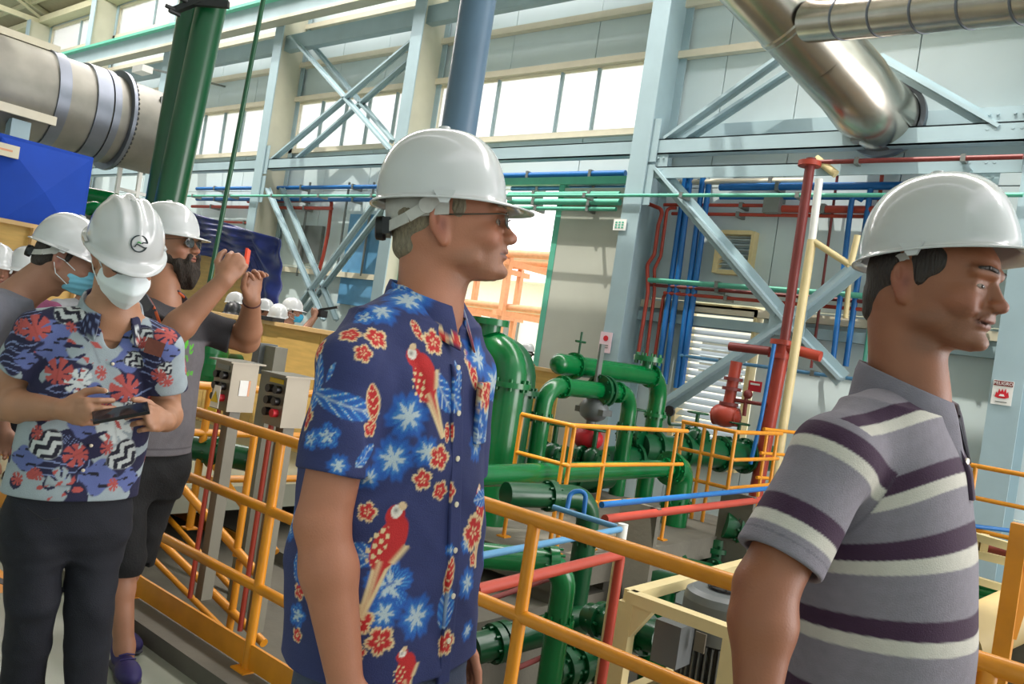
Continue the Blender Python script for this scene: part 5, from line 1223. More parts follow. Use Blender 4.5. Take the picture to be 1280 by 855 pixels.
def m_rleaf(p, q):
    w = .40 * np.clip(1 - p * p, 0, 1) ** .7; a = np.abs(q); i = sstep(w + .05, w - .03, a) * (np.abs(p) < 1)
    return [(i, CRM), (i * sstep(w - .04, w - .12, a), RED_), (i * (np.sin(15 * (p - a)) > .8), CRM)]
def m_parrot(p, q):
    body = ((p - .22) / .50) ** 2 + ((q + .02 + .1 * p) / .27) ** 2; head = ((p - .68) / .2) ** 2 + ((q - .05) / .17) ** 2
    tw = np.interp(p, [-1.1, -.2, .15], [.03, .12, .22]); tail = (p > -1.08) & (p < .15); tq = np.abs(q + .06 - .02 * p)
    wing = ((p - .12) / .36) ** 2 + ((q - .14) / .16) ** 2
    return [(tail * sstep(tw + .05, tw, tq), CRM), (tail * sstep(tw - .02, tw - .06, tq), RED_), (edge(body, 1, .1), RED_), (edge(head, 1, .12), RED_), (edge(wing, 1, .1) * (np.sin(34 * p + 9 * q) * np.sin(30 * q - 8 * p) > .25), CRM), (tail * edge(np.abs(q + .0 - .1 * p), .03) * (p < -.1), CRM),
            (edge(((p - .76) / .12) ** 2 + ((q - .06) / .10) ** 2, 1, .15), LC(236, 226, 214)), (edge(((p - .88) / .07) ** 2 + ((q - .0) / .08) ** 2, 1, .2), LC(220, 190, 150)), (edge(np.hypot(p - .77, q - .08), .025), LC(40, 30, 40)), (edge(np.abs(q + .3 + .4 * (p - .1)), .05) * (np.abs(p - .1) < .18), CRM)]
def aloha(F, sh, el, cs):
    L_ = [(m_leaf, 390, 474, 30, 80, .9), (m_leaf, 384, 500, 24, 60, 1), (m_hib, 437, 413, 15, 10, 1), (m_hib, 473, 419, 17, 40, 1), (m_hib, 455, 440, 13, 70, 1), (m_burst, 478, 384, 20, 30, 1), (m_blue, 455, 392, 15, 0, 1), (m_leaf, 434, 508, 42, -20, .8), (m_leaf, 411, 465, 13, 60, .6), (m_hib, 376, 522, 17, 0, 1), (m_hib, 392, 432, 15, 30, 1),
          (m_blue, 408, 545, 17, 20, 1), (m_blue, 384, 549, 14, 0, 1), (m_burst, 423, 582, 13, 0, 1), (m_rleaf, 469, 504, 24, 100, 1), (m_hib, 466, 537, 12, 0, 1), (m_burst, 511, 370, 26, 0, 1), (m_blue, 500, 352, 20, 20, 1), (m_hib, 546, 426, 18, 20, 1), (m_rleaf, 524, 411, 14, 130, 1),
          (m_burst, 512, 520, 27, 10, 1), (m_burst, 492, 574, 25, 50, 1), (m_leaf, 556, 490, 30, -45, 1.1), (m_burst, 535, 565, 18, 0, 1), (m_hib, 552, 572, 17, 0, 1), (m_hib, 530, 600, 14, 20, 1), (m_hib, 554, 614, 13, 50, 1), (m_parrot, 534, 486, 58, 112, 1), (m_rleaf, 563, 541, 12, 80, 1),
          (m_hib, 593, 448, 15, 0, 1), (m_rleaf, 596, 462, 22, -70, 1), (m_hib, 574, 424, 11, 0, 1), (m_burst, 602, 556, 20, 20, 1), (m_leaf, 578, 470, 20, 90, .6),
          (m_leaf, 448, 694, 30, 172, 1.1), (m_blue, 488, 733, 33, 14, 1), (m_burst, 481, 768, 20, 0, 1), (m_burst, 523, 772, 25, 60, 1), (m_hib, 449, 776, 19, 10, 1), (m_hib, 476, 803, 20, 40, 1), (m_hib, 446, 818, 12, 0, 1), (m_parrot, 478, 694, 68, 64, 1), (m_parrot, 508, 850, 36, 92, 1.4), (m_hib, 562, 806, 17, 0, 1), (m_leaf, 561, 762, 24, 80, 1.3), (m_rleaf, 566, 720, 22, 66, .8), (m_blue, 566, 688, 8, 0, 1),
          (m_parrot, 604, 655, 48, 75, 1), (m_burst, 590, 730, 18, 20, 1), (m_burst, 588, 680, 12, 0, 1), (m_leaf, 367, 705, 22, 70, 1), (m_hib, 368, 740, 12, 0, 1), (m_hib, 372, 650, 12, 0, 1), (m_burst, 590, 790, 12, 0, 1), (m_hib, 597, 700, 10, 0, 1), (m_burst, 466, 600, 16, 0, 1), (m_hib, 459, 640, 13, 0, 1), (m_leaf, 462, 570, 20, 20, 1), (m_leaf, 372, 690, 26, 100, 1), (m_blue, 366, 770, 16, 0, 1), (m_leaf, 374, 620, 20, 80, 1), (m_burst, 372, 720, 14, 0, 1), (m_hib, 366, 795, 10, 0, 1)]
    def fn(V):
        C = np.tile(DKB, (len(V), 1)) * (1 + .10 * wob(V, 24, 2) + .05 * wob(V, 500, 9))[:, None]
        for f_, x, y, s_, a, asp in L_: C = ink(F, V, C, x, y, s_ * 1.08, a, f_, asp)
        # the far side and the back of the shirt carry the same print
        r = np.random.RandomState(4)
        for i in range(46):
            k = r.randint(len(V)); c = V[k]
            if c[1] < .02 and c[0] > -.09: continue
            f_ = (m_hib, m_blue, m_burst, m_leaf)[i % 4]; w = V - c; kk = np.where(np.abs(w).max(1) < .07)[0]
            e = nrm(A(c[1] - .0, -(c[0] - .0), 0) + 1e-6); p, q = w[kk] @ e / .042, w[kk][:, 2] / .042
            for m, cl in f_(p, q): C[kk] = mixc(C[kk], np.clip(m, 0, 1), cl)
        return C
    return fn

# ============================================================ tall man in the aloha shirt
def tall_man():
    F = Fig('tall man in blue parrot print shirt, glasses and white helmet, gazing right in the middle', (484, 760, 1.7), 5)
    L = F.L; ho = L(551, 288, 1.73); hR = rotm(41, 7, 0)
    sh = L(446, 456, 1.53); el = L(403, 655, 1.48); wr = L(433, 862, 1.44)
    ax = lambda x, y: L(x, y, 1.7)
    c1, c2, c3, c4, c5 = ax(478, 838), ax(487, 700), ax(500, 560), ax(512, 455), ax(520, 408)
    nb = L(533, 385, 1.71)
    shl = A(c4[0] + .01, c4[1] + .185, sh[2] - .005); ell_ = shl + A(-.02, .045, -.31); wrl = ell_ + A(.06, .0, -.26)
    f = Field((-.32, -.50, .62), (.36, .42, 1.90), .0033)
    head_field(f, ho, hR, nose=1.15); neck(f, ho, hR, nb, .056)
    tor = [(c1[2] - .06, c1[0], c1[1], .13, .13, .175), (c2[2], c2[0], c2[1], .13, .13, .17), (c3[2], c3[0], c3[1], .12, .12, .165), (c4[2], c4[0], c4[1], .10, .105, .15), (c5[2] - .01, c5[0], c5[1], .07, .08, .12)]
    f.loft(tor, .03); f.rc(nb + A(0, -.03, -.02), sh, .045, .05, .05); f.rc(nb + A(0, .03, -.02), shl, .045, .05, .05)
    for s_, e_, w_, sd in ((sh, el, wr, -1), (shl, ell_, wrl, 1)):
        arm(f, s_, e_, w_, (.052, .049, .047, .030), .03)
        hd = nrm(w_ - e_ + A(.06, 0, 0)); hand(f, w_, hbas(hd, (1, .1, 0), sd), sd, [(25, 30, 20), (28, 32, 22), (32, 34, 22), (36, 36, 24)], (25, 10, 15))
    F.body = f.obj('body', M_SKIN, F.root, skin_color(ho, hR, (170, 110, 82), stubble=(120, 96, 80), brow=(120, 100, 78)))
    eyes(F, ho, hR); glasses(F, ho, hR, 'rect'); brows(F, ho, hR, M_HAIRG, .0034)
    P = lambda *v: ho + hR @ A(*v)
    g = Field(P(0, 0, 0) - .2, P(0, 0, 0) + .2, .0035)
    g.ell(P(-.040, 0, .028), (.070, .0755, .075), hR, .01); g.ell(P(-.058, 0, -.038), (.042, .054, .034), hR, .02)
    for y in (-1, 1): g.ell(P(.032, y * .0685, .046), (.019, .009, .030), hR, .008)
    g.half(P(-.03, 0, -.066), -hR[:, 2] * .9 + hR[:, 0] * .25, P(0, 0, 0) - .2, P(0, 0, 0) + .2); g.obj('hair', M_HAIRG, F.root)
    helmet(F.root, ho + hR @ A(.002, 0, .062), hR, .134, .138, .112, .147, ridge='soft', strap='wide', label='white hard hat with a broad pale headband')
    # shirt
    s = Field((-.35, -.48, .74), (.36, .34, 1.64), .0031)
    st = [(c1[2] - .0, c1[0], c1[1], .155, .168, .222), (c2[2], c2[0], c2[1], .165, .175, .218), (c3[2], c3[0], c3[1], .145, .152, .200), (c4[2], c4[0], c4[1], .125, .135, .180), (c5[2] + .005, c5[0], c5[1], .08, .10, .14)]
    s.loft(st, .02); s.rc(nb + A(-.01, -.04, -.015), sh + A(0, 0, .0), .062, .064, .05); s.rc(nb + A(-.01, .04, -.015), shl, .06, .062, .05)
    he = s.sleeve(sh, el, .69, .064, .069, .057); s.sleeve(shl, ell_, .69, .064, .068, .057)
    s.offset(folds(.0075, 3, 17), .04); s.offset(folds(.0030, 8, 40), .04)
    s.offset(lambda x, y, z: .005 * np.exp(-(np.sqrt((x - sh[0] - .05) ** 2 + (y - sh[1] - .045) ** 2 + ((z - sh[2] + .1) * .5) ** 2) - .07) ** 2 / .00012))
    s.half((0, 0, c1[2] + .046), (0, 0, -1), (-.4, -.5, .6), (.4, .5, c1[2] + .056))
    s.rc(nb + A(.0, 0, -.03), nb + A(.02, 0, .12), .060, .07, .006, 's'); s.ell(nb + A(.07, -.0, -.03), (.028, .022, .055), rotm(0, -20), .008, 's')
    F.axes = dict(c=[c1, c2, c3, c4, c5], sh=sh, el=el, he=he)
    col = aloha(F, sh, el, [c1, c2, c3, c4, c5])
    F.shirt = s.obj('shirt', M_COTTON, F.root, col)
    collar(F, nb + A(-.004, 0, -.012), rotm(12, 0, 0), .072, .070, .040, .062, M_COTTON, 20, 16, col, .02)
    # placket, buttons, pocket
    def front(z):
        cc = np.array([c1, c2, c3, c4, c5]); rf = np.array([.155, .165, .145, .125, .08]); zz = cc[:, 2]; o_ = np.argsort(zz)
        return A(np.interp(z, zz[o_], cc[o_, 0]) + np.interp(z, zz[o_], rf[o_]) + .002, np.interp(z, zz[o_], cc[o_, 1]), z)
    q = MB(); zs = np.linspace(c1[2] + .03, c4[2] + .015, 170); V = []
    for z in zs:
        p0 = front(z); w = .016
        for dx, dy in [(-.004, -w)] + [(.0045, -w + 2 * w * q / 10) for q in range(11)] + [(-.004, w)]: V.append(p0 + A(dx, dy, 0))
    V = np.array(V); Q = np.array([(i * 13 + j, (i + 1) * 13 + j, (i + 1) * 13 + (j + 1) % 13, i * 13 + (j + 1) % 13) for i in range(169) for j in range(13)])
    pl = raw_mesh('placket', V, Q, M_COTTON, F.shirt, col(V))
    for k in range(7):
        z = c4[2] + .01 - .088 * k
        if z < c1[2] + .05: break
        q = MB(); q.lathe(front(z) + A(.0045, 0, 0), (1, 0, 0), [(0, .0001), (0, .0056), (.0025, .0056), (.003, .0001)], 14); q.build('button', M_BUTTON, F.shirt, local=True)
    nx = 36; V = []
    for i in range(nx + 1):
        for j in range(nx + 1):
            y = .045 + .105 * i / nx; z = c4[2] - .015 - .125 * j / nx; cc = front(z); a = (y - cc[1]) / .19
            V.append(cc + A(-.135 * (1 - math.sqrt(max(0, 1 - abs(a) ** 2.3)) ** 1) + .010 + .010 * (1 - j / nx), y - cc[1], 0))
    V = np.array(V); V = np.concatenate([V, V - A(.012, 0, 0)]); m1 = nx + 1; M2 = m1 * m1
    Q = [(i * m1 + j, i * m1 + j + 1, (i + 1) * m1 + j + 1, (i + 1) * m1 + j) for i in range(nx) for j in range(nx)]; Q += [tuple(M2 + t for t in reversed(q_)) for q_ in Q]
    ring_ = [(i, 0) for i in range(nx)] + [(nx, j) for j in range(nx)] + [(nx - i, nx) for i in range(nx)] + [(0, nx - j) for j in range(nx)]
    for a, b in zip(ring_, ring_[1:] + ring_[:1]): Q.append((a[0] * m1 + a[1], b[0] * m1 + b[1], M2 + b[0] * m1 + b[1], M2 + a[0] * m1 + a[1]))
    raw_mesh('chest_pocket', V, np.array(Q), M_COTTON, F.shirt, col(V))
    hp = A(c1[0] + .005, c1[1], c1[2] - .04)
    legs(F, hp, [(hp[0] + .03, -.10, .48), (hp[0] + .05, .10, .48)], [(hp[0] - .02, -.11, .09), (hp[0] + .02, .11, .09)], M_TROUS, (.10, .08, .07), seat=(.145, .15, .19))
    shoe(F, (hp[0] - .02, -.11, 0), -8); shoe(F, (hp[0] + .02, .11, 0), 8)
    return F
TALL = tall_man()

# ============================================================ man in the striped polo shirt
def polo_man():
    F = Fig('smiling man in grey polo shirt with purple and white stripes, white helmet, at the right', (1092, 780, 1.6), 2)
    L = F.L; ho = L(1151, 361, 1.62); hR = rotm(-10, -6, 0)
    sh = L(1042, 570, 1.44); el = L(957, 735, 1.37); wr = L(944, 895, 1.31)
    ax = lambda x, y: L(x, y, 1.6)
    c1, c2, c3, c4, c5 = ax(1080, 900), ax(1092, 780), ax(1098, 670), ax(1108, 570), ax(1124, 515)
    nb = L(1134, 492, 1.61)
    shl = A(c4[0] + .02, c4[1] + .185, sh[2] - .005); ell_ = shl + A(-.0, .02, -.31); wrl = ell_ + A(.10, .0, -.24)
    f = Field((-.40, -.56, .62), (.36, .42, 1.92), .0033)
    head_field(f, ho, hR, smile=1, nose=1.0, jaw=1.1); neck(f, ho, hR, nb, .062)
    tor = [(c1[2] - .05, c1[0], c1[1], .13, .13, .175), (c2[2], c2[0], c2[1], .13, .13, .17), (c3[2], c3[0], c3[1], .12, .12, .165), (c4[2], c4[0], c4[1], .10, .105, .15), (c5[2] - .01, c5[0], c5[1], .07, .08, .12)]
    f.loft(tor, .03); f.rc(nb + A(-.01, -.03, -.065), sh, .03, .045, .04); f.rc(nb + A(-.01, .03, -.065), shl, .03, .045, .04)
    for s_, e_, w_, sd in ((sh, el, wr, -1), (shl, ell_, wrl, 1)):
        arm(f, s_, e_, w_, (.056, .052, .050, .032), .03)
        hd = nrm(w_ - e_ + A(.06, 0, 0)); hand(f, w_, hbas(hd, (1, .1, 0), sd), sd, [(25, 30, 20), (28, 32, 22), (32, 34, 22), (36, 36, 24)], (25, 10, 15))
    F.body = f.obj('body', M_SKIN, F.root, skin_color(ho, hR, (142, 88, 60), stubble=(84, 62, 50), brow=(48, 36, 30)))
    eyes(F, ho, hR, squint=.46)
    P = lambda *v: ho + hR @ A(*v)
    g = Field(P(0, 0, 0) - .2, P(0, 0, 0) + .2, .0035)
    g.ell(P(-.034, 0, .030), (.074, .0775, .085), hR, .01); g.ell(P(-.052, 0, -.030), (.052, .060, .040), hR, .02); g.ell(P(-.06, 0, -.064), (.036, .048, .024), hR, .02)
    for y in (-1, 1): g.ell(P(.026, y * .0685, .048), (.038, .0095, .034), hR, .008); g.ell(P(.022, y * .0700, .02), (.015, .007, .022), hR, .008)
    g.obj('hair', M_HAIRD, F.root); brows(F, ho, hR, M_HAIRD)
    hh = L(1172, 320, 1.62); helmet(F.root, hh, rotm(-10, 8, 0), .143, .146, .118, .162, ridge='soft', visor=.05, label='white hard hat with a grey ear strap and black ratchet knob')
    s = Field((-.40, -.54, .62), (.36, .40, 1.66), .0031)
    st = [(c1[2] - .04, c1[0], c1[1], .172, .155, .205), (c2[2], c2[0], c2[1], .180, .158, .205), (c3[2], c3[0], c3[1], .172, .15, .20), (c4[2], c4[0], c4[1], .142, .135, .185), (c5[2] + .005, c5[0], c5[1], .085, .10, .14)]
    s.loft(st, .02); s.rc(nb + A(-.02, -.04, -.03), sh, .050, .068, .05); s.rc(nb + A(-.02, .04, -.025), shl, .05, .064, .05)
    he = s.sleeve(sh, el, .80, .070, .074, .063, .03); s.sleeve(shl, ell_, .80, .068, .072, .061)
    s.offset(folds(.006, 13, 15), .04)
    s.half((0, 0, c1[2] - .02), (0, 0, -1), (-.4, -.5, .5), (.4, .5, c1[2]))
    s.rc(nb + A(.0, 0, -.0), nb + A(.02, 0, .12), .058, .075, .006, 's'); s.ell(nb + A(.075, 0, -.035), (.026, .016, .05), rotm(0, -20), .008, 's')
    G, PU, WH = LC(124, 119, 128), LC(54, 28, 54), LC(190, 186, 176)
    dax = nrm(el - sh)
    zrow = [L(1190, 500, 1.6)[2] - .02]
    def col(V):
        C = np.tile(G, (len(V), 1)) * (1 + .05 * wob(V, 300, 4))[:, None]
        t = (V - sh) @ dax; rad = np.linalg.norm((V - sh) - t[:, None] * dax, axis=1)
        lat = (V[:, 1] < sh[1] + .055 + .25 * np.clip(t, 0, .3)) & (rad < .105) & (t > -.045)
        tl = V[:, 1] > shl[1] - .03
        # torso stripes: level bands rising toward the shoulder seam
        sl = np.interp(V[:, 2], [.95, 1.12, 1.25, 1.36, 1.5], [.05, .12, .30, .62, .75]); zc = V[:, 2] - sl * (V[:, 0] - .04)
        for z0 in POLO_Z:
            C = mixc(C, ~lat * sstep(.0175, .0145, np.abs(zc - z0)), PU); C = mixc(C, ~lat * sstep(.014, .011, np.abs(zc - z0 + .0285)), WH)
        for t0 in POLO_T:
            C = mixc(C, lat * sstep(.018, .015, np.abs(t - t0)), PU); C = mixc(C, lat * sstep(.0125, .0095, np.abs(t - t0 - .0275)), WH)
        C = mixc(C, np.exp(-((rad - .104) / .0025) ** 2) * (t > -.02) * (t < .2) * .35, LC(70, 66, 76))
        C = mixc(C, ((t > (he - sh) @ dax - .024) & (t < (he - sh) @ dax - .021) & lat) * .5, LC(80, 78, 90))
        return C
    F.shirt = s.obj('polo_shirt', M_CLOTH, F.root, col)
    collar(F, nb + A(-.002, 0, -.022), rotm(0, 0, 0),   .084, .084, .044, .082, M_CLOTH, 16, 20, flat((120, 116, 126)), .014)
    q = MB(); p0 = nb + A(.085, 0, -.055)
    z0 = c4[2] + .0
    def fr(z): return A(np.interp(z, [c3[2], c4[2], c5[2]], [c3[0] + .172, c4[0] + .142, c5[0] + .085]) + .001, c4[1], z)
    V = []; zs = np.linspace(c4[2] - .05, c5[2] + .0, 16)
    for z in zs:
        for dx, dy in ((-.01, -.016), (.004, -.016), (.004, .016), (-.01, .016)): V.append(fr(z) + A(dx, dy, 0))
    V = np.array(V); Q = np.array([(i * 4 + j, (i + 1) * 4 + j, (i + 1) * 4 + (j + 1) % 4, i * 4 + (j + 1) % 4) for i in range(15) for j in range(4)])
    raw_mesh('placket', V, Q, M_CLOTH, F.shirt, flat((58, 40, 60))(V))
    for k in range(2): q = MB(); q.lathe(fr(c5[2] - .02 - .05 * k) + A(.004, -.008, 0), (1, -.4, 0), [(0, .0001), (0, .006), (.003, .006), (.003, .0001)], 12); q.build('button', M_BUTTON, F.shirt, local=True)
    hp = A(c1[0] + .005, c1[1], c1[2] - .02)
    legs(F, hp, [(hp[0] + .03, -.10, .48), (hp[0] + .05, .10, .48)], [(hp[0] - .02, -.11, .09), (hp[0] + .02, .11, .09)], M_DENIM, (.10, .08, .07), seat=(.145, .14, .185))
    shoe(F, (hp[0] - .02, -.11, 0), -8); shoe(F, (hp[0] + .02, .11, 0), 8)
    return F
POLO_Z = [1.505, 1.36, 1.246, 1.115, .975, .84]
POLO_T = [-.012, .135]
POLO = polo_man()
# ============================================================ man looking at his phone, tropical shirt
NAVY, GRYW, CORAL, PERI, INKB, WHT = LC(30, 30, 62), LC(150, 162, 168), LC(172, 78, 74), LC(92, 104, 158), LC(24, 24, 40), LC(184, 190, 190)
def m_navy(p, q):
    r, t = pol(p, q); R = .85 + .15 * np.sin(3 * t + p) ; i = edge(r, R)
    return [(i, NAVY), (i * (np.abs(np.sin(7.5 * q + 1.2 * np.sin(3.2 * p))) > .955), LC(120, 134, 176))]
def m_peri(p, q):
    r, t = pol(p, q); i = edge(r, .85 + .13 * np.sin(4 * t + 1)); d = (np.sin(11 * p + 2 * q) > .55) & (np.sin(5 * q + 9 * np.floor(p * 1.75)) > .2)
    return [(i, PERI), (i * d, INKB)]
def m_chev(p, q):
    r, t = pol(p, q); i = edge(r, .92 + .1 * np.sin(3 * t)); z = np.abs(((p * 2.2) % 2) - 1)
    return [(i, WHT), (i * (np.sin(9 * (q + .42 * z)) > .0), INKB)]
def m_mon(col, dash=None):
    def f(p, q):
        r, t = pol(p, q); R = .82 * (1 - .25 * np.cos(t - PI / 2 + PI)) + .05; cut = (np.sin(8 * t) > .62) & (r > .38)
        i = edge(r, R, .05) * ~cut; o = [(i, col), (i * edge(np.abs(p), .022) * (q > -.7), col * .6)]
        if dash is not None: o.append((i * (np.sin(10 * p + 3 * q) > .6) * (np.sin(8 * q + 5 * p) > .35), dash))
        return o
    return f
M_CO, M_GW, M_GW2 = m_mon(CORAL), m_mon(GRYW, CORAL), m_mon(LC(196, 204, 204), CORAL)
TROP = [(m_navy, 116, 402, 34, 0, .5), (m_navy, 85, 443, 27, 20, 1), (m_navy, 23, 425, 24, 10, 1), (m_navy, 186, 456, 22, 0, 1), (m_navy, 160, 502, 28, 10, .9), (m_navy, 77, 486, 28, 40, 1), (m_navy, 203, 402, 15, 0, 1), (m_navy, 60, 500, 18, 0, 1), (m_navy, 208, 440, 14, 80, 1), (m_navy, 75, 584, 34, -6, .55), (m_navy, 85, 550, 14, -30, .5), (m_navy, 108, 590, 14, 60, 1), (m_navy, 20, 440, 14, 0, 1),
        (m_peri, 67, 417, 16, 90, 1.6), (m_peri, 66, 440, 15, 80, 1.2), (m_peri, 163, 425, 15, 80, 1.4), (m_peri, 160, 452, 14, 90, 1.3), (m_peri, 118, 494, 15, 70, 1.1), (m_peri, 104, 534, 14, 60, 1.2), (m_peri, 28, 573, 15, 80, 1.5), (m_peri, 124, 597, 22, 60, 1), (m_peri, 162, 600, 15, 70, 1), (m_peri, 18, 392, 12, 60, 1),
        (m_navy, 14, 450, 18, 0, 1), (m_peri, 32, 450, 12, 80, 1), (m_navy, 30, 395, 16, 30, .8), (m_peri, 212, 440, 12, 80, 1.2), (m_chev, 207, 462, 10, 20, 1), (M_GW, 118, 436, 30, 20, 1), (M_GW2, 145, 535, 26, 0, 1.2), (M_GW, 76, 608, 28, 80, .6), (M_GW2, 100, 478, 20, 40, .8), (m_chev, 86, 386, 22, -30, .8), (m_chev, 178, 421, 15, 40, 1), (m_chev, 196, 394, 13, -60, 1), (m_chev, 168, 450, 11, 40, 1.2), (m_chev, 56, 556, 22, 30, .9), (m_chev, 155, 570, 22, 30, .9), (m_chev, 165, 505, 8, 0, 1),
        (M_CO, 44, 413, 20, 20, 1), (M_CO, 71, 468, 20, -10, 1), (M_CO, 160, 488, 21, 30, 1), (M_CO, 62, 367, 14, 100, .6), (M_CO, 128, 466, 11, 100, .7), (M_CO, 178, 430, 9, 0, 1), (M_CO, 213, 417, 16, 60, 1), (M_CO, 209, 478, 10, 20, 1), (M_CO, 22, 408, 12, 60, 1), (M_CO, 130, 510, 11, 20, 1), (M_CO, 60, 520, 10, 20, 1), (M_CO, 20, 600, 10, 50, 1), (M_CO, 98, 568, 17, 120, 1), (M_CO, 46, 541, 11, 80, .8), (M_CO, 136, 560, 11, 80, .8), (M_CO, 46, 592, 11, 120, .7), (M_CO, 144, 606, 10, 110, .8), (M_CO, 200, 470, 10, 90, 1), (M_CO, 90, 408, 9, 130, .7)]
def phone_man():
    F = Fig('man in tropical print shirt, white mask and helmet looking down at his phone', (110, 560, 2.7), -13)
    L = F.L; ho = L(152, 322, 2.62); hR = rotm(6, -24, 0) @ rotm(0, 0, 5)
    sh = L(50, 414, 2.585); el = L(4, 506, 2.62); wr = L(80, 512, 2.47); shl = L(201, 433, 2.72); ell_ = L(207, 517, 2.80); wrl = L(207, 526, 2.62)
    ax = lambda x, y: L(x, y, 2.7)
    c1, c2, c3, c4, c5 = ax(90, 612), ax(104, 545), ax(116, 490), ax(128, 425), ax(134, 398)
    nb = L(140, 388, 2.67)
    f = Field((-.36, -.52, .70), (.48, .46, 1.85), .0036)
    head_field(f, ho, hR); neck(f, ho, hR, nb, .060)
    tor = [(c1[2] - .1, c1[0], c1[1], .10, .11, .16), (c2[2], c2[0], c2[1], .10, .11, .155), (c3[2], c3[0], c3[1], .10, .11, .155), (c4[2], c4[0], c4[1], .095, .10, .15), (c5[2], c5[0], c5[1], .07, .08, .12)]
    f.loft(tor, .03); f.rc(nb + A(0, -.03, -.03), sh, .04, .05, .05); f.rc(nb + A(0, .03, -.03), shl, .04, .05, .05)
    f.loft([(c5[2] - .06, c5[0] + .015, c5[1], .085, .07, .10), (nb[2] + .03, nb[0] + .01, nb[1], .06, .06, .07)], .03)
    arm(f, sh, el, wr, (.056, .050, .048, .029), .03); arm(f, shl, ell_, wrl, (.056, .050, .048, .029), .03)
    pa, pb = L(124, 521, 2.41), L(178, 511, 2.46)
    up = F.R.T @ _u2; rt = F.R.T @ _r2
    hand(f, wr, hbas(L(128, 517, 2.42) - wr, up + .15 * rt, -1), -1, [(38, 26, 16), (46, 34, 22), (52, 40, 26), (56, 44, 28)], (36, 12, 22), 3, 1.05)
    hand(f, wrl, hbas(L(166, 519, 2.46) - wrl, up - .2 * rt, 1), 1, [(40, 36, 22), (50, 44, 28), (58, 48, 30), (62, 50, 30)], (38, 14, 24), 3, 1.0)
    f.obj('body', M_SKIN, F.root, skin_color(ho, hR, (166, 120, 92), brow=(70, 54, 44)))
    eyes(F, ho, hR); P = lambda *v: ho + hR @ A(*v)
    mk = Field(P(.09, 0, -.05) - .14, P(.09, 0, -.05) + .14, .0035)
    mk.loft([(-.120, .08, 0, .050, .05, .028), (-.085, .06, 0, .100, .06, .064), (-.045, .06, 0, .120, .06, .080), (-.016, .06, 0, .112, .05, .072), (.006, .07, 0, .080, .04, .046)], .01, R=hR, o=ho, n=1.6)
    mk.half(P(.045, 0, 0), -hR[:, 0] - .25 * hR[:, 2], mk.lo, mk.lo + mk.n * mk.h); mo = mk.obj('face_mask', M_MASKW, F.root)
    q = MB()
    for y in (-1, 1): q.tube([P(.06, y * .070, -.01), P(.02, y * .079, .012), P(-.012, y * .084, .02)], .0022, 6); q.tube([P(.055, y * .066, -.075), P(.01, y * .078, -.045), P(-.012, y * .084, -.01)], .0022, 6)
    q.build('ear_loop', M_MASKW, mo, local=True)
    glasses(F, P(-.006, 0, -.002), hR, 'rect')
    g = Field(P(0, 0, 0) - .2, P(0, 0, 0) + .2, .005); g.ell(P(-.036, 0, .03), (.074, .0785, .085), hR, .01); g.ell(P(-.052, 0, -.03), (.05, .06, .04), hR, .02)
    for y in (-1, 1): g.rc(P(.03, y * .073, .06), P(.026, y * .0725, .012), .014, .010, .008)
    g.obj('hair', M_HAIRD, F.root)
    hr = hR @ rotm(0, -4, 0); H = helmet(F.root, P(.009, 0, .057), hr, .132, .136, .109, .142, ridge='triple', visor=.036, label='white hard hat with three crown ridges and a dark round logo')
    # round logo on the helmet front
    def onhat(u, v):   # u to the wearer's left, v up, on the front of the shell
        zz = v; fr = max(.0, 1 - (max(zz, 0) / .142) ** 2.15) ** .41; x = .132 * fr * math.sqrt(max(0, 1 - (u / (.109 * fr)) ** 2)); return P(.009, 0, .057) + hr @ A(x + .0035, u, zz)
    q = MB(); rr = .0235; cu, cv = .0, .062
    arc = [onhat(cu - rr * cos(math.radians(a)), cv + rr * sin(math.radians(a))) for a in np.linspace(172, -158, 30)]
    q.tube(arc, .0021, 6)
    q.tube([onhat(cu - rr * x, cv + rr * y) for x, y in ((-.99, .12), (-.5, .22), (-.28, .08))], .002, 6); q.tube([onhat(cu - rr * x, cv + rr * y) for x, y in ((-.85, -.5), (.32, -.02), (.55, -.42))], .0019, 6)
    q.build('logo', mat('logo_ink', (30, 44, 48), .5), H, local=True)
    q = MB(); q.tube([onhat(cu - rr * x, cv + rr * y) for x, y in ((-.15, .1), (.08, .25), (.28, .12))], .002, 6); q.build('logo_leaf', mat('logo_green', (60, 150, 70), .5), H, local=True)
    s = Field((-.36, -.52, .80), (.42, .46, 1.62), .0036)
    st = [(c1[2] - .03, c1[0], c1[1], .135, .14, .20), (c2[2], c2[0], c2[1], .135, .14, .19), (c3[2], c3[0], c3[1], .125, .13, .185), (c4[2], c4[0], c4[1], .115, .12, .18), (c5[2], c5[0], c5[1], .085, .10, .14)]
    s.loft(st, .02); s.rc(nb + A(-.015, -.04, -.035), sh, .050, .066, .05); s.rc(nb + A(-.015, .04, -.035), shl, .050, .066, .05)
    s.sleeve(sh, el, .50, .070, .074, .061); s.sleeve(shl, ell_, .60, .070, .074, .061)
    s.offset(folds(.007, 23, 18), .04)
    s.half((0, 0, c1[2] - .008), (0, 0, -1), (-.4, -.5, .7), (.4, .5, c1[2] + .01))
    s.rc(nb + A(.0, 0, -.04), nb + A(.03, 0, .12), .062, .075, .006, 's'); s.ell(nb + A(.07, 0, -.05), (.045, .030, .085), rotm(0, -24), .008, 's')
    def col(V):
        C = np.tile(GRYW, (len(V), 1)) * (1 + .06 * wob(V, 60, 2))[:, None]; C = mixc(C, (wob(V, 30, 6) > .02) * 1., NAVY); C = mixc(C, (wob(V, 44, 11) > .62) * 1., CORAL)
        for f_, x, y, s_, a, asp in TROP: C = ink(F, V, C, x, y, s_ * (1.12 if f_ in (m_navy, m_peri) else .98), a, f_, asp)
        return C
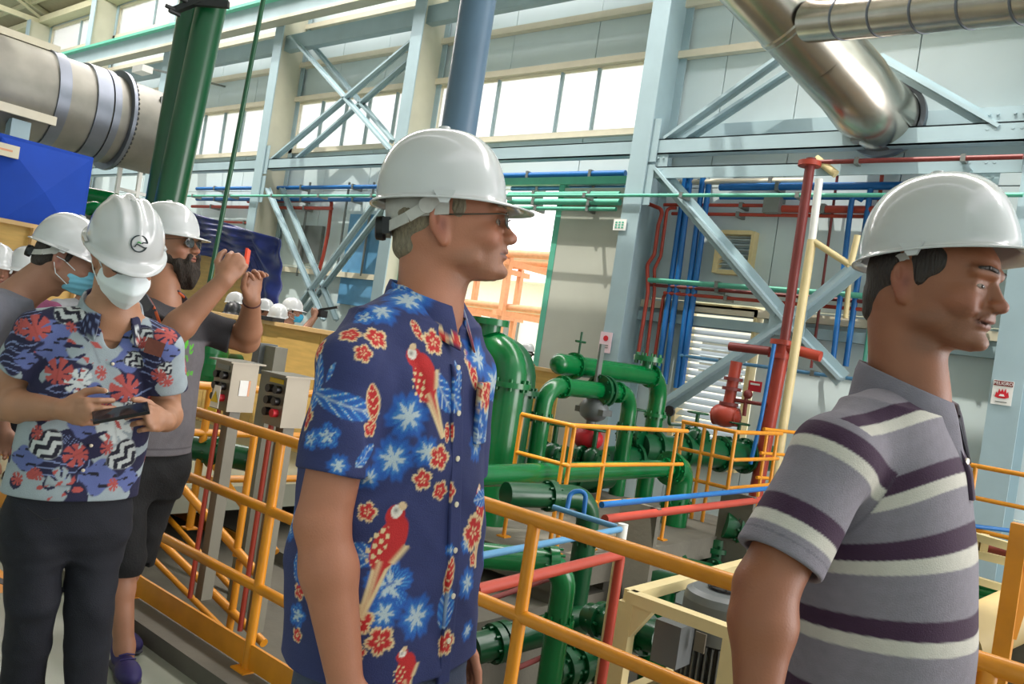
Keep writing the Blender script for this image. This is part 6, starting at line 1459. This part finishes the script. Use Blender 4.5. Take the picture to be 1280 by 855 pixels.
    S_ = s.obj('shirt', M_CLOTH, F.root, col); F.shirt = S_
    collar(F, nb + A(-.008, 0, -.012), rotm(0, -6, 0), .088, .082, .036, .062, M_CLOTH, 30, 22, col, .03)
    def on(x, y, lift=.004):
        o = F.R.T @ (CAM - F.loc); d = nrm(F.R.T @ ray(x, y)); V = SV; w_ = V - o; t = w_ @ d; r = np.linalg.norm(w_ - t[:, None] * d, axis=1); t0 = t[r < .012].min(); return o + d * (t0 - lift)
    SV = np.zeros(len(S_.data.vertices) * 3, np.float32); S_.data.vertices.foreach_get('co', SV); SV = SV.reshape(-1, 3)
    q = MB(); c4_ = [on(185, 421), on(207, 430), on(201, 447), on(179, 440)]; q.hexa([p_ for p_ in c4_] + [p_ - F.R.T @ nrm(ray(190, 433)) * .004 for p_ in c4_]); q.build('pocket_patch', mat('brown_patch', (104, 54, 40), .7, vary=.15, scale=60), S_, local=True)
    for x, y in ((146, 420), (141, 455), (133, 489), (114, 557), (104, 588)): q = MB(); q.ball(on(x, y), .0058, 8); q.build('button', M_BUTTON, S_, local=True)
    hp = A(c1[0] - .0, c1[1], c1[2] - .06)
    kr, kl = L(40, 752, 2.62), L(112, 760, 2.72); ar, al = L(20, 920, 2.70), L(98, 935, 2.75); ar[2] = al[2] = .09
    legs(F, hp, [kr, kl], [ar, al], M_DENIM, (.090, .074, .060), seat=(.122, .13, .180))
    q = MB(); q.tube([hp + A(.13, -.14, .03), hp + A(.137, -.09, -.005), hp + A(.138, -.05, .0)], .002, 6); q.build('pocket_seam', M_BLKCLOTH, F.root, local=True)
    shoe(F, A(ar[0], ar[1], 0), -6); shoe(F, A(al[0], al[1], 0), 8)
    # phone held in both hands
    W = lambda p_: A(*F.W(p_)); a, b = W(pa), W(pb); ex = nrm(b - a); toward = nrm(W(P(.1, 0, 0)) - (a + b) / 2); nz = nrm(toward - ex * (toward @ ex)); nz = nrm(.92 * _u2 - .36 * _f); nz = nrm(nz - ex * (nz @ ex)); ey = np.cross(nz, ex)
    ph = thing('smartphone', 'black smartphone held level in both hands of the masked man', 'phone', (a + b) / 2)
    def slab_(h, w_, z0, z1): return [a * .5 + b * .5 + ex * sx * h + ey * sy * w_ + nz * zz for zz in (z0, z1) for sx, sy in ((-1, -1), (1, -1), (1, 1), (-1, 1))]
    q = MB(); q.hexa(slab_(.076, .037, -.005, .0045)); q.build('case', M_BLACK, ph); q = MB(); q.hexa(slab_(.072, .034, .0045, .0052)); q.build('screen', mat('phone_glass', (30, 32, 40), .08), ph)
    return F
PHONE = phone_man()

# ============================================================ bearded man taking a picture
def beard_man():
    F = Fig('bearded man with dark sunglasses and grey t-shirt raising both hands to take a picture', (190, 520, 3.35), 8)
    L = F.L; ho = L(207, 309, 3.5); hR = rotm(20, 5, 0)
    sh = L(178, 404, 3.18); el = L(204, 428, 3.02); wr = L(281, 350, 3.06); shl = L(242, 407, 3.50); ell_ = L(309, 426, 3.55); wrl = L(315, 374, 3.36)
    ax = lambda x, y: L(x, y, 3.35)
    c1, c2, c3, c4, c5 = ax(178, 562), ax(186, 520), ax(192, 475), ax(202, 425), ax(206, 400)
    nb = L(203, 384, 3.37)
    f = Field((-.30, -.46, .0), (.62, .46, 1.82), .0038)
    head_field(f, ho, hR); neck(f, ho, hR, nb, .066)
    tor = [(c1[2] - .05, c1[0], c1[1], .11, .11, .16), (c2[2], c2[0], c2[1], .12, .11, .16), (c3[2], c3[0], c3[1], .12, .11, .16), (c4[2], c4[0], c4[1], .105, .10, .155), (c5[2], c5[0], c5[1], .07, .08, .12)]
    f.loft(tor, .03); f.rc(nb + A(0, -.03, -.05), sh, .035, .048, .05); f.rc(nb + A(0, .03, -.05), shl, .035, .048, .05)
    arm(f, sh, el, wr, (.058, .052, .051, .032), .03); arm(f, shl, ell_, wrl, (.058, .052, .051, .032), .03)
    up = F.R.T @ _u2; rt = F.R.T @ _r2; fw = F.R.T @ _f
    hand(f, wr, hbas(L(302, 316, 3.10) - wr, up * .45 - rt - .2 * fw, -1), -1, [(52, 62, 30), (58, 66, 34), (60, 66, 36), (62, 66, 36)], (42, 22, 30), 2, 1.1)
    hand(f, wrl, hbas(L(317, 318, 3.31) - wrl, -rt * .6 - fw * .75, 1), 1, [(38, 58, 30), (42, 60, 32), (36, 48, 28), (30, 40, 24)], (34, 16, 26), 3, 1.06)
    # bare shins below the shorts
    hp = A(c1[0], c1[1], c1[2] - .03); kr, kl = L(152, 700, 3.25), L(168, 690, 3.45); ar, al = L(152, 832, 3.27), L(138, 795, 3.52)
    for k_, a_ in ((kr, ar), (kl, al)):
        a_[2] = .09; f.rc(hp + A(0, (-1 if k_ is kr else 1) * .08, -.05), k_, .075, .056, .03); m_ = k_ + (a_ - k_) * .32 + A(-.018, 0, 0); f.rc(k_, m_, .052, .054, .03); f.rc(m_, a_, .053, .036, .03); f.rc(a_, a_ + A(.03, -.005, -.05), .034, .03, .03)
    f.obj('body', M_SKIN, F.root, skin_color(ho, hR, (162, 114, 88), brow=(60, 44, 36)))
    P = lambda *v: ho + hR @ A(*v); glasses(F, P(.0, 0, .0), hR, 'aviator'); eyes(F, ho, hR)
    b = Field(P(.06, 0, -.1) - .16, P(.06, 0, -.1) + .16, .004)
    b.ell(P(.098, 0, -.098), (.058, .052, .058), hR, .02); b.ell(P(.118, 0, -.128), (.040, .034, .046), hR, .02); b.ell(P(.138, 0, -.036), (.010, .026, .0065), hR, .006)
    for y in (-1, 1): b.rc(P(.095, y * .04, -.075), P(.018, y * .068, -.035), .030, .014, .02); b.rc(P(.018, y * .069, -.035), P(.02, y * .073, .03), .013, .009, .01); b.rc(P(.136, y * .02, -.038), P(.118, y * .036, -.075), .010, .014, .01)
    b.ell(P(.146, 0, -.052), (.014, .020, .006), hR, .004, 's')
    b.offset(lambda x, y, z: .006 * np.sin(90 * x + 40 * y) * np.sin(70 * y + 30 * z) + .004 * np.sin(190 * x - 60 * z)); b.obj('beard', M_BEARD, F.root)
    g = Field(P(0, 0, 0) - .2, P(0, 0, 0) + .2, .005); g.ell(P(-.036, 0, .03), (.074, .0785, .085), hR, .01); g.ell(P(-.05, 0, -.03), (.052, .06, .04), hR, .02); g.obj('hair', M_HAIRD, F.root)
    helmet(F.root, P(.002, 0, .055), hR @ rotm(0, 0, 0), .134, .136, .112, .138, ridge='soft', label='white hard hat behind the helmet with the logo')
    s = Field((-.28, -.46, .86), (.46, .46, 1.62), .0038)
    st = [(c1[2] - .0, c1[0], c1[1], .145, .14, .19), (c2[2], c2[0], c2[1], .15, .14, .19), (c3[2], c3[0], c3[1], .145, .135, .188), (c4[2], c4[0], c4[1], .125, .125, .18), (c5[2], c5[0], c5[1], .085, .10, .14)]
    s.loft(st, .02); s.rc(nb + A(-.015, -.04, -.02), sh, .062, .070, .06); s.rc(nb + A(-.015, .04, -.02), shl, .062, .070, .06); s.rc(nb + A(.02, 0, -.07), c4 + A(.03, 0, 0), .085, .09, .05)
    s.sleeve(sh, el, .62, .070, .074, .063); s.sleeve(shl, ell_, .70, .070, .072, .063)
    s.offset(folds(.007, 33, 16), .04); s.half((0, 0, c1[2] + .0), (0, 0, -1), (-.4, -.5, .7), (.5, .5, c1[2] + .01)); s.rc(nb + A(.0, 0, -.035), nb + A(.02, 0, .12), .064, .075, .006, 's')
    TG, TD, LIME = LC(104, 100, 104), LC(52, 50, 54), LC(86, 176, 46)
    STRK = [([(213 + 13 * cos(a) + 10, 426 + 12 * sin(a)) for a in np.linspace(-1.2, 2.9, 14)], 3.2), ([(238, 410), (239, 420), (245, 418)], 2), ([(238, 415), (243, 412)], 2), ([(240, 432), (240, 441), (244, 440)], 2), ([(240, 434), (246, 432)], 2), ([(220, 447), (222, 460)], 2), ([(220, 449), (226, 447)], 1.8), ([(229, 447), (231, 459)], 2), ([(230, 450), (234, 446), (238, 451)], 1.8),
            ([(218, 470), (218, 464), (221, 464), (222, 470)], 1.1), ([(224, 467), (226, 464), (228, 467), (226, 470), (224, 467)], 1.1), ([(230, 470), (230, 464), (232, 464)], 1.1), ([(233, 464), (234, 470), (235.5, 466), (237, 470), (238, 464)], 1.1), ([(243, 469), (240, 468), (240, 465), (243, 465), (243, 467), (240, 467)], 1.1)]
    def col(V):
        C = np.tile(TG, (len(V), 1)) * (1 + .05 * wob(V, 40, 2) + .05 * wob(V, 300, 7))[:, None]
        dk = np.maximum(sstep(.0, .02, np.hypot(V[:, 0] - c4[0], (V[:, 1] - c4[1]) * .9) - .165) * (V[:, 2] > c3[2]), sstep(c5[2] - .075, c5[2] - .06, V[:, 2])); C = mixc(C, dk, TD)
        C = mixc(C, (np.abs(V[:, 2] - c1[2] - .03) < .0025) * .5, TD)
        for pts, wd in STRK:
            for (x0, y0), (x1, y1) in zip(pts[:-1], pts[1:]):
                ln = math.hypot(x1 - x0, y1 - y0); ag = math.degrees(math.atan2(-(y1 - y0), x1 - x0))
                C = ink(F, V, C, (x0 + x1) / 2, (y0 + y1) / 2, max(ln / 2, wd) + wd, ag, (lambda hl, hw: lambda p, q: [(edge(np.hypot(np.maximum(np.abs(p) - hl, 0), q), hw, .08), LIME)])(ln / 2 / (max(ln / 2, wd) + wd), wd * .6 / (max(ln / 2, wd) + wd)))
        return C
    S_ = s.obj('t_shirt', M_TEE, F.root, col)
    SV = np.zeros(len(S_.data.vertices) * 3, np.float32); S_.data.vertices.foreach_get('co', SV); SV = SV.reshape(-1, 3)
    def on(x, y, lift=.006):
        o = F.R.T @ (CAM - F.loc); d = nrm(F.R.T @ ray(x, y)); w_ = SV - o; t = w_ @ d; r = np.linalg.norm(w_ - t[:, None] * d, axis=1); k = r < .02
        return o + d * ((t[k].min() if k.any() else float((nb - o) @ d)) - lift)
    for pts, pw in (([(178, 366), (186, 374), (194, 388), (199, 402), (200, 425)], 1), ([(223, 366), (231, 372), (238, 382), (243, 396), (244, 412)], 1)):
        base = [on(*p_) for p_ in pts]; q = MB(); sd = -1 if pts[0][0] < 200 else -1
        wv = F.R.T @ (_r2) * .028
        for a_, b_ in zip(base[:-1], base[1:]): q.bar(a_ + wv * sd * .7, b_ + wv * sd * .7, .045, .008, F.R.T @ -_f)
        st_ = q.build('backpack_strap', mat('strap_grey', (78, 74, 82), .8, vary=.15, scale=60), F.root, local=True)
        q = MB(); q.tube(base, .006, 8, .02); q.build('orange_edge', mat('strap_orange', (206, 92, 44), .7), st_, local=True)
    q = MB(); lo_ = np.array([-.10, .0, 0]); bk_ = A(c4[0] - .2, c4[1], 0)
    q.hexa([A(c4[0] - .24, c4[1] - .14, c3[2] - .12), A(c4[0] - .11, c4[1] - .15, c3[2] - .12), A(c4[0] - .11, c4[1] + .15, c3[2] - .12), A(c4[0] - .24, c4[1] + .14, c3[2] - .12), A(c4[0] - .20, c4[1] - .11, c5[2] - .0), A(c4[0] - .09, c4[1] - .12, c5[2] - .0), A(c4[0] - .09, c4[1] + .12, c5[2] - .0), A(c4[0] - .20, c4[1] + .11, c5[2] - .0)])
    bp = q.build('backpack', mat('strap_grey', (78, 74, 82)), F.root, local=True); md = bp.modifiers.new('b', 'BEVEL'); md.width = .03; md.segments = 3
    sk = [kr + (kr - hp) * -.02, kl + (kl - hp) * -.02]
    legs(F, hp, [kr + A(0, 0, .01), kl + A(0, 0, .01)], [kr + A(0, 0, -.02), kl + A(0, 0, -.02)], M_BLKCLOTH, (.108, .088, .085), hem=[(kr + A(0, 0, -.05), (0, 0, -1)), (kl + A(0, 0, -.05), (0, 0, -1))], seat=(.135, .14, .185), name='shorts')
    shoe(F, A(ar[0], ar[1], 0), -22, M_SHOE, 1.1); shoe(F, A(al[0], al[1], 0), 0, M_SHOE, 1.1)
    hd = nrm(wrl - ell_); c = wrl - hd * .015; s_, t_ = frame(hd); q = MB(); q.tube([c + .034 * (cos(a) * s_ + sin(a) * t_) for a in np.linspace(0, 2 * PI, 21)], .0045, 8); q.build('bracelet', mat('dark_red_cord', (70, 26, 28), .6), F.root, local=True)
    W = lambda p_: A(*F.W(p_)); c = W(L(309, 321, 3.2)); ex = nrm(_f * .8 + _r2 * .25); nz = nrm(A(cos(math.radians(232)), sin(math.radians(232)), .0)); ex = nrm(np.cross(A(0, 0, 1), nz)); ez = A(0, 0, 1)
    ph = thing('smartphone', 'orange edged smartphone raised between the hands of the bearded man', 'phone', c)
    q = MB(); q.hexa([c + ex * sx * .06 + ez * sz * .030 + nz * k for k in (-.004, .004) for sx, sz in ((-1, -1), (1, -1), (1, 1), (-1, 1))]); q.build('case', mat('phone_orange', (226, 70, 36), .5), ph)
    q = MB(); q.hexa([c + ex * sx * .057 + ez * sz * .027 + nz * k for k in (.004, .0048) for sx, sz in ((-1, -1), (1, -1), (1, 1), (-1, 1))]); q.build('screen', mat('phone_glass', (30, 32, 40), .08), ph)
    return F
BEARD = beard_man()

# ============================================================ people farther back
def bystander(label, px, d, heading, shirt, group=None, pitch=0, h=.008, mask=None, hat=True, raised=None, hairc=M_HAIRD, dz=0, skin=(158, 114, 92), yaw=0, s=1.0, ridge='soft', trousers=M_DENIM, extra=None, hatm=None, lean=0, base=0.0):
    hx, hy = px; F = Fig(label, (hx, hy, d), heading, group)
    ho = F.L(hx, hy, d); top = ho[2] - base; sc_ = 1.0; F.root.location.z = base; ho = A(ho[0], ho[1], top); hR = rotm(yaw, pitch, 0)
    nb = ho + A(-.05 - lean * .3, 0, -.165); c4 = nb + A(-.02 - lean * .2, 0, -.10); c2 = A(c4[0] - lean * .5, 0, max(top - .58, .5)); c1 = A(c2[0] - lean * .3, 0, max(top - .80, .35))
    sh, shl = nb + A(-.02 - lean * .15, -.185, -.075), nb + A(-.02 - lean * .15, .185, -.075)
    if raised:
        el, wr = sh + A(.14, -.08, -.2), ho + A(raised, -.06, .0); ell_, wrl = shl + A(.14, .06, -.2), ho + A(raised, .06, .0)
    else:
        el, wr = sh + A(-.02, -.04, -.29), sh + A(.06, -.04, -.53); ell_, wrl = shl + A(-.02, .04, -.29), shl + A(.06, .04, -.53)
    pts = np.array([el, wr, ell_, wrl, ho, c1]); f = Field(pts.min(0) - .22, pts.max(0) + .24, h)
    head_field(f, ho, hR); neck(f, ho, hR, nb, .06); f.loft([(c1[2], c1[0], c1[1], .10, .10, .15), (c2[2], c2[0], c2[1], .10, .10, .15), (c4[2], c4[0], c4[1], .1, .1, .14)], .03)
    f.rc(nb + A(0, 0, -.03), sh, .05, .05, .05); f.rc(nb + A(0, 0, -.03), shl, .05, .05, .05)
    for s_, e_, w_, sd in ((sh, el, wr, -1), (shl, ell_, wrl, 1)):
        arm(f, s_, e_, w_, (.054, .048, .047, .03), .03); hd = nrm(w_ - e_); hand(f, w_, hbas(hd if not raised else A(.1, -sd * .1, 1), (1, .1, 0) if not raised else A(-1, 0, .2), sd), sd, [(40, 40, 20)] * 4, (30, 10, 20), 3)
    f.obj('body', M_SKIN, F.root, skin_color(ho, hR, skin, brow=(50, 40, 34)))
    P = lambda *v: ho + hR @ A(*v)
    g = Field(P(0, 0, 0) - .2, P(0, 0, 0) + .2, max(.005, h * .8)); g.ell(P(-.036, 0, .03), (.076, .080, .088), hR, .01); g.ell(P(-.05, 0, -.03), (.054, .062, .042), hR, .02)
    for y in (-1, 1): g.rc(P(.03, y * .073, .06), P(.026, y * .0725, .015), .014, .010, .008)
    g.obj('hair', hairc, F.root)
    if mask:
        mk = Field(P(.09, 0, -.05) - .13, P(.09, 0, -.05) + .13, max(.0045, h * .7)); mk.loft([(-.10, .07, 0, .062, .05, .045), (-.075, .06, 0, .088, .06, .062), (-.045, .06, 0, .100, .06, .070), (-.015, .06, 0, .104, .05, .066), (.008, .07, 0, .075, .04, .048)], .008, R=hR, o=ho, n=2.2)
        mk.half(P(.05, 0, 0), -hR[:, 0], mk.lo, mk.lo + mk.n * mk.h); mk.offset(lambda x, y, z: .0015 * np.sin(260 * z)); mo = mk.obj('face_mask', mask, F.root); q = MB()
        for y in (-1, 1): q.tube([P(.07, y * .068, -.01), P(.02, y * .078, .012), P(-.012, y * .084, .015)], .002, 6); q.tube([P(.065, y * .066, -.075), P(.01, y * .076, -.05), P(-.012, y * .084, -.01)], .002, 6)
        q.build('ear_loop', M_MASKW, mo, local=True)
    if hat: helmet(F.root, P(.002, 0, .058), hR @ rotm(0, 2, 0), .136, .138, .114, .148, ridge=ridge, nphi=64 if h < .007 else 40, nt=14 if h < .007 else 10, m=hatm)
    s = Field(pts.min(0) - .24, pts.max(0) + .24, h)
    s.loft([(c1[2], c1[0], c1[1], .135, .135, .19), (c2[2], c2[0], c2[1], .135, .135, .185), (c4[2], c4[0], c4[1], .125, .125, .175), (nb[2] - .02, nb[0], nb[1], .07, .08, .1)], .02); s.rc(nb + A(0, 0, -.03), sh, .055, .065, .05); s.rc(nb + A(0, 0, -.03), shl, .055, .065, .05)
    s.sleeve(sh, el, .62, .068, .072, .058); s.sleeve(shl, ell_, .62, .068, .072, .058); s.offset(folds(.006, 3, 16), .04); s.rc(nb + A(.0, 0, -.03), nb + A(.02, 0, .12), .064, .07, .006, 's')
    s.obj('t_shirt', M_TEE, F.root, flat(shirt))
    hp = c1 + A(0, 0, -.02); legs(F, hp, [(hp[0] + .02, -.1, .48), (hp[0] + .02, .1, .48)], [(hp[0] - .03, -.1, .09), (hp[0] - .03, .1, .09)], trousers, (.098, .075, .06), seat=(.12, .125, .172), h=.012)
    for y in (-.1, .1): shoe(F, (hp[0] - .03, y, 0), 0)
    if extra: extra(F, ho, hR, wr, wrl)
    return F
bystander('man in plain grey t-shirt with blue mask bending forward at the far left', (76, 327), 3.45, 60, (112, 114, 124), pitch=-16, h=.0045, mask=M_MASKB, yaw=2, lean=.32, s=1)
bystander('person with white helmet tucked directly behind the grey t-shirt man', (33, 343), 6.0, -40, (120, 60, 90), mask=M_MASKW, pitch=-8)
bystander('person in white helmet second from the frame edge at the far left', (11, 346), 7.2, -10, (84, 60, 110), pitch=-4)
bystander('person cut off by the frame edge with white helmet and purple top', (-6, 340), 5.9, 0, (92, 52, 110), pitch=-4)
bystander('person with white helmet half hidden between the bending man and the phone man', (113, 352), 6.5, 0, (170, 172, 176), pitch=-6)
def cam_extra(F, ho, hR, wr, wrl):
    c = A(*F.W((wr + wrl) / 2 + A(.06, 0, .05))) + A(0, 0, F.root.location.z); o = thing('camera', 'small black and red camera held up by the person with the bright blue mask', 'camera', c)
    q = MB(); q.box(c - [.09, .05, .04], c + [.09, .05, .05]); q.build('body', M_BLACK, o); q = MB(); q.bar(c + [0, -.02, .05], c + [.18, .12, .12], .05, .03); q.build('handle', M_BLACK, o); q = MB(); q.box(c - [.05, .055, .02], c + [.0, .045, .03]); q.build('red_grip', M_SIGNR, o)
bystander('person with bright blue mask and white helmet holding up a camera over the barrier', (364, 392), 10.6, 45, (196, 196, 192), 'visitors behind the plywood barrier', mask=mat('bright_blue_mask', (60, 170, 214), .7), raised=.3, extra=cam_extra)
bystander('person in low white helmet between the blue masked one and the wristband arm', (347, 400), 10.2, -50, (150, 150, 156), 'visitors behind the plywood barrier', pitch=-14)
bystander('person in white helmet directly right of the wristband arm', (329, 392), 11.2, 30, (140, 60, 60), 'visitors behind the plywood barrier')
bystander('person in white helmet seen between the two raised arms', (293, 383), 11.6, 30, (190, 188, 186), 'visitors behind the plywood barrier', base=0.0)
bystander('person in black cap and dark mask between the two raised arms', (290, 397), 10.5, -40, (60, 60, 64), 'visitors behind the plywood barrier', mask=M_BLKCLOTH, hatm=M_BLACK)
bystander('worker in white helmet outside in the yard beyond the door', (659, 442), 15.5, 200, (130, 90, 60), pitch=-5, base=-.6)

# lettering becomes real mesh
_dg = bpy.context.evaluated_depsgraph_get()
for o in [o for o in COL.objects if o.type == 'FONT']:
    me = bpy.data.meshes.new_from_object(o.evaluated_get(_dg)); n_ = bpy.data.objects.new('lettering_mesh', me); COL.objects.link(n_)
    n_.parent = o.parent; n_.location = o.location; n_.rotation_euler = o.rotation_euler; bpy.data.objects.remove(o); n_.name = 'lettering'; n_['kind'] = 'stuff'
